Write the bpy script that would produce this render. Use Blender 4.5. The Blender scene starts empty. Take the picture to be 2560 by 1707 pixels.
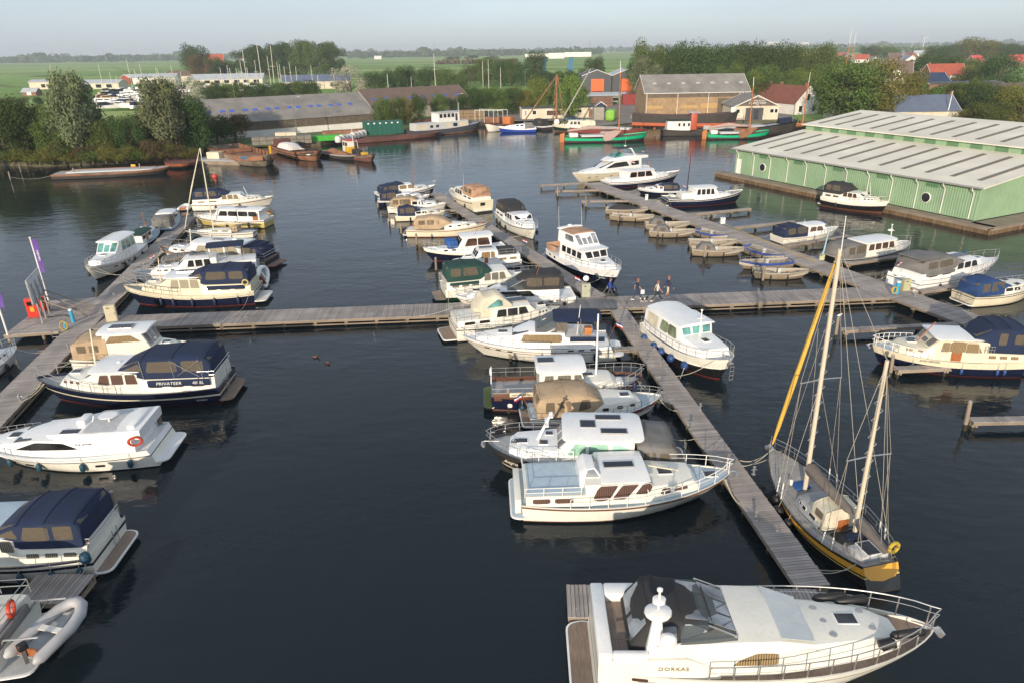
import bpy, bmesh, math, random
from mathutils import Vector, Matrix, noise
R=math.radians
scene=bpy.context.scene
COL=scene.collection
rnd=random.Random(7)
# ---------------------------------------------------------------- camera, sky, sun, exposure
IW,IH,IF=2560.0,1707.0,1707.0
CAMH=19.0
PITCH=math.atan((IH/2-125)/IF)
ROLL=R(0.9)
_fw=Vector((0,math.cos(PITCH),-math.sin(PITCH))); _r0=Vector((1,0,0)); _u0=Vector((0,math.sin(PITCH),math.cos(PITCH)))
CR=_r0*math.cos(ROLL)-_u0*math.sin(ROLL); CU=_u0*math.cos(ROLL)+_r0*math.sin(ROLL)
CO=Vector((0,0,CAMH))
cam=bpy.data.cameras.new('camera'); camo=bpy.data.objects.new('camera',cam); COL.objects.link(camo)
cam.sensor_width=36; cam.lens=36*IF/IW; cam.clip_end=60000; cam.clip_start=.3
m=Matrix((CR,CU,-_fw)).transposed().to_4x4(); m.translation=CO; camo.matrix_world=m
scene.camera=camo
SUN_AZ=R(-106); SUN_EL=R(15)            # direction to the sun in the ground plane (from +X), and height
world=bpy.data.worlds.new('World'); scene.world=world; world.use_nodes=True
wn=world.node_tree.nodes; wl=world.node_tree.links
sky=wn.new('ShaderNodeTexSky'); sky.sky_type='NISHITA'; sky.sun_disc=False
sky.sun_elevation=SUN_EL; sky.sun_rotation=math.pi/2-SUN_AZ
sky.altitude=0; sky.air_density=.8; sky.dust_density=1.1; sky.ozone_density=2.6
bg=wn['Background']; bg.inputs[1].default_value=.125
hsv=wn.new('ShaderNodeHueSaturation'); hsv.inputs['Saturation'].default_value=.72; wl.new(sky.outputs[0],hsv.inputs['Color']); veil=wn.new('ShaderNodeMix'); veil.data_type='RGBA'; veil.inputs[0].default_value=.6; veil.inputs[7].default_value=(2.62,2.92,3.25,1)   # thin even veil of high haze over the whole sky
wt=wn.new('ShaderNodeTexCoord'); wm=wn.new('ShaderNodeMapping'); wm.inputs['Scale'].default_value=(1.5,1.5,9); wz=wn.new('ShaderNodeTexNoise'); wz.inputs['Scale'].default_value=1.6; wz.inputs['Detail'].default_value=5; wr=wn.new('ShaderNodeMapRange'); wr.inputs[1].default_value=.3; wr.inputs[2].default_value=.7; wr.inputs[3].default_value=.55; wr.inputs[4].default_value=.8
wl.new(wt.outputs['Generated'],wm.inputs[0]); wl.new(wm.outputs[0],wz.inputs['Vector']); wl.new(wz.outputs[0],wr.inputs[0]); wl.new(wr.outputs[0],veil.inputs[0])
wl.new(hsv.outputs[0],veil.inputs[6]); wl.new(veil.outputs[2],bg.inputs[0])
sl=bpy.data.lights.new('sun','SUN'); sl.energy=2.75; sl.angle=R(.6); sl.color=(1,.84,.64)
so=bpy.data.objects.new('sun',sl); COL.objects.link(so)
sd=Vector((math.cos(SUN_AZ)*math.cos(SUN_EL),math.sin(SUN_AZ)*math.cos(SUN_EL),math.sin(SUN_EL)))
so.rotation_euler=sd.to_track_quat('Z','Y').to_euler(); so.location=(-30,-60,60)
vs=scene.view_settings; vs.view_transform='Standard'; vs.look='None'; vs.exposure=0.8; vs.gamma=1; vs.use_curve_mapping=False
# ---------------------------------------------------------------- helpers
def P(x,y,z=0.0):
    "point at height z that the photograph shows at pixel x,y (2560 wide)"
    d=_fw*IF+CR*(x-IW/2)-CU*(y-IH/2)
    return CO+d*((z-CAMH)/d.z)
def PD(x,y,dist):
    "point on the pixel's ray at ground distance dist (along Y)"
    d=_fw*IF+CR*(x-IW/2)-CU*(y-IH/2)
    return CO+d*(dist/d.y)
def lerp(a,b,t): return a+(b-a)*t
MATS={}
def M(name,col,rough=.5,metal=0,var=.08,scale=2.5,bump=0,bscale=30,coat=0,rand=0,spec=None,island=False,sheen=0,streak=0):
    if name in MATS: return MATS[name]
    m=bpy.data.materials.new(name); m.use_nodes=True; MATS[name]=m
    n=m.node_tree.nodes; l=m.node_tree.links; b=n['Principled BSDF']
    c=tuple(col)+(1,)
    b.inputs['Base Color'].default_value=c; b.inputs['Roughness'].default_value=rough; b.inputs['Metallic'].default_value=metal
    if coat: b.inputs['Coat Weight'].default_value=coat; b.inputs['Coat Roughness'].default_value=.08
    if spec is not None: b.inputs['Specular IOR Level'].default_value=spec
    tc=n.new('ShaderNodeTexCoord'); out=None
    if var or rand:
        nt=n.new('ShaderNodeTexNoise'); nt.inputs['Scale'].default_value=scale; nt.inputs['Detail'].default_value=5
        l.new(tc.outputs['Object'],nt.inputs['Vector'])
        mr=n.new('ShaderNodeMapRange'); mr.inputs[1].default_value=.3; mr.inputs[2].default_value=.7
        mr.inputs[3].default_value=1-var; mr.inputs[4].default_value=1+var
        l.new(nt.outputs[0],mr.inputs[0]); out=mr.outputs[0]
        if rand:
            g=n.new('ShaderNodeNewGeometry') if island else n.new('ShaderNodeObjectInfo')
            rr=n.new('ShaderNodeMapRange'); rr.inputs[3].default_value=1-rand; rr.inputs[4].default_value=1+rand
            l.new(g.outputs['Random Per Island' if island else 'Random'],rr.inputs[0])
            mu=n.new('ShaderNodeMath'); mu.operation='MULTIPLY'; l.new(out,mu.inputs[0]); l.new(rr.outputs[0],mu.inputs[1]); out=mu.outputs[0]
        if streak:
            sm=n.new('ShaderNodeMapping'); sm.inputs['Scale'].default_value=(5,5,.5); l.new(tc.outputs['Object'],sm.inputs[0]); sn=n.new('ShaderNodeTexNoise'); sn.inputs['Scale'].default_value=1.6; sn.inputs['Detail'].default_value=6; l.new(sm.outputs[0],sn.inputs['Vector'])
            sr=n.new('ShaderNodeMapRange'); sr.inputs[1].default_value=.5; sr.inputs[2].default_value=.75; sr.inputs[3].default_value=1; sr.inputs[4].default_value=1-streak; l.new(sn.outputs[0],sr.inputs[0])
            mu=n.new('ShaderNodeMath'); mu.operation='MULTIPLY'; l.new(out,mu.inputs[0]); l.new(sr.outputs[0],mu.inputs[1]); out=mu.outputs[0]
        vm=n.new('ShaderNodeVectorMath'); vm.operation='SCALE'; vm.inputs[0].default_value=col; l.new(out,vm.inputs['Scale'])
        l.new(vm.outputs[0],b.inputs['Base Color'])
        rm=n.new('ShaderNodeMapRange'); rm.inputs[3].default_value=max(0,rough*.85); rm.inputs[4].default_value=min(1,rough*1.2)
        l.new(nt.outputs[0],rm.inputs[0]); l.new(rm.outputs[0],b.inputs['Roughness'])
    if bump:
        nb=n.new('ShaderNodeTexNoise'); nb.inputs['Scale'].default_value=bscale; l.new(tc.outputs['Object'],nb.inputs['Vector'])
        bp=n.new('ShaderNodeBump'); bp.inputs['Strength'].default_value=bump; bp.inputs['Distance'].default_value=.02
        l.new(nb.outputs[0],bp.inputs['Height']); l.new(bp.outputs[0],b.inputs['Normal'])
    return m
class MB:
    def __init__(s): s.v=[]; s.f=[]; s.m=[]
    def add(s,vs,fs,mi=0):
        k=len(s.v); s.v.extend([tuple(v) for v in vs])
        for f in fs: s.f.append([i+k for i in f]); s.m.append(mi)
        return s
    def box(s,c,d,rz=0,mi=0,rx=0,ry=0):
        hx,hy,hz=d[0]/2,d[1]/2,d[2]/2
        vs=[Vector((x,y,z)) for x in(-hx,hx) for y in(-hy,hy) for z in(-hz,hz)]
        if rz or rx or ry:
            q=Matrix.Rotation(rz,3,'Z')@Matrix.Rotation(ry,3,'Y')@Matrix.Rotation(rx,3,'X'); vs=[q@v for v in vs]
        c=Vector(c)
        return s.add([v+c for v in vs],[(0,1,3,2),(4,6,7,5),(0,4,5,1),(2,3,7,6),(0,2,6,4),(1,5,7,3)],mi)
    def bar(s,p,q,w,h=None,mi=0,up=(0,0,1)):
        p=Vector(p);q=Vector(q);h=h or w; d=(q-p).normalized(); u=Vector(up)
        if abs(d.dot(u))>.98: u=Vector((1,0,0))
        x=d.cross(u).normalized()*w/2; u=x.cross(d).normalized()*h/2
        vs=[p-x-u,p+x-u,p+x+u,p-x+u,q-x-u,q+x-u,q+x+u,q-x+u]
        return s.add(vs,[(3,2,1,0),(4,5,6,7),(0,1,5,4),(1,2,6,5),(2,3,7,6),(3,0,4,7)],mi)
    def tube(s,pts,r,n=6,mi=0,cap=True):
        pts=[Vector(p) for p in pts]; N=len(pts); rs=r if isinstance(r,(list,tuple)) else [r]*N
        ref=None; rings=[]
        for i,p in enumerate(pts):
            d=(pts[min(i+1,N-1)]-pts[max(i-1,0)])
            d=d.normalized() if d.length>1e-9 else Vector((0,0,1))
            if ref is None: ref=Vector((0,0,1)) if abs(d.z)<.9 else Vector((1,0,0))
            x=d.cross(ref)
            if x.length<1e-4: x=d.cross(Vector((0,1,0)))
            x.normalize(); y=x.cross(d).normalized(); ref=y
            rings.append([p+(x*math.cos(a)+y*math.sin(a))*rs[i] for a in [2*math.pi*k/n for k in range(n)]])
        return s.loft(rings,mi,caps=cap)
    def loft(s,rings,mi=0,closed=True,caps=True):
        n=len(rings[0]); k=len(s.v)
        for r in rings: s.v.extend([tuple(v) for v in r])
        for i in range(len(rings)-1):
            for j in range(n if closed else n-1):
                a=k+i*n+j; b=k+i*n+(j+1)%n; s.f.append([a,b,b+n,a+n]); s.m.append(mi[j] if isinstance(mi,list) else mi)
        if caps:
            mc=0 if isinstance(mi,list) else mi
            s.f.append([k+j for j in range(n)][::-1]); s.m.append(mc)
            e=k+(len(rings)-1)*n; s.f.append([e+j for j in range(n)]); s.m.append(mc)
        return s
    def lathe(s,prof,n=10,c=(0,0,0),mi=0,ax='Z'):
        rings=[]
        for r,z in prof:
            ring=[]
            for k in range(n):
                a=2*math.pi*k/n; x,y=r*math.cos(a),r*math.sin(a)
                v=(x,y,z) if ax=='Z' else ((z,x,y) if ax=='X' else (y,z,x))
                ring.append((v[0]+c[0],v[1]+c[1],v[2]+c[2]))
            rings.append(ring)
        return s.loft(rings,mi)
    def ext(s,poly,vec,mi=0):
        vec=Vector(vec); n=len(poly); p=[Vector(v) for v in poly]
        fs=[list(range(n))[::-1],list(range(n,2*n))]+[(i,(i+1)%n,(i+1)%n+n,i+n) for i in range(n)]
        return s.add(p+[v+vec for v in p],fs,mi)
    def prism(s,poly,z0,z1,mi=0): return s.ext([(x,y,z0) for x,y in poly],(0,0,z1-z0),mi)
    def mesh(s,name,mats,smooth=None,bevel=0,seg=2):
        me=bpy.data.meshes.new(name); me.from_pydata(s.v,[],s.f)
        for m_ in (mats if isinstance(mats,(list,tuple)) else [mats]): me.materials.append(m_)
        if any(s.m): me.polygons.foreach_set('material_index',s.m)
        bm=bmesh.new(); bm.from_mesh(me)
        bmesh.ops.recalc_face_normals(bm,faces=bm.faces)
        if bevel:
            es=[e for e in bm.edges if len(e.link_faces)==2 and e.calc_face_angle(0)>R(25)]
            bmesh.ops.bevel(bm,geom=es,offset=bevel,segments=seg,profile=.5,affect='EDGES',clamp_overlap=True)
        bm.to_mesh(me); bm.free()
        if smooth is not None:
            me.polygons.foreach_set('use_smooth',[True]*len(me.polygons)); me.set_sharp_from_angle(angle=R(smooth))
        return me
    def build(s,name,mats,parent=None,smooth=None,bevel=0,seg=2,loc=None):
        return obj(name,s.mesh(name,mats,smooth,bevel,seg),parent,loc)
def obj(name,me,parent=None,loc=None,rz=0):
    o=bpy.data.objects.new(name,me); COL.objects.link(o)
    if parent is not None: o.parent=parent
    if loc is not None: o.location=loc
    if rz: o.rotation_euler.z=rz
    return o
def tag(o,label=None,cat=None,group=None,kind=None):
    if label: o['label']=label
    if cat: o['category']=cat
    if group: o['group']=group
    if kind: o['kind']=kind
    return o
def thing(name,label,cat,loc=(0,0,0),rz=0,group=None):
    return tag(obj(name,None,None,loc,rz),label,cat,group)
KIDS={}
def copy_tree(o,parent=None,loc=None,rz=None,label=None,group=None,scale=None):
    c=o.copy(); COL.objects.link(c); c.parent=parent
    if loc is not None: c.location=loc
    if rz is not None: c.rotation_euler.z=rz
    if scale is not None: c.scale=scale if isinstance(scale,(tuple,list)) else (scale,)*3
    tag(c,label,None,group)
    for k in KIDS.setdefault(o.name,list(o.children)): copy_tree(k,c)
    return c
def arc(c,r,a0,a1,n,f=None):
    return [(c[0]+r*math.cos(lerp(a0,a1,i/n)),c[1]+r*math.sin(lerp(a0,a1,i/n))) for i in range(n+1)]
def text(body,size,mat,parent,mw,name='lettering',ext=.004,shear=0,align='CENTER'):
    cu=bpy.data.curves.new(name,'FONT'); cu.body=body; cu.size=size; cu.extrude=ext; cu.align_x=align; cu.align_y='CENTER'; cu.shear=shear
    cu.resolution_u=2; cu.materials.append(mat)
    o=bpy.data.objects.new(name,cu); COL.objects.link(o); dg=bpy.context.evaluated_depsgraph_get()
    me=bpy.data.meshes.new_from_object(o.evaluated_get(dg)); bpy.data.objects.remove(o); bpy.data.curves.remove(cu)
    if not me.materials: me.materials.append(mat)
    TEXTS.append(1)
    o=obj(name,me,parent); o.matrix_local=mw; return o
TEXTS=[]
def tubes(name,paths,r,mat,parent,n=5):
    "each tube a part of its own"
    for p in paths: b=MB(); b.tube(p,r,n); b.build(name,mat,parent,60)
# ---------------------------------------------------------------- common materials
def wood_mat(name,col,rand=.2,island=True,rough=.8,stain=.0):
    if name in MATS: return MATS[name]
    m=M(name,col,rough,var=.0,rand=0); n=m.node_tree.nodes; l=m.node_tree.links; b=n['Principled BSDF']
    tc=n.new('ShaderNodeTexCoord'); g=n.new('ShaderNodeNewGeometry'); oi=n.new('ShaderNodeObjectInfo')
    mp=n.new('ShaderNodeMapping'); mp.inputs['Scale'].default_value=(14,1.2,14); l.new(tc.outputs['Object'],mp.inputs[0])
    nt=n.new('ShaderNodeTexNoise'); nt.inputs['Scale'].default_value=1.5; nt.inputs['Detail'].default_value=6; l.new(mp.outputs[0],nt.inputs['Vector'])
    n2=n.new('ShaderNodeTexNoise'); n2.inputs['Scale'].default_value=.6; n2.inputs['Detail'].default_value=5; l.new(g.outputs['Position'],n2.inputs['Vector'])
    a=n.new('ShaderNodeMath'); a.operation='ADD'; l.new(g.outputs['Random Per Island'],a.inputs[0]); l.new(oi.outputs['Random'],a.inputs[1])
    fr=n.new('ShaderNodeMath'); fr.operation='FRACT'; l.new(a.outputs[0],fr.inputs[0])
    r1=n.new('ShaderNodeMapRange'); r1.inputs[3].default_value=1-rand; r1.inputs[4].default_value=1+rand; l.new(fr.outputs[0],r1.inputs[0])
    r2=n.new('ShaderNodeMapRange'); r2.inputs[1].default_value=.3; r2.inputs[2].default_value=.7; r2.inputs[3].default_value=.75; r2.inputs[4].default_value=1.2; l.new(nt.outputs[0],r2.inputs[0])
    r3=n.new('ShaderNodeMapRange'); r3.inputs[1].default_value=.35; r3.inputs[2].default_value=.65; r3.inputs[3].default_value=.82; r3.inputs[4].default_value=1.14; l.new(n2.outputs[0],r3.inputs[0])
    x=n.new('ShaderNodeMath'); x.operation='MULTIPLY'; l.new(r1.outputs[0],x.inputs[0]); l.new(r2.outputs[0],x.inputs[1])
    y=n.new('ShaderNodeMath'); y.operation='MULTIPLY'; l.new(x.outputs[0],y.inputs[0]); l.new(r3.outputs[0],y.inputs[1])
    v=n.new('ShaderNodeVectorMath'); v.operation='SCALE'; v.inputs[0].default_value=col; l.new(y.outputs[0],v.inputs['Scale']); l.new(v.outputs[0],b.inputs['Base Color'])
    vo=n.new('ShaderNodeTexVoronoi'); vo.inputs['Scale'].default_value=1.1; l.new(g.outputs['Position'],vo.inputs['Vector']); dr=n.new('ShaderNodeMapRange'); dr.inputs[1].default_value=.05; dr.inputs[2].default_value=.09; dr.inputs[3].default_value=.75; dr.inputs[4].default_value=0; l.new(vo.outputs['Distance'],dr.inputs[0])
    dm=n.new('ShaderNodeMix'); dm.data_type='RGBA'; dm.inputs[7].default_value=(.6,.58,.54,1); l.new(dr.outputs[0],dm.inputs[0]); l.new(v.outputs[0],dm.inputs[6])
    if name=='weathered_plank': l.new(dm.outputs[2],b.inputs['Base Color'])
    bp=n.new('ShaderNodeBump'); bp.inputs['Strength'].default_value=.4; bp.inputs['Distance'].default_value=.01; l.new(nt.outputs[0],bp.inputs['Height']); l.new(bp.outputs[0],b.inputs['Normal'])
    return m
PLANK=wood_mat('weathered_plank',(.33,.295,.275),.16)
TIMBER=wood_mat('weathered_timber',(.26,.21,.16),.15)
PILE=M('tarred_pile',(.16,.12,.085),.85,var=.3,scale=4,bump=.4,bscale=12)
WETPILE=M('wet_pile',(.035,.032,.02),.4,var=.3,scale=5)
STEEL=M('galvanised_steel',(.5,.5,.5),.35,metal=.8)
RAILM=M('stainless_rail',(.62,.6,.57),.25,metal=.75,var=.03)
WHITEP=M('white_paint',(.78,.77,.74),.4,var=.05)
ROPE=M('mooring_rope',(.45,.42,.34),.9)
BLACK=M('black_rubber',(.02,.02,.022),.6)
# ---------------------------------------------------------------- water
def water_mat():
    m=bpy.data.materials.new('harbour_water'); m.use_nodes=True; n=m.node_tree.nodes; l=m.node_tree.links; b=n['Principled BSDF']
    b.inputs['Base Color'].default_value=(.008,.015,.02,1); b.inputs['Roughness'].default_value=.025; b.inputs['IOR'].default_value=1.333
    g=n.new('ShaderNodeNewGeometry')
    def nz(sc,det,rot=0,st=(1,1,1)):
        mp=n.new('ShaderNodeMapping'); mp.inputs['Scale'].default_value=st; mp.inputs['Rotation'].default_value=(0,0,rot); l.new(g.outputs['Position'],mp.inputs[0])
        t=n.new('ShaderNodeTexNoise'); t.inputs['Scale'].default_value=sc; t.inputs['Detail'].default_value=det; t.inputs['Roughness'].default_value=.5; l.new(mp.outputs[0],t.inputs['Vector']); return t
    a=nz(.95,4,.5,(1,1.9,1)); c=nz(.25,2,-.2,(1,1.5,1)); p=nz(.03,3); f=nz(3.4,3,.2,(1,1.7,1))
    pr=n.new('ShaderNodeMapRange'); pr.inputs[1].default_value=.4; pr.inputs[2].default_value=.62; pr.inputs[3].default_value=.45; pr.inputs[4].default_value=1; l.new(p.outputs[0],pr.inputs[0])
    m1=n.new('ShaderNodeMath'); m1.operation='MULTIPLY_ADD'; m1.inputs[1].default_value=2.2; l.new(c.outputs[0],m1.inputs[0]); l.new(a.outputs[0],m1.inputs[2])
    m2=n.new('ShaderNodeMath'); m2.operation='MULTIPLY_ADD'; m2.inputs[1].default_value=.17; l.new(f.outputs[0],m2.inputs[0]); l.new(m1.outputs[0],m2.inputs[2])
    bp=n.new('ShaderNodeBump'); bp.inputs['Distance'].default_value=.043; l.new(m2.outputs[0],bp.inputs['Height']); l.new(pr.outputs[0],bp.inputs['Strength']); l.new(bp.outputs[0],b.inputs['Normal'])
    return m
b=MB(); b.add([(-420,-160,0),(520,-160,0),(520,330,0),(-420,330,0)],[(0,1,2,3)])
WATERM=water_mat()
tag(b.build('water',WATERM),'dark rippled harbour water between the piers',kind='structure')
# ---------------------------------------------------------------- land
SH=[(-900,404),(-300,410),(0,411),(96,413),(250,409),(413,401),(492,390),(520,374),(600,372),(700,371),(800,362),(860,350),(985,342),(1012,338),(1040,318),(1175,306),(1271,306),(1401,306),(1405,317),(1490,322),(1577,314),(1640,313),(1775,306),(1943,309),(2020,309),(2085,303),(2220,298),(2560,292),(3200,285)]
shore=[P(x,y,.35).xy for x,y in SH]
GZ=.9
FAR=14000
def field_mat():
    m=bpy.data.materials.new('polder_grass'); m.use_nodes=True; n=m.node_tree.nodes; l=m.node_tree.links; b=n['Principled BSDF']; b.inputs['Roughness'].default_value=.95; b.inputs['Specular IOR Level'].default_value=.1
    g=n.new('ShaderNodeNewGeometry')
    mp=n.new('ShaderNodeMapping'); mp.inputs['Rotation'].default_value=(0,0,.12); mp.inputs['Scale'].default_value=(.0026,.012,1); l.new(g.outputs['Position'],mp.inputs[0])
    vo=n.new('ShaderNodeTexVoronoi'); vo.feature='F1'; vo.inputs['Scale'].default_value=1; l.new(mp.outputs[0],vo.inputs['Vector'])
    rp=n.new('ShaderNodeValToRGB'); l.new(vo.outputs['Color'],rp.inputs[0]); e=rp.color_ramp.elements
    e[0].position=0; e[0].color=(.16,.25,.06,1); e[1].position=1; e[1].color=(.44,.44,.2,1)
    for p_,c_ in((.3,(.2,.33,.08,1)),(.55,(.33,.4,.14,1)),(.75,(.23,.37,.09,1))): q=e.new(p_); q.color=c_
    nt=n.new('ShaderNodeTexNoise'); nt.inputs['Scale'].default_value=.06; nt.inputs['Detail'].default_value=8; l.new(g.outputs['Position'],nt.inputs['Vector'])
    r=n.new('ShaderNodeMapRange'); r.inputs[1].default_value=.3; r.inputs[2].default_value=.7; r.inputs[3].default_value=.72; r.inputs[4].default_value=1.25; l.new(nt.outputs[0],r.inputs[0])
    ve=n.new('ShaderNodeTexVoronoi'); ve.feature='DISTANCE_TO_EDGE'; ve.inputs['Scale'].default_value=1; l.new(mp.outputs[0],ve.inputs['Vector'])
    re=n.new('ShaderNodeMapRange'); re.inputs[1].default_value=.0; re.inputs[2].default_value=.03; re.inputs[3].default_value=.45; re.inputs[4].default_value=1; l.new(ve.outputs[0],re.inputs[0])
    x=n.new('ShaderNodeMath'); x.operation='MULTIPLY'; l.new(r.outputs[0],x.inputs[0]); l.new(re.outputs[0],x.inputs[1])
    v=n.new('ShaderNodeVectorMath'); v.operation='SCALE'; l.new(rp.outputs[0],v.inputs[0]); l.new(x.outputs[0],v.inputs['Scale']); l.new(v.outputs[0],b.inputs['Base Color'])
    return m
FIELD=field_mat()
BANK=M('muddy_bank',(.09,.085,.05),.95,var=.4,scale=.8)
b=MB(); n=len(shore)
top=[(p.x,p.y+.6,GZ) for p in shore]; low=[(p.x,p.y,-1.0) for p in shore]
mid=[(p.x*1.0,max(p.y+40,200),GZ) for p in shore]; far=[(lerp(-FAR,FAR,i/(n-1)),FAR,GZ) for i in range(n)]
mid[0]=(-FAR,300,GZ); mid[-1]=(FAR,300,GZ)
top[0]=(-FAR,top[1][1],GZ); low[0]=(-FAR,top[1][1],-1); top[-1]=(FAR,top[-2][1]+60,GZ); low[-1]=(FAR,top[-2][1]+60,-1)
b.v=low+top+mid+far
for i in range(n-1):
    for k in range(3): b.f.append([k*n+i,k*n+i+1,(k+1)*n+i+1,(k+1)*n+i]); b.m.append(1 if k==0 else 0)
tag(b.build('ground',[FIELD,BANK]),'flat green polder land behind the harbour',kind='structure')
def sheet(name,pts,mat,z,label,kind='structure',th=0):
    b=MB()
    w=[(p[0],p[1]) for p in pts]
    if th: b.prism(w,z-th,z)
    else: b.add([(x,y,z) for x,y in w],[list(range(len(w)))])
    return tag(b.build(name,mat),label,kind=kind)
def G(pts,z=GZ): return [P(x,y,z).xy for x,y in pts]
PAVE=M('worn_yard_paving',(.22,.19,.165),.9,var=.25,scale=.25,bump=.3,bscale=3)
GRASSN=M('rough_grass',(.085,.13,.035),.95,var=.45,scale=.35)
CONC=M('concrete',(.34,.32,.29),.85,var=.2,scale=.6)
sheet('yard_pavement',G([(1180,306),(1330,303),(1400,303),(1490,316),(1577,309),(1640,308),(1775,302),(1945,302),(1990,300),(1960,280),(1600,235),(1560,225),(1470,232),(1460,262),(1190,285)]),PAVE,GZ+.006,'brown paved shipyard yard along the far quay')
sheet('quay_grass',G([(500,372),(700,366),(860,346),(985,338),(1000,330),(1170,300),(1180,286),(940,300),(640,340),(520,352)]),GRASSN,GZ+.010,'rough grass strip along the quay')
sheet('quay_road',G([(720,362),(860,343),(985,336),(1005,330),(985,322),(860,335),(720,352)]),CONC,GZ+.016,'concrete quay strip behind the barges')
# ---------------------------------------------------------------- piers
def plank_mesh(wd,ln,th,sd):
    b=MB(); r=random.Random(sd); b.box((0,0,0),(wd,ln,th)); me=b.mesh('plank',PLANK); return me
PL={}; PIERS=[]
def pier(name,label,A,B,w,z=.6,indiv=300,pw=.15,pile_gap=2.3,rail=True,cat='pier',group=None,first_from_end=None,pr=.11,thick=.05):
    A=Vector((A[0],A[1],0));B=Vector((B[0],B[1],0)); d=B-A; Ln=d.length; rz=math.atan2(d.y,d.x)
    t=thing(name,label,cat,A,rz,group); PIERS.append((A.xy,B.xy,w,z))
    n=int(Ln/pw); pw=Ln/n; key=(round(pw,4),round(w,3))
    if key not in PL: PL[key]=[plank_mesh(pw-.018,w+dl,thick,i) for i,dl in enumerate((0,.015,-.012))]
    idx=list(range(n)); idx.sort(key=lambda i:((A+d*((i+.5)/n))-Vector((0,0,0))).length)
    ind=set(idx[:indiv]); r=random.Random(name); rest=MB()
    for i in range(n):
        x=(i+.5)*pw; zz=z-thick/2+r.uniform(-.006,.006); ys=r.uniform(-.012,.012)
        if i in ind:
            o=obj('plank',PL[key][r.randrange(3)],t,(x,ys,zz)); o.rotation_euler=(r.uniform(-.004,.004),r.uniform(-.02,.02),r.uniform(-.006,.006))
        else: rest.box((x,ys,zz),(pw-.018,w,thick),ry=r.uniform(-.02,.02))
    if rest.f: tag(rest.build('planks',PLANK,t),kind='stuff')
    for s in(-1,1):
        b=MB(); b.box((Ln/2,s*(w/2-.06),z-.14),(Ln-.04,.09,.17)); b.build('stringer',TIMBER,t)
        if rail: b=MB(); b.box((Ln/2,s*(w/2-.05),z-.42),(Ln-.1,.06,.1)); b.build('lower_beam',TIMBER,t)
    k=max(2,int(Ln/pile_gap)+1)
    pm=MB(); pm.lathe([(pr*.95,z-.06),(pr,.22)],8); pm.lathe([(pr+.004,.22),(pr*1.05,-1.5)],8,mi=1); pme=pm.mesh('pile',[TIMBER,WETPILE],40)
    for i in range(k):
        x=lerp(.15,Ln-.15,i/(k-1))
        for s in(-1,1):
            obj('pile',pme,t,(x,s*(w/2-.2),0))
    for i in range(k):
        x=lerp(.15,Ln-.15,i/(k-1)); b=MB(); b.box((x+.1,0,z-.3),(.1,w-.1,.14)); b.build('cross_beam',TIMBER,t)
    return t
def mid(a,b,z=.6): return (P(a[0],a[1],z)+P(b[0],b[1],z))/2
def wid(a,b,c,z=.6):
    "distance of pixel c's deck point from the line a-b"
    A,B,C=[P(*q,z).xy for q in(a,b,c)]; d=(B-A).normalized(); v=C-A; return abs(d.x*v.y-d.y*v.x)
# left pier, cross pier, centre pier, right pier
LA=mid((0,976),(18,1055)); LB=mid((456,540),(483,546)); d=(LA-LB).normalized(); LA0=LA+d*13
pier('left_pier','long weathered plank pier carrying the fuel platform and the advertising board',LA0,LB,1.9)
XA=mid((226,830),(240,800)); XB=mid((2266,741),(2212,717))
XAp=(P(233,823,.6)+P(262,790,.6))/2; 
cw=wid((800,808),(2264,741),(1543,744.5))
pier('cross_pier','long plank cross pier that four people and a dog walk along',XAp,mid((2264,741),(2210,718)),cw,indiv=300)
CA=mid((1525,774),(1567,773)); CB=mid((1983,1463),(2085,1466))
cpw=wid((1525,772),(1983,1463),(1860,1171))
pier('centre_pier','plank pier running from the cross pier down to the big white yacht',CA,CB,cpw,indiv=260,rail=False)
UA=mid((1079,484),(1098,483)); UB=mid((1470,745),(1520,740))
upw=wid((1079,486),(1291,610),(1186,536))
pier('upper_pier','narrow plank pier stretching from the cross pier towards the far quay',UB,UA,max(1.5,upw),indiv=120,rail=False)
RA=mid((1469,461),(1489,455)); RB=mid((2385,804),(2420,778)); d=(RB-RA).normalized()
rpw=wid((1469,461),(2265,739),(1831,564))
pier('right_pier','plank pier with the grey open sloops moored along it',RB+d*9,RA,max(1.6,rpw),indiv=200,rail=False)
pier('pier_head','short plank pier head behind the big white yacht',P(1417,1499,.6),P(2060,1512,.6),1.05*wid((1417,1461),(2022,1503),(1417,1538)),indiv=200,rail=False)
def finger(label,a,b,w=.55,z=.6,gap=2.6,name='finger_pier'):
    return pier(name,label,P(*a,z),P(*b,z),w,z=z,indiv=300,pile_gap=gap,rail=False,group='finger piers between the berths',pr=.09)
FG=[((1351,463),(1469,456),'narrow finger pier beside the big white flybridge yacht at the far end'),
((1389,477),(1503,474),'narrow finger pier second from the far end of the sloop pier'),
((1454,502),(1578,501),'narrow finger pier behind the first pair of grey sloops'),
((1730,535),(1876,521),'narrow finger pier in front of the navy motor yacht with a black mast'),
((1840,568),(1985,552),'curved looking finger pier behind the small white cruiser with navy hood'),
((1962,613),(2123,589),'finger pier between the small white cruiser and the black hulled tender'),
((2117,658),(2268,637),'finger pier between the black hulled tender and the white yacht with grey hood'),
((2108,823),(2392,808),'finger pier behind the cream cruiser with a navy hood and wooden door'),
((2240,920),(2600,905),'finger pier in front of the cream cruiser with a wooden door'),
((2427,1048),(2640,1044),'lonely finger pier end at the right edge above dark water'),
((1270,880),(1590,869),'finger pier alongside the white cruiser with navy bimini'),
((945,504),(1090,500),'short finger pier behind the farthest small cruisers of the upper pier'),
((1000,528),(1160,524),'finger pier between the navy hooded small cruiser and the tan hooded sloop boat')]
for a_,b_,l_ in FG: finger(l_,a_,b_)
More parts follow.
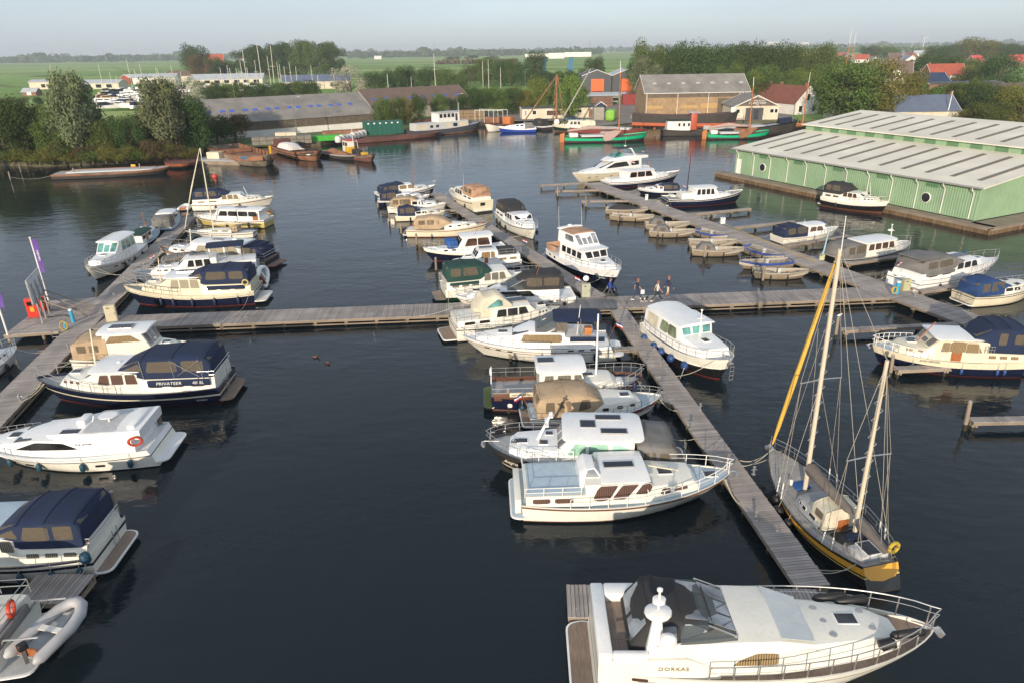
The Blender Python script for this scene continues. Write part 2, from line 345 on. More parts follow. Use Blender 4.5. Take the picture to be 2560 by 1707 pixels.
finger('wide low finger pier under the rubber dinghy at the left bottom corner',(60,1470),(208,1470),1.55,name='finger_pier')
finger('grey plank stub in front of the red striped bow on the centre pier',(1643,983),(1690,1000),1.1)
finger('plank side arm joining the sloop pier below the white yacht with grey hood',(2290,724),(2412,708),1.3)
# fuel platform
def platform():
    a0,a1,b0,b1=[P(x,y,.6).xy for x,y in((8,838),(122,752),(196,824),(262,742))]
    t=thing('fuel_platform','wide plank platform with the red fuel pumps beside the left pier','platform',(a0.x,a0.y,0))
    dp=(a1-a0).length; n=int(dp/.17)
    for i in range(n):
        k=(i+.5)/n; p=a0.lerp(a1,k)-a0; q=b0.lerp(b1,k)-a0; c=(p+q)/2; d=q-p; b=MB(); b.box((c.x,c.y,.57+rnd.uniform(-.005,.005)),(d.length,.155,.05),math.atan2(d.y,d.x)); b.build('plank',PLANK,t)
    for k in(.01,.99): p=a0.lerp(a1,k)-a0; q=b0.lerp(b1,k)-a0; b=MB(); b.bar((p.x,p.y,.44),(q.x,q.y,.44),.1,.2); b.build('stringer',TIMBER,t)
    for k in(.03,.5,.97):
        for j in(.04,.5,.96): p=(a0.lerp(a1,k).lerp(b0.lerp(b1,k),j))-a0; b=MB(); b.lathe([(.12,.5),(.12,-1.2)],8,(p.x,p.y,0)); b.build('pile',TIMBER,t)
    p=a0.lerp(b0,.64)-a0; d=(b0-a0).normalized()*.5; b=MB()
    for s_ in(0,1): b.tube([(p.x+d.x*s_,p.y+d.y*s_-.05,.75),(p.x+d.x*s_,p.y+d.y*s_-.1,-.6)],.025)
    for k in range(4): b.tube([(p.x,p.y-.08,.5-.3*k),(p.x+d.x,p.y+d.y-.08,.5-.3*k)],.02)
    b.build('ladder',STEEL,t)
platform()
# ---------------------------------------------------------------- boat kit
GEL=M('white_gelcoat',(.84,.84,.83),.3,var=.05,scale=1.2,coat=.4,streak=.1)
CREAM=M('cream_gelcoat',(.72,.66,.5),.32,var=.05,scale=1.2,coat=.4,streak=.1)
OFFW=M('off_white_gelcoat',(.79,.77,.69),.32,var=.05,scale=1.2,coat=.4,streak=.1)
PALEBL=M('pale_blue_deck',(.42,.52,.6),.6,var=.08)
GREYDK=M('grey_deck',(.36,.37,.38),.75,var=.1,scale=4)
LGREY=M('light_grey_deck',(.5,.51,.52),.7,var=.1,scale=4)
NAVY=M('navy_hull',(.008,.012,.035),.18,var=.15,coat=.5,streak=.1)
BLKH=M('black_hull',(.012,.012,.014),.22,var=.15,coat=.4,streak=.1)
ANTH=M('anthracite_hull',(.035,.033,.032),.3,var=.12,coat=.3,streak=.1)
REDB=M('red_antifoul',(.2,.03,.025),.6,var=.15)
BLKB=M('black_antifoul',(.015,.015,.015),.6)
TEALH=M('dark_green_hull',(.01,.035,.025),.25,var=.1,coat=.4)
YELH=M('yellow_hull',(.62,.5,.16),.35,var=.05,coat=.3,streak=.1)
WINE=M('wine_red_stripe',(.2,.015,.03),.3,var=.05)
BLUEH=M('blue_hull',(.02,.06,.35),.3,var=.08,coat=.3)
BROWNS=M('brown_strake',(.12,.05,.03),.5,var=.1)
GREYS=M('grey_strake',(.32,.31,.3),.5,var=.05)
def cloth(n,c): return M(n,c,.85,var=.2,scale=1.2,bump=.55,bscale=2.6,streak=.18)
CNAVY=cloth('navy_canvas',(.008,.019,.058)); CGREY=cloth('grey_canvas',(.17,.165,.16)); CTAN=cloth('tan_canvas',(.42,.31,.2)); CDKG=cloth('charcoal_canvas',(.03,.03,.033))
CCREAM=cloth('cream_canvas',(.62,.57,.45)); CGREEN=cloth('dark_green_canvas',(.01,.05,.042)); CBLUE=cloth('blue_canvas',(.02,.1,.33)); CBRN=cloth('clay_canvas',(.44,.26,.16))
def glass_mat(name,col,rough=.06,trans=0):
    if name in MATS: return MATS[name]
    m=bpy.data.materials.new(name); m.use_nodes=True; MATS[name]=m; n=m.node_tree.nodes; l=m.node_tree.links; b=n['Principled BSDF']
    b.inputs['Base Color'].default_value=tuple(col)+(1,); b.inputs['Roughness'].default_value=rough; b.inputs['IOR'].default_value=1.5
    if trans:
        t=n.new('ShaderNodeBsdfTransparent'); t.inputs[0].default_value=(.92,.9,.86,1); x=n.new('ShaderNodeMixShader'); x.inputs[0].default_value=trans
        l.new(b.outputs[0],x.inputs[1]); l.new(t.outputs[0],x.inputs[2]); l.new(x.outputs[0],n['Material Output'].inputs[0])
    else:
        nt=n.new('ShaderNodeTexNoise'); nt.inputs['Scale'].default_value=1.1; tc=n.new('ShaderNodeTexCoord'); l.new(tc.outputs['Object'],nt.inputs['Vector'])
        mr=n.new('ShaderNodeMapRange'); mr.inputs[1].default_value=.35; mr.inputs[2].default_value=.65; mr.inputs[3].default_value=.5; mr.inputs[4].default_value=1.6; l.new(nt.outputs[0],mr.inputs[0])
        v=n.new('ShaderNodeVectorMath'); v.operation='SCALE'; v.inputs[0].default_value=col; l.new(mr.outputs[0],v.inputs['Scale']); l.new(v.outputs[0],b.inputs['Base Color'])
    return m
GLASS=glass_mat('dark_glass',(.02,.021,.022)); TEALG=glass_mat('teal_glass',(.1,.26,.25)); MINTG=glass_mat('mint_glass',(.26,.45,.36)); GRNG=glass_mat('olive_glass',(.16,.19,.12))
CLEAR=glass_mat('clear_vinyl',(.2,.17,.13),.08,.55); BRNG=glass_mat('brown_glass',(.07,.04,.03)); PALEG=glass_mat('pale_grey_glass',(.22,.24,.26)); SCRG=glass_mat('screen_glass',(.08,.1,.11),.06,.35)
def curtain_mat(name,col):
    m=glass_mat(name,col); n=m.node_tree.nodes; l=m.node_tree.links; b=n['Principled BSDF']
    tc=n.new('ShaderNodeTexCoord'); w=n.new('ShaderNodeTexWave'); w.inputs['Scale'].default_value=4; w.inputs['Distortion'].default_value=1.5; w.inputs['Detail'].default_value=2; l.new(tc.outputs['Object'],w.inputs['Vector'])
    mr=n.new('ShaderNodeMapRange'); mr.inputs[3].default_value=.35; mr.inputs[4].default_value=1.3; l.new(w.outputs[1],mr.inputs[0])
    v=n.new('ShaderNodeVectorMath'); v.operation='SCALE'; v.inputs[0].default_value=col; l.new(mr.outputs[0],v.inputs['Scale']); l.new(v.outputs[0],b.inputs['Base Color']); return m
CURB=curtain_mat('brown_curtain_glass',(.14,.085,.07)); CURT=curtain_mat('tan_curtain_glass',(.3,.22,.12)); CURC=curtain_mat('cream_curtain_glass',(.4,.36,.27)); CURG=curtain_mat('grey_curtain_glass',(.2,.19,.16))
TEAK=wood_mat('teak_deck',(.24,.18,.14),.08); VARN=M('varnished_wood',(.33,.11,.035),.3,var=.2,scale=6,coat=.5)
SOLAR=M('solar_panel',(.012,.015,.03),.15,var=.2,scale=8); HATCH=glass_mat('smoked_hatch',(.03,.032,.04)); LOGO=M('white_lettering',(.75,.75,.73),.5,var=0); DKL=M('dark_lettering',(.03,.025,.03),.5,var=0); GOLDL=M('gold_lettering',(.55,.42,.16),.4,var=0); BRONZL=M('bronze_lettering',(.3,.24,.16),.4,var=0)
FNAVY=M('navy_fender',(.012,.02,.06),.5); FBLK=M('black_fender',(.015,.015,.017),.5); FBLUE=M('blue_fender',(.02,.06,.2),.45); FWHT=M('white_fender',(.6,.6,.58),.5); FTEAL=M('teal_fender',(.01,.06,.1),.5)
BUOY=M('lifebuoy_red',(.5,.05,.02),.5,var=.1); RUBD=M('dinghy_grey_rubber',(.42,.42,.43),.55,var=.1); SKIN=M('skin',(.45,.26,.18),.6,var=.05)
FLR=M('flag_red',(.42,.02,.025),.8); FLW=M('flag_white',(.7,.7,.7),.8); FLB=M('flag_blue',(.02,.05,.25),.8); FLY=M('flag_yellow',(.6,.42,.02),.8); FLK=M('flag_black',(.02,.02,.02),.8)
FUNN=M('orange_varnish',(.5,.2,.06),.35,var=.15,scale=5)
def rpoly(pts,r=.06,n=3):
    "round the corners of a 2D polygon"
    out=[]; N=len(pts)
    for i in range(N):
        p=Vector(pts[i]); a=Vector(pts[i-1])-p; b=Vector(pts[(i+1)%N])-p
        k=min(r,a.length*.45,b.length*.45); A=p+a.normalized()*k; B=p+b.normalized()*k
        for j in range(n+1):
            t=j/n; out.append((A*(1-t)**2+p*2*t*(1-t)+B*t*t))
    return out
class Shell:
    def __init__(s,b,st): s.b=b; s.st=st
    def at(s,u):
        st=s.st
        if u<=st[0][0]: return st[0][1:]
        for a,c in zip(st,st[1:]):
            if u<=c[0]:
                t=(u-a[0])/max(1e-6,c[0]-a[0]); return tuple(lerp(p,q,t) for p,q in zip(a[1:],c[1:]))
        return st[-1][1:]
    def y(s,u,z):
        wb,ws,zb,zs,zt=s.at(u); t=(z-zb)/max(.02,zs-zb); return lerp(wb,ws,max(0,min(1,t)))*s.b.B/2
BOATS=[]
class Boat:
    def __init__(s,name,label,stern,bow,B,fs=1.0,fb=1.5,fm=None,hull=GEL,bands=None,bottom=BLKB,deck=LGREY,cap=None,rake=None,ws=.86,um=.4,pw=2.3,q=.75,bul=.12,flare=.1,srake=.1,cat='boat',strake=None,group=None,ntr=22,zs=None,zb=None,L=None,stk_t=None,detail=True,tilt=0,vz=.8,vb=.88):
        # stern and bow are pixels of the transom top centre and the stem head
        S=P(stern[0],stern[1],zs if zs is not None else fs*vz) if not isinstance(stern,Vector) else stern
        E=P(bow[0],bow[1],zb if zb is not None else fb*vz) if not isinstance(bow,Vector) else bow
        d=(E-S).xy; s.L=L or d.length; s.B=B; dn=d.normalized()
        c=S.xy+dn*(s.L/2); s.rz=math.atan2(d.y,d.x)
        s.t=thing(name,label,cat,(c.x,c.y,0),s.rz,group); BOATS.append(s); s.t.scale=(1,vb,vz); s.fs,s.fb=fs,fb; s.fm=fm if fm is not None else min(fs,fb)*.92
        s.ws,s.um,s.pw,s.q,s.flare=ws,um,pw,q,flare; s.rake=rake if rake is not None else s.L*.1; s.srake=srake; s.bul=bul; s.detail=detail
        bands=bands or [(1,hull)]; mats=[bottom]; 
        T=[0,.12,.2]; MI=[0,0]
        for t1,mt in bands:
            if mt not in mats: mats.append(mt)
            t0=T[-1]; k=max(1,int(round((t1-t0)/.2)))
            for i in range(k): T.append(lerp(t0,t1,(i+1)/k)); MI.append(mats.index(mt))
        N=ntr; us=[ (i/N) for i in range(N+1)]; us=[u if u<.55 else .55+.45*math.sin((u-.55)/.45*math.pi/2) for u in us]
        b=MB(); grid={}
        for sd in(1,-1):
            for i,u in enumerate(us):
                for j,t in enumerate(T):
                    grid[sd,i,j]=len(b.v); b.v.append(s.hp(u,t,sd))
            for i in range(N):
                for j in range(len(T)-1):
                    b.f.append([grid[sd,i,j],grid[sd,i+1,j],grid[sd,i+1,j+1],grid[sd,i,j+1]]); b.m.append(MI[j])
        for j in range(len(T)-1):
            b.f.append([grid[1,0,j],grid[1,0,j+1],grid[-1,0,j+1],grid[-1,0,j]]); b.m.append(MI[j])
        s.hull=b.build('hull',mats,s.t,50)
        # deck with cap rail
        cap=cap or mats[-1]; b=MB(); rows=[]
        for u in us[:-1]+[.985]:
            z=s.sheer(u); w=s.hb(u,1); wi=max(.01,w-.07); zd=z-bul; x=s.X(u,1)
            rows.append([(x,w,z),(x,wi,z),(x,wi-.005,zd),(x,0,zd+.03*w),(x,-wi+.005,zd),(x,-wi,z),(x,-w,z)])
        b.loft(rows,[0,0,1,1,0,0],closed=False,caps=False)
        b.add([rows[0][0],rows[0][1],rows[0][2],rows[0][4],rows[0][5],rows[0][6]],[(0,1,2,3,4,5)],0) if False else None
        b.build('deck',[cap,deck],s.t,30)
        if strake is not None: s.strake(strake,stk_t if stk_t else .86)
    def sheer(s,u):
        # quadratic through stern, mid and bow heights
        a=s.fs; c=s.fb; m_=s.fm
        return a*(1-u)*(1-2*u)+m_*4*u*(1-u)*1.0+c*u*(2*u-1) if not getattr(s,'lin',False) else lerp(a,c,u)
    def zt(s,u,t):
        return lerp(-.35,.08,t/.2) if t<.2 else lerp(.08,s.sheer(u),(t-.2)/.8)
    def X(s,u,t):
        x0=-s.L/2+s.srake*(1-t); x1=s.L/2-s.rake*(1-t)**1.25
        return lerp(x0,x1,u)
    def hb(s,u,t):
        um=s.um
        if u<um: f=1-(1-s.ws)*((um-u)/um)**2
        else:
            k=(u-um)/(1-um); p=s.pw-.7*(1-t); f=max(0,1-k**p)**(s.q+.25*(1-t))
        fl=1-s.flare*(1-t)**1.4-(.35*max(0,.2-t)/.2)
        return max(0,f*fl*s.B/2)
    def hp(s,u,t,sd): return (s.X(u,t),sd*s.hb(u,t),s.zt(u,t))
    def u2x(s,u): return -s.L/2+u*s.L
    def strake(s,mat,t,h=.09,name='rubbing_strake',out=.035,u0=0,u1=.99):
        for sd in(1,-1):
            b=MB(); rings=[]
            for i in range(19):
                u=lerp(u0,u1,i/18); x,y,z=s.hp(u,t,sd); o=sd*out
                rings.append([(x,y-sd*.02,z-h/2),(x,y+o,z-h/2),(x,y+o,z+h/2),(x,y-sd*.02,z+h/2)])
            b.loft(rings); b.build(name,mat,s.t,30)
    def shell(s,name,st,mat,smooth=32,rimmat=None,par=None,rnd_=.25):
        "lofted superstructure; st: (u, base w, shoulder w, base z, shoulder z, top z); w as share of half beam"
        S=Shell(s,st); b=MB(); rings=[]; hB=s.B/2
        for u,wb,ws,zb,zs,zt in st:
            x=s.u2x(u); y0,y1=wb*hB,ws*hB; k=min(.12,(zs-zb)*.3,y1*.3)
            pr=[(y0,zb),(lerp(y0,y1,.985),zs-k*.55),(y1-k*.45,zs-k*.05+ (zt-zs)*.1),(y1*.62,lerp(zs,zt,.72)),(y1*.25,lerp(zs,zt,.97))]
            rings.append([(x,y,z) for y,z in pr]+[(x,-y,z) for y,z in pr[::-1]])
        b.loft(rings); S.o=b.build(name,mat,par or s.t,smooth); S.mat=mat; return S
    def win(s,S,ws,mat=GLASS,frame=None,th=.02,name='window',r=.07,sides=(1,-1),par=None):
        "ws: polygons (u,z) or (u0,u1,z0,z1[,slant aft,slant fwd])"
        for w in ws:
            if not isinstance(w[0],(tuple,list)):
                u0,u1,z0,z1=w[:4]; sa=w[4] if len(w)>4 else 0; sf=w[5] if len(w)>5 else 0
                w=[(u0,z0),(u1,z0),(u1+sf,z1),(u0+sa,z1)]
            pts=rpoly([(s.u2x(u),z) for u,z in w],r)
            cx=sum(p[0] for p in pts)/len(pts); cz=sum(p[1] for p in pts)/len(pts)
            xs=[p[0] for p in pts]; xa,xb=min(xs),max(xs); wide=xb-xa>.75
            for sd in sides:
                q=[Vector((x,sd*(S.y((x+s.L/2)/s.L,z)-.006),z)) for x,z in pts]
                b=MB()
                if not wide: b.ext(q,(0,sd*th,0))
                else:
                    nc=max(6,int((xb-xa)/.16)); rows=[]
                    for i in range(nc+1):
                        x=lerp(xa+.003,xb-.003,i/nc); zz=[]
                        for p0,p1 in zip(pts,pts[1:]+pts[:1]):
                            if (p0[0]-x)*(p1[0]-x)<=0 and abs(p1[0]-p0[0])>1e-6: zz.append(lerp(p0[1],p1[1],(x-p0[0])/(p1[0]-p0[0])))
                        if len(zz)<2: continue
                        z0,z1=min(zz),max(zz); rows.append([Vector((x,sd*(S.y((x+s.L/2)/s.L,lerp(z0,z1,k/3))+th*.8),lerp(z0,z1,k/3))) for k in range(4)])
                    b.loft(rows,closed=False,caps=False)
                    b.loft([[v-Vector((0,sd*th,0)) for v in rw] for rw in rows],closed=False,caps=False)
                o=b.build(name,mat,par or S.o)
                if frame:
                    inn=[Vector((v.x,v.y,v.z)) for v in q]; outp=[Vector((cx+(v.x-cx)*(1+.09/max(.2,abs(v.x-cx)+.001)*0+.05),v.y,cz+(v.z-cz)*1.09)) for v in q]
                    f=MB(); n=len(q); vs=outp+[v+Vector((0,sd*(th+.012),0)) for v in outp]+[v+Vector((0,sd*(th+.012),0)) for v in inn]+[v+Vector((0,sd*th*.4,0)) for v in inn]
                    fs=[]
                    for k in range(3):
                        for i in range(n): fs.append((k*n+i,k*n+(i+1)%n,(k+1)*n+(i+1)%n,(k+1)*n+i))
                    f.add(vs,fs); f.build('window_frame',frame,o)
    def front(s,S,i,n=3,mat=GLASS,mx=.06,my=.12,name='windscreen_pane',j=None,wk=.93,th=.02,par=None,lift=.012):
        "panes on the sloping face between stations i and i+1 (or aft face when i's top is lower)"
        a,c=S.st[i],S.st[j if j is not None else i+1]; hB=s.B/2
        def pt(v,h):  # v -1..1 across, h 0..1 from low station to high
            lo,hi=(c,a) if c[5]<a[5] else (a,c)
            y=lerp(lo[2],hi[2],h)*hB*v*wk; z=lerp(lo[4]+.5*(lo[5]-lo[4]),hi[4]+.2*(hi[5]-hi[4]),h); x=lerp(s.u2x(lo[0]),s.u2x(hi[0]),h); return Vector((x,y,z))
        up=pt(0,1)-pt(0,0); nn=Vector((0,1,0)).cross(up); 
        if (nn.x>0)!=((c[5]<a[5])==(True)): nn=-nn
        if nn.length<1e-5: return
        nn.normalize()
        for k in range(n):
            v0=lerp(-1,1,k/n)+mx; v1=lerp(-1,1,(k+1)/n)-mx
            q=[pt(v0,my),pt(v1,my),pt(v1,1-my),pt(v0,1-my)]; q=[v+nn*lift for v in q]
            b=MB(); b.ext(q,nn*th); b.build(name,mat,par or S.o,bevel=0)
    def slab(s,name,u0,u1,w,z,th=.07,cam=.08,mat=GEL,e=.12,par=None,w1=None,dz=0,ru=.04):
        "cambered roof slab with rounded plan"
        hB=s.B/2; b=MB(); rings=[]; w1=w1 if w1 is not None else w
        for t,k in((0,.8),(.02,.9),(.06,.98),(.12,1),(.88,1),(.94,.98),(.98,.9),(1,.8)):
            u=lerp(u0,u1,t); y=lerp(w,w1,t)*hB*(1-(1-k)*e/.12); x=s.u2x(u); zz=z+dz*t
            rings.append([(x,y,zz),(x,y-.01,zz+th*.6),(x,y*.85,zz+th+cam*.3),(x,y*.4,zz+th+cam*.85),(x,0,zz+th+cam),(x,-y*.4,zz+th+cam*.85),(x,-y*.85,zz+th+cam*.3),(x,-y+.01,zz+th*.6),(x,-y,zz)])
        b.loft(rings); return b.build(name,mat,par or s.t,35)
    def box(s,name,u0,u1,y0,y1,z0,z1,mat,bev=.03,par=None,rim=None):
        b=MB(); hB=s.B/2; x0,x1=s.u2x(u0),s.u2x(u1); b.box(((x0+x1)/2,(y0+y1)/2*hB,(z0+z1)/2),(abs(x1-x0),abs(y1-y0)*hB,z1-z0)); return b.build(name,mat,par or s.t,30,bev,2)
    def hatch(s,u,y,z,sx=.5,sy=.5,mat=HATCH,tilt=0,par=None,name='hatch'):
        x=s.u2x(u); yy=y*s.B/2
        b=MB(); b.box((x,yy,z+.02),(sx+.08,sy+.08,.06),ry=tilt); o=b.build(name,GEL if mat is HATCH else RAILM,par or s.t)
        b=MB(); b.box((x,yy,z+.045),(sx,sy,.03),ry=tilt); b.build('hatch_pane' if mat is HATCH else 'panel_face',mat,o if par is None else o)
    def solar(s,u,y,z,sx=1.1,sy=.55,tilt=0,par=None): s.hatch(u,y,z,sx,sy,SOLAR,tilt,None,'solar_panel')
    def rail(s,u0=.55,u1=1,h=.6,n=7,h1=None,mid=True,mat=None,r=.018,inset=.05,bow=True,sides=(1,-1),name='railing'):
        mat=mat or RAILM; h1=h1 if h1 is not None else h; b=MB()
        def pt(u,sd,hh): 
            return Vector((s.X(u,1)-(.02 if u>.97 else 0),sd*max(.0,s.hb(u,1)-inset),s.sheer(u)+hh))
        us=[lerp(u0,min(u1,.985),i/(2*n)) for i in range(2*n+1)]
        hs=lambda u:lerp(h,h1,(u-u0)/max(.01,u1-u0))
        if bow and u1>.96:
            path=[pt(u,1,hs(u)) for u in us]+[Vector((s.L/2+.05,0,s.fb+h1))]+[pt(u,-1,hs(u)) for u in us[::-1]]
            b.tube(path,r,5)
            if mid: b.tube([Vector((v.x,v.y,v.z-h*.48)) for v in path],r*.65,4)
        else:
            for sd in sides:
                p=[pt(u,sd,hs(u)) for u in us]; b.tube(p,r,5)
                if mid: b.tube([Vector((v.x,v.y,v.z-h*.48)) for v in p],r*.65,4)
        for i in range(0,2*n+1,2):
            for sd in(sides if not(bow and u1>.96) else (1,-1)): b.tube([pt(us[i],sd,-.02),pt(us[i],sd,hs(us[i]))],r*.9,5)
        return b.build(name,mat,s.t,60)
    def box_rail(s,u0,u1,w,z,h=.5,mat=None,n=3,ends=(1,0),r=.02,mid=True):
        "rail round a raised deck"
        mat=mat or RAILM; b=MB(); y=w*s.B/2; x0,x1=s.u2x(u0),s.u2x(u1)
        for lv in((h,h*.5) if mid else (h,)):
            if ends[0]: b.tube([(x1,y,z+lv),(x0,y,z+lv),(x0,-y,z+lv),(x1,-y,z+lv)],r,5)
            else:
                for sd in(1,-1): b.tube([(x1,sd*y,z+lv),(x0,sd*y,z+lv)],r,5)
        for i in range(n+1):
            for sd in(1,-1): x=lerp(x0,x1,i/n); b.tube([(x,sd*y,z),(x,sd*y,z+h)],r*.9,5)
        return b.build('railing',mat,s.t,60)
    def fender(s,u,sd,mat=FNAVY,r=.13,ln=.55,z=None,ball=False):
        y=s.hb(u,.6)+r+.01; x=s.X(u,.6); zt=s.sheer(u); z=z if z is not None else max(.25,zt*.45)
        pr=[(r*math.cos(a),r*math.sin(a)) for a in [i*math.pi/8-math.pi/2 for i in range(9)]] if ball else [(.03,-ln/2-.06),(r*.7,-ln/2),(r,-ln/2+.1),(r,ln/2-.1),(r*.7,ln/2),(.03,ln/2+.06)]
        b=MB(); b.lathe(pr,9,(x,sd*y,z)); o=b.build('fender',mat,s.t,50)
        b=MB(); b.tube([(x,sd*y,z+(r if ball else ln/2)),(x,sd*(s.hb(u,1)+.02),zt+.03)],.012,4); b.build('fender_line',ROPE,o)
    def fenders(s,us,sd=None,mat=FNAVY,**k):
        for u in us:
            for d in((1,-1) if sd is None else (sd,)): s.fender(u,d,mat,**k)
    def pole(s,name,u,y,z0,h,r=.05,mat=WHITEP,rake=0,r1=None,n=8,par=None,side=0):
        b=MB(); x=s.u2x(u); yy=y*s.B/2; b.tube([(x,yy,z0),(x+rake*h,yy+side*h,z0+h)],[r,r1 if r1 else r*.7],n); return b.build(name,mat,par or s.t,60)
    def mastx(s,u,z,h=1.9,rake=-.12,mat=WHITEP):
        o=s.pole('mast',u,0,z,h,.06,mat,rake,.035); b=MB(); x=s.u2x(u)+rake*h*.7; b.tube([(x,-.35,z+h*.7),(x,.35,z+h*.7)],.025); b.build('spreader',mat,o)
        b=MB(); b.lathe([(.0,0),(.08,.01),(.08,.09),(.0,.1)],8,(s.u2x(u)+rake*h,0,z+h)); b.build('mast_light',GEL,o); return o
    def radar(s,u,z,r=.28,h=.2,par=None,y=0):
        b=MB(); b.lathe([(.0,0),(r*.9,.01),(r,h*.35),(r*.95,h*.7),(r*.5,h*.95),(0,h)],14,(s.u2x(u),y,z)); return b.build('radar_dome',GEL,par or s.t,50)
    def flag(s,u,y,z,h=.9,cols=None,rake=-.35,sz=.5):
        cols=cols or(FLR,FLW,FLB); x=s.u2x(u); yy=y*s.B/2; b=MB(); b.tube([(x,yy,z),(x+rake*h,yy,z+h)],.014,5); o=b.build('flag_staff',VARN,s.t)
        b=MB(); k=0
        for i,c in enumerate(cols):
            z0=z+h-(i)*sz*.22; rows=[]
            for j in range(5):
                xx=x+rake*h-sz*j/4*.8; w=.05*math.sin(j*1.7); rows.append([(xx,yy+w,z0-.03*j-j*.03),(xx,yy+w+.01,z0-sz*.22-j*.06)])
            b.loft(rows,i,closed=False,caps=False)
        b.build('flag',list(cols),o)
    def platform(s,ln=.7,z=.32,mat=TEAK,th=.08,w=.86,rim=None,rc=.35):
        y=w*s.B/2; x=-s.L/2+s.srake*.6; pts=rpoly([(x+.15,y),(x-ln,y*.9),(x-ln,-y*.9),(x+.15,-y)],rc,4)
        b=MB(); b.prism(pts,z-th,z); o=b.build('swim_platform',rim or GEL,s.t)
        pts2=rpoly([(x+.1,y-.08),(x-ln+.07,y*.9-.08),(x-ln+.07,-y*.9+.08),(x+.1,-y+.08)],rc*.9,4); b=MB(); b.prism(pts2,z+.003,z+.012); b.build('platform_deck',mat,o)
    def ladder(s,u,sd,z0,z1,w=.35,mat=None,y=None,x=None):
        mat=mat or RAILM; b=MB(); x=s.u2x(u) if x is None else x; yy=y if y is not None else sd*(s.hb(u,.8)+.05)
        for k in(-1,1): b.tube([(x,yy+k*w/2,z0),(x,yy+k*w/2,z1)],.018,5)
        n=int((z1-z0)/.28)+1
        for i in range(n): b.tube([(x,yy-w/2,z0+i*.28),(x,yy+w/2,z0+i*.28)],.016,5)
        b.build('ladder',mat,s.t)
    def name(s,txt,u,t,sd,size=.25,mat=LOGO,S=None,z=None,shear=0):
        if S is None: y=s.hb(u,t)+.014; z=s.zt(u,t); x=s.X(u,t); n_=Vector((s.hb(u-.02,t)-s.hb(u+.02,t),s.X(u+.02,t)-s.X(u-.02,t),0)).normalized()
        else: x=s.u2x(u); y=S.y(u,z)+.03; n_=Vector((0,1,0))
        nn=Vector((n_.x,sd*n_.y,0)).normalized(); xa=Vector((0,0,1)).cross(nn)
        m=Matrix((xa,Vector((0,0,1)),nn)).transposed().to_4x4(); m.translation=Vector((x,sd*y,z))+nn*.012
        return text(txt,size,mat,s.t,m,shear=shear)
    def ports(s,us,t,w=.42,h=.16,mat=GLASS,sides=(1,-1),frame=None):
        for u in us:
            for sd in sides:
                z=s.zt(u,t); pts=rpoly([(-w/2,-h/2),(w/2,-h/2),(w/2,h/2),(-w/2,h/2)],h*.42,3); x=s.X(u,t)
                def q(a,c,o):
                    uu=u+a/s.L; return Vector((s.X(uu,t),sd*(s.hb(uu,t)+o),s.zt(uu,t)+c))
                b=MB(); b.ext([q(a,c,-.01) for a,c in pts],(0,sd*.028,0)); o=b.build('porthole',mat,s.t)
                if frame:
                    b=MB(); b.ext([q(a*1.18,c*1.35,-.012) for a,c in pts],(0,sd*.022,0)); b.build('porthole_frame',frame,o)
    def buoy(s,x,y,z,ry=0,rz=0,r=.3,mat=BUOY):
        b=MB(); rings=[]
        for i in range(16):
            a=2*math.pi*i/16; c=Vector((0,r*math.cos(a),r*math.sin(a))); rings.append([c+Vector((.07*math.sin(k),0,0))+c.normalized()*.07*math.cos(k) for k in [j*math.pi/3 for j in range(6)]])
        b.loft(rings+[rings[0]],caps=False); o=b.build('lifebuoy',mat,s.t,60,loc=(x,y,z)); o.rotation_euler=(0,ry,rz); return o
    def anchor(s,mat=STEEL):
        b=MB(); x=s.L/2; z=s.fb; b.tube([(x-.6,0,z-.02),(x+.15,0,z-.02),(x+.22,0,z-.12)],.035,6); b.box((x+.2,0,z-.25),(.12,.4,.22),ry=.5); b.build('anchor',mat,s.t)
    def canopy(s,st,mat,wins=(),wmat=None,front=None,aft=None,ribs=True,name='canopy'):
        dn=[]
        for a,c in zip(st,st[1:]):
            dn.append(a)
            if abs(a[5]-c[5])<.35 and c[0]-a[0]>.05:
                for k in(.25,.5,.75): q=[lerp(p,r,k) for p,r in zip(a,c)]; sg=.035*math.sin(math.pi*k); q[5]-=sg; q[4]-=sg*.5; q[2]-=.008*math.sin(math.pi*k); dn.append(tuple(q))
        dn.append(st[-1]); C=s.shell(name,dn,mat,58); C.st=st; 
        if wins: s.win(C,wins,wmat or CLEAR,name='canopy_window',r=.08,th=.012)
        for f in(front,aft):
            if f: s.front(C,f[0],f[1],wmat or CLEAR,.08,.14,'canopy_window',f[2] if len(f)>2 else None,th=.012)
        if ribs:
            hB=s.B/2
            for u,wb,ws,zb,zs,zt in st[1:-1]:
                b=MB(); x=s.u2x(u); k=.015; pr=[(ws*hB*.97+k,zs-.08),(ws*hB-.05,zs+(zt-zs)*.1+k),(ws*hB*.62,lerp(zs,zt,.72)+k),(ws*hB*.25,lerp(zs,zt,.97)+k)]
                b.tube([(x,y,z) for y,z in pr]+[(x,-y,z) for y,z in pr[::-1]],.02,4); b.build('canopy_seam',mat,C.o,60)
        return C
    def seat(s,u0,u1,y0,y1,z,mat=GEL,h=.42): return s.box('cockpit_seat',u0,u1,y0,y1,z,z+h,mat,.04)
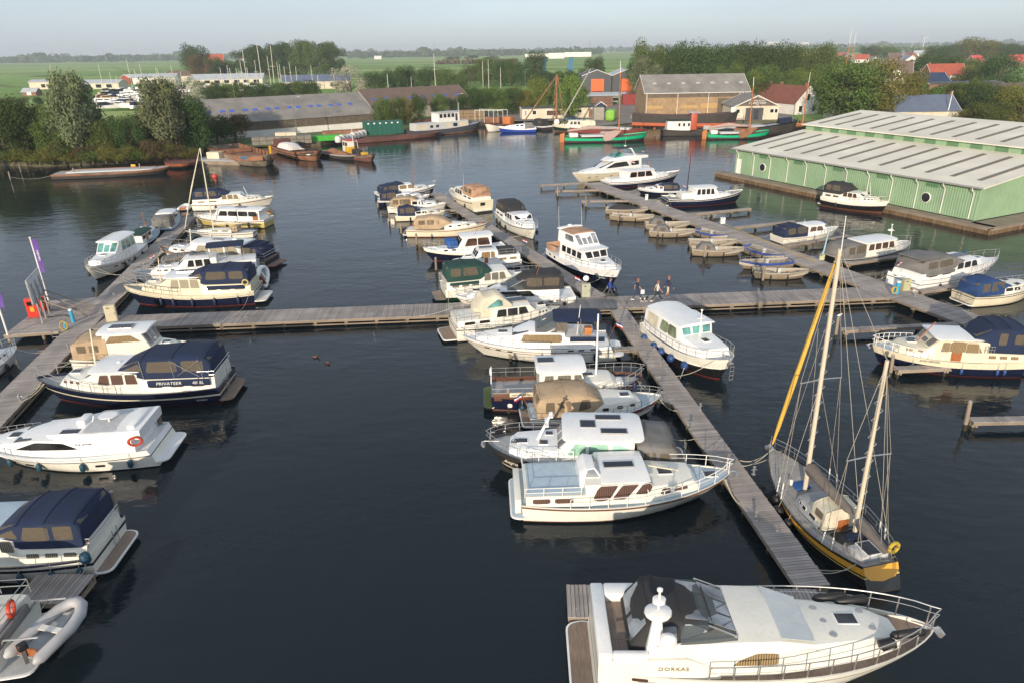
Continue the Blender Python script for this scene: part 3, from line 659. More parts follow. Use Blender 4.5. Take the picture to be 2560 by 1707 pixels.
# ---------------------------------------------------------------- boat types
def aft_cruiser(b,up,win=GLASS,can=None,ua=.36,uh=.6,ut=.87,cz=1.35,cw=True,da=.62,dh=1.2,dt=.2,nw=3,tw=3,aw=2,cwm=None,frame=RAILM,hat=True,uc=.1,fmat=GLASS,roof=None):
    fs,fb=b.fs,b.fb; zd=min(b.sheer(.35),b.sheer(.6))-b.bul-.03; za=fs+da; zh=fs+dh; zt=fb+dt
    A=b.shell('aft_cabin',[(.02,.82,.76,fs-.2,za-.06,za),(.05,.86,.8,fs-.2,za-.05,za+.03),(ua,.86,.8,zd,za-.05,za+.03)],up)
    H=b.shell('wheelhouse',[(ua-.03,.82,.76,zd,zh-.12,zh-.02),(ua,.82,.76,zd,zh-.1,zh),(uh,.78,.71,zd,zh-.1,zh),(uh+.06,.74,.66,zd,zt,zt+.07),(ut-.05,.52,.44,zd+.1,zt-.06,zt+.02),(ut,.42,.32,zd+.2,zd+.34,zd+.37)],up)
    z0=lerp(zd,zh,.5); z1=zh-.17; d=(uh-ua-.02)/nw
    for i in range(nw):
        u0=ua+.01+i*d; sa=d*.22 if i==0 else 0; sf=-d*.25 if i==nw-1 else 0
        b.win(H,[(u0+.006,u0+d-.008,z0,z1,sa*.6,sf)],win,frame)
    e=(ut-uh-.12)/max(1,tw)
    for i in range(tw): u0=uh+.085+i*e; b.win(H,[(u0,u0+e*.55,zt-.3,zt-.14)],GLASS if win is GLASS else win,r=.05)
    e=(ua-.08)/max(1,aw)
    for i in range(aw): u0=.06+i*e; b.win(A,[(u0+e*.12,u0+e*.8,fs+.12,fs+.34)],win,r=.06)
    b.front(H,2,3,fmat)
    if hat: b.hatch(uh+.14,0,zt+.06,.5,.5); 
    C=None
    if can is not None:
        zc=za; ue=ua+uc
        C=b.canopy([(.03,.8,.72,zc,zc+cz*.7,zc+cz*.75),(.055,.82,.76,zc,zc+cz*.86,zc+cz*.95),(ua*.55,.82,.77,zc,zc+cz*.9,zc+cz*1.03),(ua-.02,.8,.75,zc,zc+cz*.82,zc+cz*.95),(ue,.72,.66,zh,zh+.04,zh+.08)],can,
          [(.065,ua*.44,zc+.3*cz,zc+cz*.8),(ua*.5,ua*.9,zc+.3*cz,zc+cz*.8,0,-.005),[(ua*.95,zc+.36*cz),(ua+uc*.75,zh+.08),(ua*.97,zc+cz*.74)]] if cw else (),cwm,(3,3),(0,3) if cw else None)
    return A,H,C,zd,za,zh,zt
def sport_cruiser(b,up,win=GLASS,can=None,uw=.42,ut=.9,us=.12,dh=.75,ds=.7,cz=1.0,fmat=None,hat=1,panes=4):
    "low house raking into the foredeck, windscreen, canvas hood over an aft cockpit"
    fs,fb=b.fs,b.fb; zd=min(b.sheer(.3),b.sheer(.6))-b.bul-.03; zh=fs+dh; zt=fb+.22
    H=b.shell('deckhouse',[(us,.84,.8,fs-.2,zh-.1,zh-.04),(uw,.82,.74,zd,zh-.08,zh),(uw+.16,.78,.68,zd,zh-.05,zh+.05),(uw+.27,.66,.54,zd,zt+.04,zt+.1),(ut-.06,.44,.34,zd+.1,zt-.02,zt+.06),(ut,.34,.22,zd+.25,zd+.36,zd+.38)],up)
    b.win(H,[[(uw-.12,lerp(zd,zh,.42)),(uw+.2,lerp(zd,zh,.45)),(uw+.17,zh-.16),(uw-.08,zh-.13)]],win,r=.1)
    b.front(H,2,3,GLASS,my=.08)
    S=b.shell('windscreen',[(uw-.08,.74,.66,zh-.05,zh+ds*.95,zh+ds),(uw-.02,.74,.64,zh-.05,zh+ds*.9,zh+ds*.96),(uw+.11,.68,.6,zh-.03,zh+.05,zh+.07)],fmat or SCRG)
    b.front(S,1,panes,SCRG)
    fr=MB(); 
    for sd in(1,-1): fr.tube([(b.u2x(uw+.11),sd*.64*b.B/2,zh+.06),(b.u2x(uw-.02),sd*.645*b.B/2,zh+ds*.92),(b.u2x(uw-.08),sd*.66*b.B/2,zh+ds*.97)],.03,5)
    fr.tube([(b.u2x(uw-.02),-.64*b.B/2,zh+ds*.93),(b.u2x(uw-.02),0,zh+ds*1.0),(b.u2x(uw-.02),.64*b.B/2,zh+ds*.93)],.03,5); fr.build('screen_frame',RAILM,S.o)
    C=None
    if can is not None:
        C=b.canopy([(us-.04,.78,.7,zh-.1,zh+cz*.8,zh+cz*.85),(us,.8,.75,zh-.1,zh+cz*.95,zh+cz*1.05),(lerp(us,uw,.6),.8,.75,zh-.08,zh+cz,zh+cz*1.14),(uw-.05,.76,.68,zh-.05,zh+ds*.98,zh+cz*1.08),(uw+.03,.7,.62,zh+ds*.5,zh+ds*.55,zh+ds*.6)],can,
          [(us+.0,lerp(us,uw,.4),zh+.22*cz,zh+cz*.84),(lerp(us,uw,.45),lerp(us,uw,.84),zh+.2*cz,zh+cz*.86)],None,(3,3),(0,2))
    if hat: b.hatch(uw+.36,0,zt+.04,.5,.5)
    return H,S,C,zd,zh,zt
def sedan(b,up,win=GLASS,u0=.22,u1=.62,ut=.88,dh=1.25,dt=.2,nw=3,can=None,cz=1.15,fmat=GLASS,roof=GEL,frame=RAILM,over=.03,tw=2,wz=.48,npan=3,cwin=True,zc=None,slope=.06):
    fs,fb=b.fs,b.fb; zd=min(b.sheer(.3),b.sheer(.6))-b.bul-.03; zh=fs+dh; zt=fb+dt
    H=b.shell('wheelhouse',[(u0,.8,.74,zd,zh-.06,zh-.02),(u1,.76,.7,zd,zh-.06,zh),(u1+slope,.72,.64,zd,zt,zt+.06),(ut-.04,.5,.42,zd+.1,zt-.06,zt+.02),(ut,.4,.3,zd+.2,zd+.34,zd+.37)],up)
    b.slab('roof',u0-over,u1+over*.8,.8,zh,.07,.1,roof)
    d=(u1-u0-.02)/nw
    for i in range(nw): a=u0+.015+i*d; b.win(H,[(a+.004,a+d-.01,lerp(zd,zh,wz),zh-.15,d*.15 if i==0 else 0,-d*.25 if i==nw-1 else 0)],win,frame)
    e=(ut-u1-.14)/max(1,tw)
    for i in range(tw): a=u1+.09+i*e; b.win(H,[(a,a+e*.5,zt-.3,zt-.14)],GLASS,r=.06)
    b.front(H,1,npan,fmat)
    b.hatch(u1+.15,0,zt+.04,.5,.5)
    C=None
    if can is not None:
        zb=zc if zc is not None else fs-.1
        C=b.canopy([(.03,.8,.72,zb,zb+cz*.75,zb+cz*.8),(.06,.84,.78,zb,zb+cz*.95,zb+cz*1.02),(u0*.6,.84,.78,zb,zb+cz*1.05,zb+cz*1.15),(u0-.01,.82,.76,zb,zh-.1,zh-.02)],can,[(.07,u0*.48,zb+.3*cz,zb+cz*.88),(u0*.55,u0*.93,zb+.3*cz,zb+cz*.95)] if cwin else (),None,None,(0,3) if cwin else None)
    return H,C,zd,zh,zt
def small_cabin(b,up,win=GLASS,can=None,uc=.45,ut=.85,dh=.75,cz=1.0,dt=.15,nw=2,ds=.42,uh=.58):
    fs,fb=b.fs,b.fb; zd=min(b.sheer(.4),b.sheer(.6))-b.bul-.03; zh=fs+dh; zt=fb+dt
    H=b.shell('cabin',[(uc,.8,.72,zd,zh-.08,zh),(uh,.78,.7,zd,zh-.08,zh),(uh+.07,.7,.62,zd,zt+.03,zt+.08),(ut-.05,.5,.4,zd+.1,zt-.05,zt),(ut,.36,.26,zd+.18,zd+.26,zd+.28)],up)
    d=(uh-uc+.06)/nw
    for i in range(nw): b.win(H,[(uc+.015+i*d,uc+(i+1)*d-.008,lerp(zd,zh,.48),zh-.14,0,-d*.2 if i==nw-1 else 0)],win)
    b.front(H,1,2,GLASS)
    b.win(H,[(uh+.1,uh+.18,zt-.24,zt-.1)],win,r=.05)
    C=None
    if can is not None:
        zb=fs-.05
        C=b.canopy([(.05,.76,.7,zb,zb+cz*.7,zb+cz*.75),(.09,.8,.75,zb,zb+cz*.95,zb+cz*1.03),(uc*.6,.8,.75,zb,zb+cz*1.08,zb+cz*1.2),(uc+.02,.76,.68,zb,zh+.2,zh+.3),(uc+.1,.68,.6,zh,zh+.04,zh+.06)],can,[(.1,uc*.47,zb+.28*cz,zb+cz*.9),(uc*.53,uc*.97,zb+.28*cz,zb+cz*.98)],None,(3,2),(0,2))
    return H,C,zd,zh,zt
def antenna(b,u,y,z,h=2.2): b.pole('antenna',u,y,z,h,.015,WHITEP,-.05,.008,5)
# ---------------------------------------------------------------- boats at the left pier
b=Boat('motor_cruiser','white cruiser with navy hood at the far end of the left pier, rubber dinghy behind',(483,507),(684,490),3.4,1.05,1.45,hull=OFFW,bottom=BLKB,strake=BROWNS,deck=OFFW,vz=0.9)
aft_cruiser(b,OFFW,CURT,CNAVY); b.rail(.5,1,.6,h1=.7); b.pole('mast',.68,0,1.7,1.3,.04,WHITEP,-.3); b.fenders([.3,.6],-1)
b=Boat('motor_cruiser','cream yellow hulled cruiser with white cabin and brown stern door',(672,545),(486,538),3.3,1.15,1.3,fm=1.0,hull=YELH,bands=[(.72,YELH),(1,OFFW)],deck=OFFW,strake=BROWNS,vz=0.9)
H,C,zd,zh,zt=sedan(b,GEL,GLASS,.06,.62,.9,1.15,nw=4,tw=0); b.win(H,[(.075,.15,zd+.2,zh-.3)],VARN,name='door',r=.02); b.rail(.6,1,.55); b.solar(.35,0,zh+.16,1.4,.9); b.flag(.02,.4,1.2,1.1,(FLK,FLR,FLY)); b.fenders([.2,.5],1,FBLK)
# sailing yacht
def sailboat_small():
    b=Boat('sailing_yacht','small white sailing yacht with cream mast beside the cream yellow cruiser',(638,577),(459,575),2.7,.85,1.05,fm=.8,hull=OFFW,bands=[(.7,OFFW),(.8,NAVY),(1,OFFW)],deck=LGREY,ws=.6,pw=2,strake=None,rake=1.3)
    zd=.75; H=b.shell('coachroof',[(.3,.6,.54,zd,1.15,1.22),(.55,.58,.5,zd,1.15,1.22),(.74,.4,.3,zd+.1,1.05,1.08),(.8,.3,.2,zd+.15,1.0,1.01)],OFFW); b.win(H,[(.34,.44,.95,1.08),(.48,.58,.95,1.08)],GLASS,r=.05)
    b.canopy([(.22,.55,.5,.9,1.5,1.6),(.27,.56,.5,.9,1.55,1.68),(.36,.5,.42,1.2,1.25,1.28)],CTAN,[(.24,.3,1.1,1.4)],ribs=False)
    mx=.58; T=b.t.matrix_basis.inverted() if False else None
    zt=12.2; x=b.u2x(mx); b2=MB(); b2.tube([(x,0,1.1),(x-.2,0,zt)],[.075,.055],8); mo=b2.build('mast',CREAM,b.t,60)
    b2=MB(); b2.tube([(b.L/2-.15,0,1.15),(lerp(b.L/2-.15,x,.5),0,lerp(1.15,zt,.5)),(x-.15,0,zt-.1)],[.05,.085,.04],8); b2.build('furled_sail',CCREAM,b.t,60)
    b2=MB(); b2.tube([(x,0,1.75),(x-3.2,0,1.8)],[.05,.05]); b2.tube([(x,0,1.88),(x-1.6,0,1.98),(x-3.1,0,1.9)],[.12,.16,.08],8,1); b2.build('boom',[CREAM,CCREAM],b.t,60)
    b2=MB()
    for sd in(1,-1): b2.tube([(x-.1,sd*b.B*.42,.85),(x-.1,sd*.55,5.2),(x-.19,0,zt-.2)],.008,4)
    b2.tube([(-b.L/2+.1,0,.9),(x-.2,0,zt)],.008,4); b2.build('rigging',STEEL,b.t); b.rail(.1,1,.55,r=.014); b.fenders([.3,.6],1,FWHT,r=.1)
sailboat_small()
b=Boat('motor_yacht','navy hulled yacht with long white wheelhouse roof and small navy aft hood, teak bow edge',(680,640),(396,615),3.8,1.05,1.65,hull=NAVY,bands=[(.82,NAVY),(1,TEAK)],bottom=REDB,deck=GREYDK,bul=.2,strake=CREAM,stk_t=.74,vz=0.93)
H,C,zd,zh,zt=sedan(b,GEL,CURC,.2,.62,.9,1.35,.15,3,CNAVY,1.3,frame=None,wz=.4); b.platform(.9,rim=WINE); b.rail(.55,1,.65,h1=.8); b.mastx(.7,zt,1.7); b.radar(.3,zh+.2); b.solar(.45,0,zh+.18); b.box_rail(.0,.2,.86,1.1,.55)
b=Boat('small_cruiser','small white cruiser with grey hood and Dutch flag behind the square navy bimini',(395,668),(600,640),2.8,1.0,1.2,hull=OFFW,deck=GEL,strake=GREYS,vz=0.9)
H,C,zd,zh,zt=small_cabin(b,OFFW,CURB,CGREY,.42,.86,.85); b.flag(.02,.2,1.0,1.3,rake=-.2); b.rail(.6,1,.5); b.name('ISLA',.62,0,-1,.22,DKL,H,zh-.22)
b=Boat('motor_cruiser','white cruiser with square navy bimini squeezed behind the cream and navy yacht',(648,655),(330,678),3.4,1.15,1.45,hull=GEL,deck=GREYDK,strake=GREYS,vz=0.98)
A,H,C,zd,za,zh,zt=aft_cruiser(b,GEL,GLASS,None,.36,.58,.86); b.slab('bimini',.1,.4,.76,za+1.35,.04,.14,CNAVY)
tubes('bimini_pole',[[(b.u2x(u),sd*.74*b.B/2,za),(b.u2x(u),sd*.74*b.B/2,za+1.38)] for u in(.12,.25,.38) for sd in(1,-1)],.018,RAILM,b.t); b.rail(.5,1,.6,h1=.65); b.solar(.48,0,zh+.04,1.3,.6); b.pole('boathook',.62,-.3,zt,2.2,.025,VARN,-.4)
b=Boat('motor_yacht','cream yacht with navy lower hull and navy hood just above the cross pier',(645,714),(308,712),3.7,1.2,1.7,fm=1.05,bands=[(.72,NAVY),(.8,CREAM),(.9,NAVY),(1,CREAM)],bottom=REDB,deck=GREYDK,strake=CREAM,stk_t=.86,rake=1.2,bul=.2,vz=1.02)
A,H,C,zd,za,zh,zt=aft_cruiser(b,CREAM,CURC,CNAVY,.38,.63,.87,cz=1.25,aw=3); b.platform(.9,rim=OFFW,mat=OFFW); b.rail(.55,1,.6,h1=.75,r=.024); b.pole('mast',.72,0,zt,1.9,.05,CREAM,-.12); b.fenders([.12,.3,.47,.62,.72],1,FNAVY); b.slab('roof_rim',.37,.66,.78,zh,.05,.07,GEL)
b.box('weather_cloth',.06,.34,.84,.868,za-.42,za-.1,CNAVY,.01); b.solar(.52,-.2,zh+.13,1.5,.5); b.buoy(b.u2x(.05),.82*b.B/2+.08,za+.1,0,math.pi/2,.22,GOLDL)
def dinghy(label,loc,rz,tilt=0,L=2.6,col=RUBD,roll=0):
    t=thing('rubber_dinghy',label,'dinghy',loc,rz); t.rotation_euler=(roll,tilt,rz); r=.2; w=.58
    path=[(-L/2,w,0),(-L/2+.2,w,0),(L*.1,w,.02),(L*.32,w*.8,.08),(L*.45,w*.4,.15),(L*.48,0,.17)]; path=path+[(x,-y,z) for x,y,z in path[-2::-1]]
    b=MB(); n=len(path); b.tube(path,[.06]+[r]*(n-2)+[.06],10); b.build('tube',col,t,60)
    b=MB(); b.add([(-L/2+.25,w-.05,-.1),(L*.3,w*.75,-.06),(L*.42,0,.02),(L*.3,-w*.75,-.06),(-L/2+.25,-w+.05,-.1)],[(0,1,2,3,4)]); b.ext([(-L/2+.25,w-.05,-.14),(-L/2+.25,-w+.05,-.14),(L*.4,0,-.05)],(0,0,.03)); b.build('floor',GREYDK,t)
    b=MB(); b.box((-L/2+.32,0,.05),(.05,w*2-.3,.35)); b.build('transom_board',VARN,t); b=MB(); b.box((0,0,.1),(.22,w*2-.2,.04)); b.build('thwart',OFFW,t)
    return t
dinghy('white round rubber dinghy hung at the stern of the cream and navy yacht',P(657,690,.9),R(100),R(-12),2.4,GEL,roll=R(65))
dinghy('small white rubber dinghy at the stern of the farthest left pier cruiser',P(462,520,.3),R(100),0,2.2,GEL)
b=Boat('motor_cruiser','white pilothouse cruiser with teal windscreen, bow towards the camera, left of the left pier',(338,608),(216,668),3.2,1.2,1.65,hull=GEL,bands=[(.3,NAVY),(1,OFFW)],deck=GEL,strake=GREYS,rake=1.5,flare=.2,vz=1.05)
H,C,zd,zh,zt=sedan(b,GEL,TEALG,.22,.52,.88,1.45,.12,3,fmat=TEALG,over=.05,slope=.1,tw=0); b.ports([.5,.62,.72],.72,.5,.14); b.rail(.45,1,.5); b.fenders([.2,.4,.6],1,FBLK); b.fender(.93,-1,FBLK,ball=True,r=.18)
b=Boat('tug_boat','small dark blue tug with green cabin roof and a white tyre on its bow',(332,612),(389,561),2.6,1.0,1.6,fm=.9,bands=[(.8,NAVY),(1,PALEBL)],deck=PALEBL,ws=.7,pw=3,rake=.5,bul=.3)
H=b.shell('cabin',[(.1,.7,.66,.8,1.9,2.0),(.5,.66,.62,.8,1.95,2.05),(.52,.66,.6,.8,1.9,1.95)],WHITEP); b.slab('roof',.05,.55,.76,1.98,.07,.1,CGREEN); b.win(H,[(.13,.24,1.3,1.75),(.36,.48,1.3,1.75)],GLASS); b.win(H,[(.26,.34,.9,1.8)],VARN,name='door',r=.02); b.front(H,1,3,GLASS)
b.slab('skylight',.6,.8,.4,1.35,.2,.1,GEL); b.pole('mast',.58,0,1.2,2.9,.05,VARN,0); b.buoy(b.L/2-.05,0,1.6,0,0,.33,WHITEP); b.fenders([.1,.3],1,BUOY,r=.16,ball=True); b.rail(.6,.9,.5,bow=False); b.pole('funnel',.56,.3,1.2,1.0,.13,GEL,0,.12)
b=Boat('motor_cruiser','navy hulled cruiser with grey aft hood behind the green roofed tug',(403,571),(437,528),2.8,1.05,1.4,bands=[(.8,NAVY),(1,PALEBL)],deck=GEL,vz=0.95)
H,C,zd,zh,zt=sedan(b,PALEBL,GLASS,.32,.6,.88,1.15,.1,2,CGREY,1.2); b.rail(.55,1,.5); b.name('L. JOHANNA',.06,.75,1,.18,GOLDL)
# foreground left
b=Boat('motor_cruiser','cruiser with tan hood and white curved roof with solar panel behind the navy hooded yacht',(196,880),(470,855),3.3,1.15,1.5,hull=OFFW,deck=OFFW,strake=BROWNS,vz=0.86)
H,C,zd,zh,zt=sedan(b,OFFW,CURT,.32,.66,.9,1.75,.1,1,None,fmat=PALEG,over=.06,tw=0,wz=.68)
b.canopy([(.03,.84,.78,1.05,2.2,2.3),(.06,.86,.8,1.05,2.35,2.5),(.2,.86,.8,1.05,2.45,2.6),(.34,.82,.76,1.05,zh-.25,zh-.1)],CTAN,[(.08,.16,1.6,2.15),(.19,.27,1.6,2.15)],None,None,(0,3)); b.solar(.45,-.1,zh+.2,1.4,.8); b.radar(.7,zt+.3,.2)
b=Boat('motor_yacht','navy hulled yacht with white wheelhouse, big navy hood and white lettering on its cloth',(568,940),(90,941),3.9,1.25,1.75,fm=1.1,bands=[(.6,NAVY),(.68,CREAM),(1,NAVY)],bottom=REDB,deck=GREYDK,cap=NAVY,rake=1.3,bul=.15,strake=NAVY,stk_t=.97,vz=0.9)
A,H,C,zd,za,zh,zt=aft_cruiser(b,OFFW,CURB,CNAVY,.4,.64,.87,cz=1.45,da=.72,aw=3,tw=3,uc=.12)
b.slab('wheelhouse_roof',.38,.67,.78,zh,.05,.08,GEL); b.platform(.7,.35,TEAK,rim=TEAK,w=.9); b.rail(.52,1,.62,h1=.8,r=.024); b.pole('mast',.68,0,zt,3.0,.065,CREAM,-.1); b.radar(.55,zh+.12,.12,.1)
b.box('weather_cloth',.04,.36,.86,.89,za-.5,za-.05,CNAVY,.01); b.name('PRIVATEER',.25,0,1,.3,LOGO,A,za-.27,shear=.2).location.y+=.14; b.name('40 SL',.1,0,1,.3,LOGO,A,za-.27,shear=.2).location.y+=.14
b.box_rail(.015,.1,.8,za-.1,.5,ends=(1,0)); b.ladder(0,1,.4,1.9,.5,y=.3,x=-b.L/2-.06); b.name('ROTTERDAM',.1,.45,1,.1,LOGO)
tubes('hood_pole',[[(b.u2x(u),sd*.83*b.B/2,za),(b.u2x(u+.01),sd*.79*b.B/2,za+1.25)] for u in(.075,.22,.375) for sd in(1,-1)],.02,RAILM,b.t)
rib=MB(); rib.tube([(b.u2x(.22),.85*b.B/2,za+1.2),(b.u2x(.09),.85*b.B/2,za+.1)],.016,5); rib.tube([(b.u2x(.08),.85*b.B/2,za+1.2),(b.u2x(.2),.85*b.B/2,za+.2)],.016,5); rib.build('hood_frame',RAILM,b.t)
b=Boat('motor_yacht','white flybridge cruiser with lifebuoy on its stern quarter and dark line of fenders',(395,1088),(-62,1100),3.8,1.35,1.7,hull=OFFW,bands=[(.72,OFFW),(.76,ANTH),(1,GEL)],bottom=BLKB,deck=GEL,rake=1.6,srake=-.5,vz=0.76)
fs=1.35; zd=1.0; zt=1.95
H=b.shell('deckhouse',[(.06,.86,.8,fs-.2,2.15,2.2),(.42,.86,.78,zd,2.2,2.3),(.62,.8,.66,zd,2.2,2.32),(.74,.7,.55,zd,zt,zt+.06),(.86,.5,.36,zd+.2,zt-.15,zt-.08),(.92,.36,.22,1.5,1.62,1.64)],GEL)
b.win(H,[[(.36,1.65),(.72,1.62),(.6,2.12),(.44,2.08)]],GLASS,r=.12); b.front(H,2,3,GLASS,my=.06)
F=b.shell('flybridge_coaming',[(.02,.78,.8,2.1,2.75,2.76),(.3,.8,.76,2.15,2.62,2.63),(.5,.66,.5,2.25,2.4,2.42),(.56,.5,.4,2.25,2.3,2.31)],GEL)
b.slab('flybridge_floor',.08,.34,.7,2.66,.03,0,LGREY); b.box('helm_console',.37,.42,-.45,.1,2.5,2.85,GEL,.1); b.seat(.06,.1,-.6,.6,2.66,GEL,.25); b.hatch(.42,.45,2.5,.9,.45)
t_=MB(); t_.lathe([(.05,2.66),(.05,3.1),(.45,3.12),(.45,3.16)],12,(b.u2x(.24),.1,0)); t_.build('table',GEL,b.t,40)
b.buoy(b.u2x(.045),.84*b.B/2+.08,2.1,0,math.pi/2+.3,.3); b.platform(.6,.5,GEL,w=.9); b.fenders([.12,.38,.63,.82],1,FTEAL,r=.13,ln=.5); b.ports([.3,.72,.84],.5,.5,.16); b.name('Le jouir',.33,0,1,.26,DKL,H,2.0,shear=.3); b.rail(.72,1,.5); b.ladder(0,1,.5,1.3,.4,y=.5,x=-b.L/2+.2); b.hatch(.77,0,zt,.5,.5)
b.strake(PALEBL,.9,.05,'stripe',.012,.2,.9); b.pole('antenna_arch',.34,0,2.6,.5,.04,GEL,-.3)
b=Boat('motor_yacht','white cruiser with tall royal navy hood and curtained window in the left bottom corner',(272,1338),(-215,1345),3.6,1.3,1.6,hull=OFFW,bands=[(.7,OFFW),(.82,NAVY),(1,OFFW)],deck=OFFW,strake=NAVY,stk_t=.98)
A,H,C,zd,za,zh,zt=aft_cruiser(b,OFFW,CURG,CNAVY,.36,.62,.87,cz=1.5,aw=3,uc=.13); b.platform(.6,.35,TEAK,w=.88); b.fenders([.06,.2,.36],1,FTEAL); b.name('SUCCES  93/50',.16,.76,1,.18,DKL); b.ladder(0,1,.4,1.5,.4,y=-.3,x=-b.L/2-.1); b.box_rail(.005,.05,.7,za-.2,.5); b.fender(.01,1,FTEAL,r=.2,z=1.5); b.slab('wheelhouse_roof',.4,.66,.78,zh,.05,.07,PALEBL)
b=Boat('motor_yacht','grey topped cruiser with orange lifebuoy and davits cut by the bottom left corner',(42,1572),P(42,1572,1.0)+Vector((-9.2,-.6,0)),3.6,1.25,1.6,hull=OFFW,deck=GREYDK,strake=BROWNS)
A,H,C,zd,za,zh,zt=aft_cruiser(b,OFFW,GLASS,None,.36,.6,.87); b.platform(1.1,.4,LGREY,w=.95); b.slab('bimini',.1,.42,.78,za+1.3,.04,.1,CGREY); b.buoy(-b.L/2+.15,-.3,2.1,0,.3,.33); b.box_rail(.01,.34,.8,za,.7,r=.022)
b.box('transom_cushion',-.005,.01,-.5,.7,1.3,1.75,CGREY,.03); b.win(A,[(.05,.14,1.2,1.55),(.18,.28,1.2,1.55)],GLASS)
tubes('davit',[[(-b.L/2+.1,y,1.2),(-b.L/2-.2,y,1.75),(-b.L/2-1.3,y,1.8)] for y in(-1.0,1.0)],.045,RAILM,b.t,6)
_a=P(200,1510,.95); _b=P(48,1650,.95); dinghy('grey rubber dinghy with outboard hanging on davits in the left bottom corner',(_a+_b)/2,math.atan2((_a-_b).y,(_a-_b).x),0,(_a-_b).length,RUBD)
o_=thing('outboard_motor','small black outboard motor on the grey rubber dinghy','outboard motor',P(62,1632,1.0),R(52)); bb=MB(); bb.box((0,0,.3),(.3,.24,.3)); bb.build('cowl',FBLK,o_,40,.08,3); bb=MB(); bb.box((-.03,0,-.1),(.12,.1,.6)); bb.build('shaft',STEEL,o_)
b=Boat('motor_cruiser','white cruiser cut by the left edge, bow pointing to the fuel platform',Vector((-35.4,36.4,1.1)),P(40,862,1.15),3.2,1.05,1.4,hull=PALEBL,bands=[(1,GEL)],deck=GEL,strake=GREYS)
H,C,zd,zh,zt=sedan(b,GEL,GLASS,.3,.6,.88,1.0,.2,2); b.rail(.5,1,.6,h1=.8,r=.022); b.fenders([.5,.75],-1,FBLK); b.pole('mast',.66,.1,zt,4.2,.04,CREAM,0)
# ---------------------------------------------------------------- boats at the upper pier
b=Boat('motor_cruiser','farthest white cruiser with wooden mast on the upper pier',(940,483),(1089,462),3.0,.95,1.3,hull=NAVY,bands=[(.7,NAVY),(1,GEL)],deck=GEL,strake=BROWNS,vz=1)
H,C,zd,zh,zt=small_cabin(b,GEL,CURT,CNAVY,.34,.86,1.0,uh=.56); b.rail(.55,1,.5); b.pole('mast',.62,0,zt,3.4,.05,VARN,0)
b=Boat('small_cruiser','small navy hulled cruiser with white cabin and navy hood, second on the upper pier',(943,499),(1075,486),2.7,.85,1.2,hull=NAVY,bands=[(.75,NAVY),(1,GEL)],deck=GEL,strake=GREYS,vz=1)
small_cabin(b,GEL,PALEG,CNAVY,.36,.86,.8,uh=.6); b.rail(.5,1,.4)
b=Boat('small_cruiser','small white cruiser with tan hood and looping bow rail, third on the upper pier',(972,514),(1115,507),2.6,.85,1.2,hull=OFFW,deck=GEL,strake=GREYS,vz=1)
small_cabin(b,GEL,GLASS,CTAN,.42,.86,.8); b.rail(.6,1,.55,h1=.8); b.rail(0,.1,.6,bow=False)
b=Boat('small_cruiser','tiny cream cabin boat with navy spray hood on the upper pier',(988,537),(1113,526),2.3,.7,.95,hull=CREAM,deck=OFFW,strake=OFFW,stk_t=.95,vz=1.05)
H,C,zd,zh,zt=small_cabin(b,OFFW,GLASS,CNAVY,.4,.88,.5,cz=.95); b.rail(.6,1,.4); b.fenders([.3,.5,.75],-1,FBLK,r=.09,ln=.4)
b=Boat('motor_sloop','cream sloop boat with brown strake and large tan hood on the upper pier',(1018,569),(1217,556),3.0,.85,1.3,fm=.8,hull=CREAM,bands=[(.8,CREAM),(.88,BROWNS),(1,CREAM)],bottom=REDB,deck=OFFW,pw=2.8,vz=1.05)
fs=.85; H=b.shell('cabin',[(.48,.74,.66,.7,1.35,1.42),(.62,.68,.58,.7,1.3,1.38),(.84,.4,.3,.9,1.3,1.33),(.88,.3,.2,1.0,1.1,1.12)],OFFW); b.ports([],.5); b.win(H,[(.53,.57,1.0,1.18),(.64,.68,1.05,1.2),(.75,.79,1.1,1.22)],GLASS,r=.09); b.rail(.68,1,.4,mid=False); b.hatch(.72,0,1.36,.45,.45)
b.canopy([(.1,.74,.66,.85,1.6,1.65),(.13,.76,.7,.85,1.9,2.0),(.3,.78,.72,.85,2.05,2.2),(.42,.76,.7,.85,1.95,2.1),(.56,.6,.52,1.38,1.42,1.44)],CTAN,[(.16,.24,1.3,1.75),(.27,.35,1.3,1.8),(.4,.47,1.35,1.7)],None,(3,3),(0,2)); b.platform(.5,.3)
b=Boat('motor_cruiser','navy hulled cruiser with bright blue tarpaulin and red waterline, bow towards open water',(1262,612),(1057,619),3.2,1.1,1.65,fm=1.0,bands=[(.8,NAVY),(1,GEL)],bottom=REDB,deck=GEL,strake=CREAM,stk_t=.8,rake=1.2,vz=0.9)
H,C,zd,zh,zt=sedan(b,GEL,BRNG,.2,.54,.86,1.45,-.15,2,None,tw=2); b.box('tarpaulin',.6,.72,-.6,.6,1.4,2.25,CBLUE,.06); b.rail(.5,1,.6,h1=.75,r=.022); b.pole('boathook',.4,.4,zh,1.6,.03,VARN,-.5)
b=Boat('motor_cruiser','white cruiser with tan side door and low charcoal hood, behind the dark green hood',(1297,641),(1130,650),3.1,1.2,1.4,bands=[(.6,NAVY),(1,GEL)],deck=GEL,strake=GREYS,vz=0.9)
A,H,C,zd,za,zh,zt=aft_cruiser(b,GEL,CURT,None,.38,.62,.87); b.win(H,[(.5,.55,zd+.15,zh-.2)],VARN,name='door',r=.03); b.box('folded_hood',.06,.32,-.7,.7,za,za+.4,CDKG,.15); b.flag(.0,0,za,1.2); b.box_rail(.01,.34,.8,za,.6); b.solar(.5,0,zh+.05,1.2,.7)
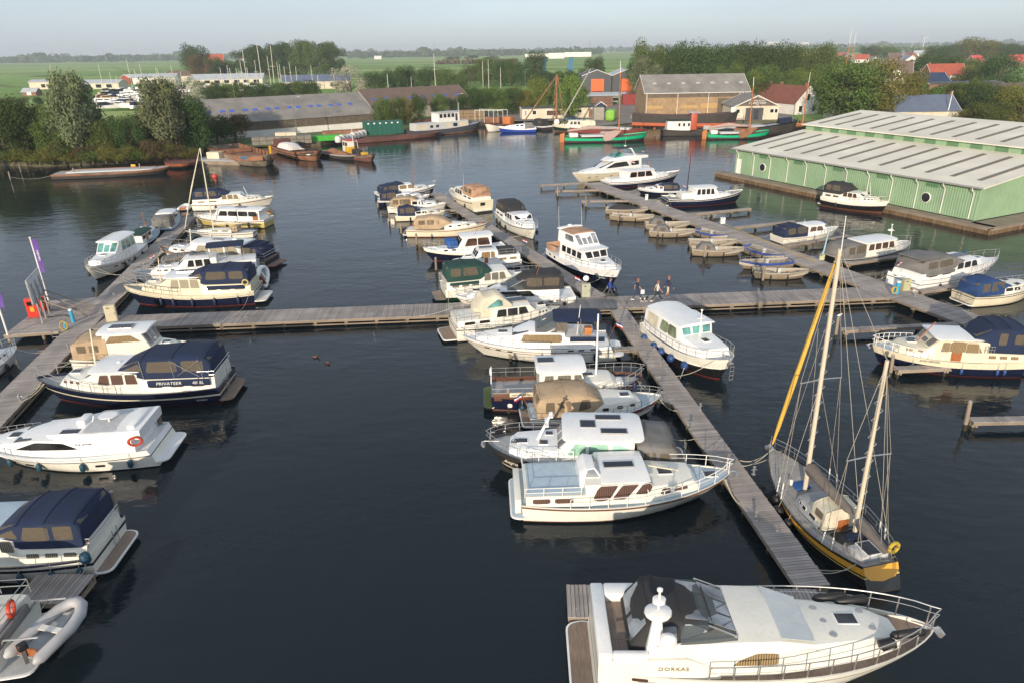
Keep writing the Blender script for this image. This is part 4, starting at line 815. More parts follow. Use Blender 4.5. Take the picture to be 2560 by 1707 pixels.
b=Boat('motor_yacht','cream cruiser with tall dark green hood moored at the upper pier',(1106,714),(1345,682),3.5,1.2,1.5,bands=[(.5,TEALH),(1,OFFW)],bottom=TEALH,deck=OFFW,strake=OFFW,stk_t=.98,vz=0.98)
aft_cruiser(b,OFFW,CURG,CGREEN,.38,.64,.87,cz=1.35,aw=3); b.platform(.9,.35,TEAK,rim=TEALH); b.box('weather_cloth',.05,.34,-.87,-.84,1.5,1.75,CGREEN,.01); b.rail(.5,1,.6); b.box_rail(-.005,.05,.7,1.3,.7)
b=Boat('motor_yacht','white sport cruiser with charcoal hood right in front of the dark green hood',(1432,728),(1137,737),3.5,1.2,1.4,hull=OFFW,bands=[(.76,OFFW),(.8,BROWNS),(1,GEL)],deck=GEL,rake=1.6,vz=0.97)
H,S,C,zd,zh,zt=sport_cruiser(b,GEL,GLASS,CDKG,.46,.9,.14,.75,.75,1.05); b.rail(.5,1,.5); b.solar(.56,0,zh+.08,1.0,.7); b.pole('boathook',.36,.6,zh,1.9,.03,VARN,-.3); b.fenders([.1,.3],1,FBLK); b.ports([.15,.22,.3],.88,.4,.13); b.platform(.7); b.flag(.02,0,1.5,1.0)
b=Boat('motor_yacht','cream aft cabin cruiser with tall cream canvas wheelhouse, stern platform to the left',(1130,805),(1405,762),3.5,1.2,1.5,bands=[(.84,OFFW),(.9,ANTH),(1,OFFW)],deck=OFFW,rake=1.2,vz=0.92)
A,H,C,zd,za,zh,zt=aft_cruiser(b,OFFW,GLASS,None,.34,.66,.88,da=.5,dh=1.15,aw=2)
C=b.canopy([(.2,.7,.6,za,za+.6,za+.65),(.26,.76,.62,za,za+1.45,za+1.6),(.4,.74,.62,za,za+1.5,za+1.65),(.5,.68,.6,zh,zh+.1,zh+.14)],CCREAM,[[(.27,za+.7),(.5,zh+.1),(.46,zh+.25),(.38,za+1.3)]],TEALG,(2,3)); b.solar(.58,0,zh+.05,1.4,.8); b.platform(1.0,.3,TEAK); b.rail(.4,1,.6,r=.02); b.box_rail(.01,.2,.82,za,.5,r=.022); b.fenders([.34],-1,FBLK)
b=Boat('motor_yacht','white sport cruiser with navy bimini and tan curtained window beside its finger pier',(1520,845),(1155,837),3.7,1.25,1.6,hull=OFFW,bands=[(.66,OFFW),(.69,BROWNS),(.8,OFFW),(.83,BROWNS),(1,GEL)],deck=GEL,rake=1.9,srake=-.6,vz=0.93)
fs=1.25; zd=1.1; zh=2.25; zt=1.8
H=b.shell('deckhouse',[(.1,.84,.8,fs-.2,1.75,1.78),(.3,.84,.78,zd,1.85,1.9),(.305,.82,.74,zd,zh-.1,zh),(.54,.78,.66,zd,zh-.05,zh+.08),(.66,.68,.54,zd,zt+.02,zt+.08),(.84,.44,.32,1.3,zt-.1,zt-.05),(.9,.32,.2,1.45,1.52,1.54)],GEL)
b.win(H,[[(.32,1.5),(.6,1.48),(.58,2.05),(.32,2.08)]],CURT,r=.1); b.front(H,3,3,GLASS,my=.05); b.hatch(.72,0,zt+.02,.6,.5)
S=b.shell('windscreen',[(.36,.72,.62,zh-.04,zh+.75,zh+.8),(.4,.7,.6,zh-.03,zh+.7,zh+.74),(.5,.66,.58,zh-.02,zh+.06,zh+.08)],SCRG); b.front(S,1,4,SCRG)
b.slab('bimini',.06,.38,.74,zh+.75,.05,.22,CNAVY); b.box('weather_cloth',.04,.27,.81,.835,1.6,1.95,CNAVY,.01); b.win(S,[(.28,.36,zh+.05,zh+.65)],CLEAR); b.box('cockpit_cabinet',.12,.17,.2,.55,1.9,2.4,FUNN,.03)
tubes('bimini_pole',[[(b.u2x(u),sd*.72*b.B/2,1.85),(b.u2x(v),sd*.7*b.B/2,zh+.8)] for u,v in((.08,.1),(.2,.22),(.3,.36)) for sd in(1,-1)],.02,RAILM,b.t); m_=b.pole('mast',.22,.5,1.9,2.2,.03,GEL,-.08); b.ladder(.2,1,1.9,3.2,.3,y=.75*b.B/2); b.rail(.4,1,.55,r=.02); b.fenders([.13,.32,.5],1,FBLK); b.ports([.78,.86,.7],.74,.34,.09,BRNG); b.platform(.6,.5,GEL); b.ports([.12,.2,.27],.93,.38,.1); b.flag(.0,.3,1.4,1.3,(FLB,FLW,FLR))
# right side of the upper pier
b=Boat('motor_yacht','cream yacht with clay coloured hood showing its stern to the camera',(1207,502),(1127,470),3.6,1.7,1.6,fm=1.3,hull=CREAM,deck=OFFW,strake=BROWNS,ws=.93,vz=0.88)
A,H,C,zd,za,zh,zt=aft_cruiser(b,OFFW,GLASS,CBRN,.34,.6,.87,cz=1.35,da=.5,dh=1.0); b.fenders([.2,.45,.7],-1,FBLK); b.fenders([.2,.5],1,FBLK); b.rail(.5,1,.6); b.box('stern_window',-.004,.006,-.18,.22,.95,1.4,GLASS,.02); b.platform(.4,.35,OFFW)
antenna(b,.5,.2,zh,2.0)
b=Boat('motor_yacht','white yacht with black framed hood, bow towards the camera, right of the upper pier',(1263,528),(1338,573),3.6,1.35,1.7,fm=1.2,hull=OFFW,deck=PALEBL,strake=ANTH,stk_t=.95)
A,H,C,zd,za,zh,zt=aft_cruiser(b,GEL,GLASS,CDKG,.34,.6,.86,cz=1.35,da=.7,tw=3,fmat=GLASS); b.fenders([.15,.3,.5],-1,FBLK); b.fender(.9,1,FBLK,r=.16); b.rail(.45,1,.6,h1=.7,r=.022)
b=Boat('motor_yacht','navy hulled trawler yacht with clay coloured roof and flying bridge screens, bow towards the walkers',(1398,616),(1549,676),4.0,1.5,1.95,fm=1.4,bands=[(.62,NAVY),(1,GEL)],deck=GEL,cap=GEL,strake=GEL,stk_t=.63,rake=1.2,pw=2.8)
fs=1.5; zd=1.25; zh=3.0; zt=2.15
H=b.shell('deckhouse',[(.24,.8,.76,zd,zh-.1,zh),(.62,.78,.72,zd,zh-.1,zh),(.66,.74,.66,zd,zt,zt+.05),(.84,.5,.42,1.5,zt-.1,zt-.02),(.88,.42,.32,1.6,1.72,1.74)],GEL); b.slab('house_roof',.22,.65,.82,zh,.06,.08,GEL)
b.win(H,[(.28+.085*i,.345+.085*i,2.05,2.75) for i in range(4)],GLASS,r=.08); b.front(H,1,3,GLASS,my=.1); b.hatch(.75,0,zt,.5,.5)
U=b.shell('flybridge',[(.2,.76,.72,zh,zh+1.3,zh+1.4),(.44,.74,.68,zh,zh+1.3,zh+1.4),(.52,.7,.64,zh,zh+.25,zh+.28)],GEL); b.front(U,1,4,PALEG,my=.06); b.win(U,[(.32,.46,zh+.55,zh+1.2,0,-.02)],PALEG); b.slab('sun_roof',.22,.43,.68,zh+1.36,.04,.1,CBRN); b.slab('rear_arch',.17,.215,.74,zh+1.4,.1,.06,GEL); b.radar(.19,zh+1.55,.25)
antenna(b,.2,.7,zh+1.4,2.2); antenna(b,.2,-.7,zh+1.4,2.6); b.box('weather_cloth',.02,.2,-.86,-.84,1.55,2.2,CBRN,.01); b.box('stern_cloth',.0,.012,-.8,.8,1.5,2.2,CBRN,.01); b.rail(.4,1,.65,r=.022); b.name('Anna Maria',.88,.5,-1,.22,LOGO,shear=.3); b.ports([.1,.2],.8,.3,.3)
# ---------------------------------------------------------------- boats at the centre pier
b=Boat('motor_yacht','white roofed tender yacht with teal windscreen and blue ball fenders right of the centre pier',(1643,800),(1822,898),3.7,1.15,1.65,fm=1.05,bands=[(.62,BLKH),(1,OFFW)],bottom=REDB,deck=LGREY,cap=OFFW,pw=3.2,q=.6,rake=.9,bul=.15,strake=OFFW,stk_t=.64,vz=1.02)
zd=1.0; zh=2.55; zt=1.9
H=b.shell('wheelhouse',[(.05,.84,.74,zd,zh-.25,zh-.15),(.09,.84,.76,zd,zh-.12,zh-.02),(.3,.84,.76,zd,zh-.12,zh),(.56,.8,.74,zd,zh-.1,zh),(.585,.78,.7,zd,zt,zt+.05),(.84,.66,.58,zd+.2,zt-.12,zt-.06),(.86,.62,.54,zd+.3,zd+.42,zd+.45)],GEL)
b.slab('roof',.3,.585,.82,zh,.05,.1,GEL,e=.02); b.slab('hood_roof',.06,.3,.78,zh-.04,.05,.12,GEL); b.win(H,[(.3,.41,1.6,2.32,.01),(.415,.54,1.6,2.32,0,-.01)],GRNG,r=.1); b.win(H,[(.1,.26,1.5,2.3)],CCREAM,r=.04); b.front(H,3,3,TEALG,my=.1,mx=.07); b.hatch(.7,0,zt-.02,.5,.45)
b.mastx(.62,zt,1.7,0); b.rail(.02,1,.55,n=11,r=.018); b.fenders([.16,.34,.46,.6,.76],-1,FBLUE,r=.27,ball=True,z=.55); b.anchor(); b.ladder(.965,1,.1,1.0,.3)
b=Boat('motor_yacht','steel cruiser with navy hull, grey stern deck, white wheelhouse and tall white mast',(1226,966),(1608,935),3.7,1.15,1.7,fm=1.0,bands=[(1,NAVY)],bottom=BROWNS,deck=GREYDK,cap=BROWNS,bul=.3,strake=BROWNS,stk_t=.3,ws=.8,pw=2.9,rake=.9,vz=.88)
zd=.85; zh=2.65; zt=1.75
H=b.shell('wheelhouse',[(.31,.76,.7,zd,zh-.1,zh),(.58,.74,.68,zd,zh-.1,zh),(.61,.7,.62,zd,zt,zt+.08),(.78,.56,.48,zd+.1,zt-.05,zt+.03),(.82,.48,.4,zd+.2,zt-.35,zt-.32)],OFFW); b.slab('roof',.29,.61,.76,zh,.08,.12,GEL)
b.win(H,[(.335,.4,1.7,2.45,.01),(.425,.51,1.7,2.45),(.53,.59,1.7,2.45,0,-.015)],CURG,GEL,r=.05); b.front(H,1,3,GLASS); b.win(H,[(.645,.67,1.3,1.5),(.715,.74,1.3,1.5)],CURG,RAILM,r=.12); b.hatch(.64,0,zt+.07,.5,.4); b.pole('mast',.69,0,zt,4.3,.06,GEL,0,.045); b.solar(.36,.1,zh+.2,.9,.7)
b.box('aft_coaming',.02,.3,-.86,-.78,.9,1.45,BROWNS,.03); b.box('name_board',.12,.27,-.885,-.855,1.18,1.45,CREAM,.01); b.name('ANDERS REIZEN',.195,0,-1,.16,DKL,None).matrix_local=Matrix(((1,0,0,b.u2x(.195)),(0,0,-1,-.9*b.B/2),(0,1,0,1.31),(0,0,0,1)))
b.box_rail(.01,.3,.84,1.15,.6,r=.02); b.rail(.62,1,.6,h1=.7,r=.022); b.box('deck_box',.82,.86,-.35,.1,1.1,1.5,GEL,.03)
dd=MB(); dd.lathe([(.0,-.1),(.2,-.08),(.36,0),(.4,.04),(.34,.03),(.18,-.05),(0,-.07)],12,(-b.L/2+.05,.5,2.0),ax='X'); dd.tube([(-b.L/2+.05,.5,1.0),(-b.L/2+.05,.5,2.0)],.03); dd.build('satellite_dish',GEL,b.t,60)
b.platform(.5,.4,GRASSN,w=.9,rim=BLKH); b.fenders([.2],-1,FTEAL,ln=.4); b.ports([.12,.26],.62,.26,.26,OFFW,sides=(-1,),frame=RAILM)
b=Boat('motor_sloop','white cruiser with long tan canvas hood and wine red striped bow',(1320,1020),(1652,986),3.2,.95,1.4,fm=.85,bands=[(.3,BLKB),(.72,OFFW),(.98,OFFW),(1,OFFW)],deck=PALEBL,pw=2.6,rake=.9,bul=.1,strake=OFFW,stk_t=.45,vz=.86)
for sd in(1,-1):
    w_=MB(); rows=[]
    for i in range(12):
        u=lerp(.66,.985,i/11); t0=lerp(.9,.58,i/11)
        a0=b.hp(u,t0,sd); a1=b.hp(u,.94,sd); rows.append([(a0[0],a0[1]+sd*.012,a0[2]),(a1[0],a1[1]+sd*.012,a1[2])])
    w_.loft(rows,closed=False,caps=False); w_.build('bow_stripe',WINE,b.t)
H=b.shell('cabin',[(.46,.8,.72,.75,1.55,1.62),(.6,.78,.68,.75,1.5,1.58),(.78,.56,.46,.85,1.5,1.56),(.83,.46,.36,1.0,1.25,1.28)],OFFW); b.win(H,[(.53,.575,1.12,1.3),(.64,.685,1.15,1.33),(.74,.78,1.18,1.35)],GLASS,RAILM,r=.06); b.hatch(.72,0,1.56,.5,.45)
C=b.canopy([(.05,.8,.72,.9,1.7,1.75),(.075,.84,.76,.9,2.15,2.25),(.25,.86,.78,.9,2.3,2.45),(.42,.82,.74,.9,2.2,2.38),(.54,.68,.6,1.58,1.62,1.66)],CTAN,[(.11,.18,1.25,1.95,.005,-.005),(.21,.3,1.25,2.0,.01,-.01),[(.35,1.25),(.53,1.62),(.44,2.0),(.36,2.0)]],None,(3,3),(0,2)); b.name('De Plunje',.9,.78,-1,.24,LOGO,shear=.3); b.rail(.6,1,.5,r=.02); b.fenders([.8],1,FNAVY); b.fender(.86,1,FNAVY,z=1.6); b.strake(WINE,.6,.05,'stripe',.012,0,.7); b.flag(.0,0,1.0,1.0,(FLB,FLW,FLR)); b.platform(.5,.35)
b=Boat('motor_yacht','anthracite hulled yacht with mint windows, two solar panels on the roof and grey aft hood',(1690,1128),(1218,1101),3.9,1.1,1.7,fm=1.1,bands=[(.3,CREAM),(.8,ANTH),(1,ANTH)],deck=GREYDK,cap=ANTH,pw=3,q=.65,rake=1.0,bul=.12,strake=ANTH,stk_t=.9)
fs=1.1; zd=1.0; zh=2.75; zt=1.85
H=b.shell('wheelhouse',[(.24,.8,.74,zd,zh-.1,zh-.02),(.57,.77,.7,zd,zh-.1,zh),(.63,.72,.64,zd,zt,zt+.06),(.84,.58,.48,zd+.25,zt-.06,zt),(.88,.46,.36,1.4,1.55,1.58)],GEL); b.slab('roof',.19,.605,.82,zh,.08,.14,GEL)
b.win(H,[[(.25,1.75),(.35,1.75),(.35,2.5),(.31,2.5),(.26,2.2)],(.37,.47,1.75,2.5),(.485,.58,1.75,2.5,0,-.04)],MINTG,GEL,r=.12); b.front(H,1,3,PALEG,my=.08); b.hatch(.47,0,zh+.2,.7,.7,SOLAR); b.solar(.34,.38,zh+.2,1.2,.45); b.solar(.36,-.38,zh+.2,1.2,.45)
b.canopy([(.02,.8,.7,1.0,2.0,2.05),(.05,.84,.76,1.0,2.3,2.38),(.16,.84,.78,1.0,2.4,2.52),(.225,.82,.76,1.0,zh-.3,zh-.2)],CGREY,[(.06,.11,1.3,2.0),(.13,.19,1.3,2.05)],None,None,(0,2)); b.hatch(.7,.2,zt+.03,.4,.4); b.hatch(.67,-.3,zt+.03,.35,.35); b.hatch(.81,.1,zt+.0,.45,.4)
b.rail(.3,1,.62,h1=.72,r=.02,n=9); b.name('Alegria',.9,.62,1,.3,CREAM,shear=.35); o=b.pole('mast',.73,0,zt,1.9,.09,GEL,-.35,.06); bb=MB(); x_=b.u2x(.73)-.35*1.2; bb.box((x_,0,zt+1.2),(.2,1.0,.06)); bb.box((x_-.2,0,zt+1.7),(.2,.6,.06)); bb.build('spreader',GEL,o); b.anchor(); b.platform(.6,.4,TEAK); b.ladder(0,1,.3,1.6,.4,y=-.4,x=-b.L/2-.5); b.name('Linssen',.25,0,1,.12,BRONZL,H,2.62)
rp_=MB(); rp_.tube([(b.u2x(.85)+.15*math.cos(a*.9)*(1+.2*math.sin(a)),.25+.2*math.sin(a*1.1),zt+.05+.02*math.sin(a*3)) for a in [i*.5 for i in range(40)]],.02,4); rp_.build('coiled_line',FBLK,b.t)
b=Boat('motor_yacht','long white cruiser with pale blue decks and brown curtained windows by the centre pier',(1300,1215),(1828,1176),3.8,1.35,1.95,fm=1.2,hull=OFFW,bands=[(.26,BROWNS),(1,OFFW)],deck=PALEBL,cap=OFFW,rake=1.7,bul=.1,strake=BROWNS,stk_t=.93,vz=.71)
fs=1.35; zd=1.15; za=1.9; zh=2.55; zt=2.0
A=b.shell('aft_cabin',[(.02,.84,.8,1.2,za-.06,za),(.32,.86,.82,zd,za-.06,za)],OFFW); b.slab('aft_deck',.03,.3,.76,za+.004,.01,.01,PALEBL,e=.02)
H=b.shell('wheelhouse',[(.29,.84,.76,zd,zh-.1,zh),(.56,.8,.72,zd,zh-.1,zh),(.6,.76,.66,zd,zt+.02,zt+.1),(.8,.56,.46,zd+.15,zt+.02,zt+.1),(.83,.5,.38,zd+.2,1.62,1.66)],OFFW); b.slab('roof',.36,.585,.76,zh,.05,.1,GEL,e=.03)
b.win(H,[[(.322,1.5),(.332,1.95),(.355,2.4),(.44,2.4),(.4,1.5),(.36,1.4)],[(.408,1.48),(.475,1.48),(.535,2.4),(.457,2.4)],[(.515,1.75),(.55,2.4),(.585,2.4),(.6,2.1),(.585,1.75)]],CURB,GEL,r=.1)
b.win(H,[[(.7,1.62),(.77,1.62),(.765,1.86),(.71,1.86)]],CURB,r=.05); b.win(H,[(.635,.685,1.55,1.85,.012)],CURB,r=.06); b.win(A,[(.05,.13,1.4,1.72),(.15,.235,1.4,1.72)],CURB,GEL,r=.08); b.front(H,1,3,GLASS)
W_=b.shell('helm_screen',[(.27,.5,.42,za,zh+.1,zh+.12),(.3,.5,.42,za,zh+.5,zh+.55),(.34,.46,.34,zh,zh+.5,zh+.52),(.37,.5,.46,zh,zh+.03,zh+.05)],GEL); b.front(W_,2,3,PALEG,my=.05); b.win(W_,[[(.295,zh+.05),(.36,zh+.05),(.335,zh+.46),(.305,zh+.46)]],PALEG,r=.04)
b.solar(.46,0,zh+.17,1.3,.45); b.hatch(.68,0,zt+.1,.6,.5); b.hatch(.9,0,1.75,.55,.45); b.platform(.55,.55,PALEBL,w=.98,rc=.5); b.box('transom_locker',-.03,.0,-.75,.75,.6,1.6,OFFW,.05); b.box_rail(.015,.27,.84,za,.62,mat=WHITEP,n=3,r=.024,ends=(1,0)); b.rail(.22,1,.62,h1=.85,n=9,mat=WHITEP,r=.024,inset=.08); b.pole('folded_mast',.56,.2,zt+.75,.01,.04,WHITEP); bb=MB(); bb.tube([(b.u2x(.57),.3,zh-.1),(b.u2x(.74),-.2,zt+.3)],.06,6); bb.build('folded_mast',CREAM,b.t,60); b.anchor()
# the big white yacht in front
b=Boat('motor_yacht','big white yacht with black hood and radar mast in the foreground',(1492,1585),(2336,1567),4.3,1.85,2.25,fm=1.75,hull=OFFW,bands=[(.62,OFFW),(.66,GREYS),(.86,OFFW),(.9,GREYS),(1,OFFW)],deck=TEAK,cap=OFFW,rake=2.2,pw=2.5,bul=.16,srake=-.3,vb=.8)
fs=1.85; zd=1.55; zh=3.0; zt=2.55
A=b.shell('cockpit_side',[(-.01,.9,.86,1.5,2.35,2.36),(.03,.92,.88,1.5,2.42,2.43),(.24,.92,.87,1.5,2.48,2.49),(.3,.9,.84,1.5,2.1,2.11),(.34,.88,.8,1.5,1.7,1.71)],OFFW)
b.slab('cockpit_sole',.03,.15,.74,2.44,.01,.0,TEAK,e=.02); b.box('transom_coaming',-.012,.03,-.88,.88,2.3,2.85,GEL,.09); b.box('cockpit_bench',.03,.13,.55,.88,2.4,2.85,GEL,.09); b.box('cockpit_bench',.03,.13,-.88,-.76,2.4,2.8,GEL,.06)
H=b.shell('deckhouse',[(.15,.84,.78,zd,2.88,2.9),(.2,.84,.76,zd,2.98,3.0),(.34,.83,.74,zd,3.02,3.1),(.5,.8,.7,zd,3.02,3.14),(.61,.72,.58,zd,zt+.03,zt+.14),(.8,.52,.4,zd+.2,zt-.02,zt+.06),(.88,.34,.24,zd+.35,2.25,2.28)],OFFW)
b.win(H,[[(.37,2.05),(.5,2.05),(.5,2.55),(.44,2.58),(.39,2.3)]],CURT,r=.06); b.win(H,[[(.51,2.05),(.66,2.1),(.6,2.5),(.51,2.55)]],OFFW,r=.06,name='window_cover'); b.front(H,3,3,M('screen_cover_cloth',(.58,.62,.63),.6,var=.06),my=.03,mx=.006,name='screen_cover',lift=.075)
S=b.shell('windscreen',[(.22,.74,.62,2.98,3.62,3.68),(.3,.72,.58,3.0,3.6,3.68),(.385,.66,.56,3.02,3.1,3.12)],SCRG); b.front(S,1,3,PALEG,my=.05)
fr=MB()
for sd in(1,-1): fr.tube([(b.u2x(.15),sd*.77*b.B/2,3.0),(b.u2x(.385),sd*.6*b.B/2,3.09)],.03,5); fr.tube([(b.u2x(.385),sd*.6*b.B/2,3.09),(b.u2x(.3),sd*.585*b.B/2,3.62)],.035,5)
fr.tube([(b.u2x(.385),-.6*b.B/2,3.09),(b.u2x(.385),.6*b.B/2,3.09)],.03,5); fr.build('screen_frame',RAILM,S.o)
C=b.canopy([(.08,.7,.64,2.45,2.6,2.65),(.135,.7,.6,2.5,3.72,3.86),(.17,.7,.6,2.9,3.8,3.95),(.225,.68,.57,3.0,3.74,3.9),(.315,.62,.54,3.5,3.55,3.6)],CDKG,[(.165,.21,3.08,3.62),[(.22,3.1),(.3,3.42),(.235,3.72)]],PALEG,(3,3),(0,2))
b.slab('radar_arch',.125,.17,.2,3.0,.05,.02,GEL); m_=MB(); x_=b.u2x(.15); rr=[]
for z_,w_,d_,o_ in((2.4,.62,.5,0),(3.4,.42,.36,.1),(4.4,.24,.24,.2)): rr.append([(x_+o_*0+s1*w_/2,-.7*b.B/2+s2*d_/2*.7,z_) for s1,s2 in((-1,-1),(1,-1),(1,1),(-1,1))])
m_.loft(rr); mo=m_.build('radar_mast',GEL,b.t,30,.05,2); b.radar(.15,4.4,.42,.3,mo,-.7*b.B/2); b.radar(.175,3.55,.26,.42,mo,-.95*b.B/2); bb=MB(); bb.tube([(x_,-.7*b.B/2,4.7),(x_,-.7*b.B/2,5.5)],.035,6); bb.lathe([(0,5.5),(.09,5.55),(.09,5.65),(0,5.7)],8,(x_,-.7*b.B/2,0)); bb.lathe([(0,5.0),(.2,5.02),(.2,5.18),(0,5.22)],10,(x_,-.7*b.B/2,0)); bb.build('mast_light',GEL,mo,50)
b.hatch(.735,.03,zt+.06,.62,.5)
for u,y in((.655,.3),(.665,-.02),(.675,-.34),(.79,.24),(.8,-.16)):
    v=MB(); v.lathe([(.13,0),(.13,.05),(.08,.08),(.0,.08)],10,(b.u2x(u),y*b.B/2,zt+.06-abs(u-.65)*.4)); v.build('deck_vent',STEEL,b.t,40)
b.rail(.3,1,.62,h1=.95,n=10,r=.026,inset=.08); b.platform(.75,.62,TEAK,w=.95,rc=.7); b.name('DORKAS',.2,0,-1,.24,BRONZL,A,2.12); b.ports([.11],.93,.5,.14,BRNG,sides=(-1,)); b.anchor(RAILM)
for u,sd,z_ in((.82,-1,2.35),(.9,-1,2.45),(.74,1,2.25),(.8,1,2.3)):
    f=MB(); rr=.22 if u==.82 else .17; ln=.3 if u==.82 else .65; f.tube([(b.u2x(u)-ln,sd*(b.hb(u,1)-.3),z_+.1),(b.u2x(u)-ln*.8,sd*(b.hb(u,1)-.3),z_+.12),(b.u2x(u)+ln*.5,sd*(b.hb(u,1)-.32),z_+.3),(b.u2x(u)+ln*.7,sd*(b.hb(u,1)-.32),z_+.32)],[.05,rr,rr,.05],9); f.build('stowed_fender',FBLK,b.t,50)
for s_ in((.5,.16),(.5,-.3)):
    v=MB(); v.tube([(b.u2x(.38),s_[1]*2,3.17),(b.u2x(.345),s_[1]*2-.45,3.4)],.014,4); v.build('wiper',FBLK,S.o)
ws_=MB(); ws_.tube([(b.u2x(.03),-.6*b.B/2,2.86),(b.u2x(.03)+.7,-.55*b.B/2,2.9)],.025,5); ws_.build('boathook',FBLK,b.t)
# two masted yellow ketch
def ketch():
    b=Boat('sailing_ketch','two masted ketch with yellow striped hull and yellow furled sail beside the centre pier',(2203,1408),(1931,1113),3.4,1.2,1.75,fm=1.05,bands=[(.62,BLKH),(.66,YELH),(.72,BLKH),(.93,M('ochre_hull',(.72,.36,.04),.35,var=.05,coat=.3)),(1,BLKH)],deck=wood_mat('grey_teak',(.27,.265,.26),.08),cap=BLKH,ws=.5,pw=1.9,rake=1.5,bul=.1,um=.42,srake=-.55,bottom=BLKB)
    OC=MATS['ochre_hull']; x=b.u2x
    tr=MB(); ys=b.hb(0,1); tr.add([(b.X(0,.95)-.02,y_,z_) for y_,z_ in((ys*.98,1.15),(ys*.9,.75),(ys*.5,.5),(0,.42),(-ys*.5,.5),(-ys*.9,.75),(-ys*.98,1.15))],[list(range(7))]); 
    tr=MB(); pts=[(ys*.97,1.17),(ys*.95,.85),(ys*.7,.62),(0,.5),(-ys*.7,.62),(-ys*.95,.85),(-ys*.97,1.17)]
    tr.ext([Vector((b.X(0,max(.2,(z_-.08)/1.12*.8+.2))-.015,y_,z_)) for y_,z_ in pts],(-.02,0,0)); tr.build('transom',OC,b.t)
    zd=1.0; C=b.shell('coachroof',[(.33,.62,.54,zd,1.5,1.58),(.5,.62,.52,zd,1.5,1.6),(.57,.5,.4,zd,1.3,1.36)],GREYDK); b.win(C,[(.36,.42,1.2,1.38),(.45,.52,1.2,1.38)],GLASS,GEL,r=.07)
    D=b.canopy([(.29,.5,.46,1.1,1.5,1.55),(.3,.58,.52,1.1,2.05,2.2),(.4,.58,.52,1.1,2.1,2.28),(.46,.48,.42,1.5,1.6,1.65)],CCREAM,[(.32,.38,1.55,1.95)],None,(2,3)); b.box('companionway',.285,.29,-.16,.16,.9,1.6,VARN,.01)
    b.slab('cockpit_floor',.15,.28,.42,.95,.02,0,CDKG,e=.02); b.box('aft_cabin',.04,.14,-.4,.4,1.0,1.35,LGREY,.05); b.hatch(.09,0,1.37,.7,.6); b.box('fore_hatch',.63,.7,-.2,.25,1.1,1.22,CBLUE,.03); b.slab('steering_seat',.17,.2,.3,1.2,.3,.1,CNAVY)
    def mast(u,zt,ztop,nm,r=.11): 
        m_=MB(); m_.tube([(x(u),0,zt),(x(u)-.012*(ztop-zt),0,ztop)],[r,r*.8],10); o=m_.build(nm,M('mast_cream',(.62,.54,.42),.4,var=.05),b.t,60); return o,(x(u)-.012*(ztop-zt),ztop)
    mm,(mtx,mtz)=mast(.63,1.0,14.9,'main_mast'); zz,(ztx,ztz)=mast(.2,1.0,11.0,'mizzen_mast',.095)
    for o,u,top,ztm in((mm,.63,14.9,8.0),(zz,.2,11.0,6.0)):
        s=MB(); xx=x(u)-.012*ztm; s.tube([(xx,-1.05,ztm-.05),(xx,0,ztm+.02),(xx,1.05,ztm-.05)],.03,6); s.build('spreader',STEEL,o)
        z_=2.6; k=1; ps=[]
        while z_<top-.5:
            xx=x(u)-.012*z_; y0=.09*k; ps.append([(xx,y0,z_+.12),(xx,y0+.15*k,z_),(xx,y0,z_-.14)]); z_+=.45; k=-k
        tubes('mast_step',ps,.016,STEEL,o,4)
    f=MB(); bx=b.L/2-.1; f.tube([(bx,0,1.95),(lerp(bx,mtx,.12),0,lerp(1.95,mtz,.12)),(lerp(bx,mtx,.35),0,lerp(1.95,mtz,.35)),(lerp(bx,mtx,.8),0,lerp(1.95,mtz,.8)),(mtx+.1,0,mtz-.3)],[.04,.1,.115,.085,.04],9); f.build('furled_sail',M('yellow_sailcloth',(.75,.45,.08),.8,var=.08),b.t,60)
    BS=M('boom_cover',(.15,.13,.115),.9,var=.15,bump=.3,bscale=4)
    f=MB(); f.tube([(x(.63)-.1,0,2.35),(x(.63)-.3,0,2.65),(x(.5),0,2.55),(x(.27),0,2.4),(x(.225),0,2.36)],[.06,.36,.3,.2,.06],10); f.build('main_boom_cover',BS,b.t,60)
    f=MB(); f.tube([(x(.2)-.1,0,2.0),(x(.2)-.3,0,2.25),(x(.08),0,2.2),(x(-.02),0,2.05)],[.06,.3,.22,.12],10); f.build('mizzen_boom_cover',BS,b.t,60)
    g=MB()
    def wire(p,q,r=.012): g.tube([p,q],r,4)
    for sd in(1,-1):
        for du,zt_,uu,y_ in((.63,8.0,.65,1.0),(.63,8.0,.59,1.0),(.2,6.0,.22,1.0),(.2,6.0,.16,1.0)): wire((x(uu),sd*b.hb(uu,1)*.96,b.sheer(uu)),(x(du)-.012*zt_,sd*y_,zt_))
        wire((x(.57),sd*b.hb(.57,1)*.97,1.1),(x(.63)-.1,sd*.03,7.6)); wire((x(.63)-.1,sd*1.05,7.95),(mtx,0,mtz-.2)); wire((x(.2)-.06,sd*1.05,5.95),(ztx,0,ztz-.2)); wire((x(.02),sd*.7,1.2),(mtx,0,mtz-.1)); wire((x(.06),sd*.8,1.2),(ztx,0,ztz-.2))
    wire((bx-.9,0,1.7),(mtx,0,mtz*.8)); wire((ztx,0,ztz),(mtx,0,mtz)); wire((x(.63),0,1.9),(x(.67)+.2,0,10.5)); wire((-b.L/2,0,1.3),(ztx,0,ztz)); g.build('rigging',M('rig_wire',(.42,.38,.32),.4,metal=.3,var=0),b.t)
    g=[]
    for sd in(1,-1):
        for uu in(.16,.22,.59,.65):
            p=Vector((x(uu),sd*b.hb(uu,1)*.96,b.sheer(uu))); q=Vector((x(.63 if uu>.4 else .2)-.1,sd,8.0 if uu>.4 else 6.0)); g.append([p,p.lerp(q,.14)])
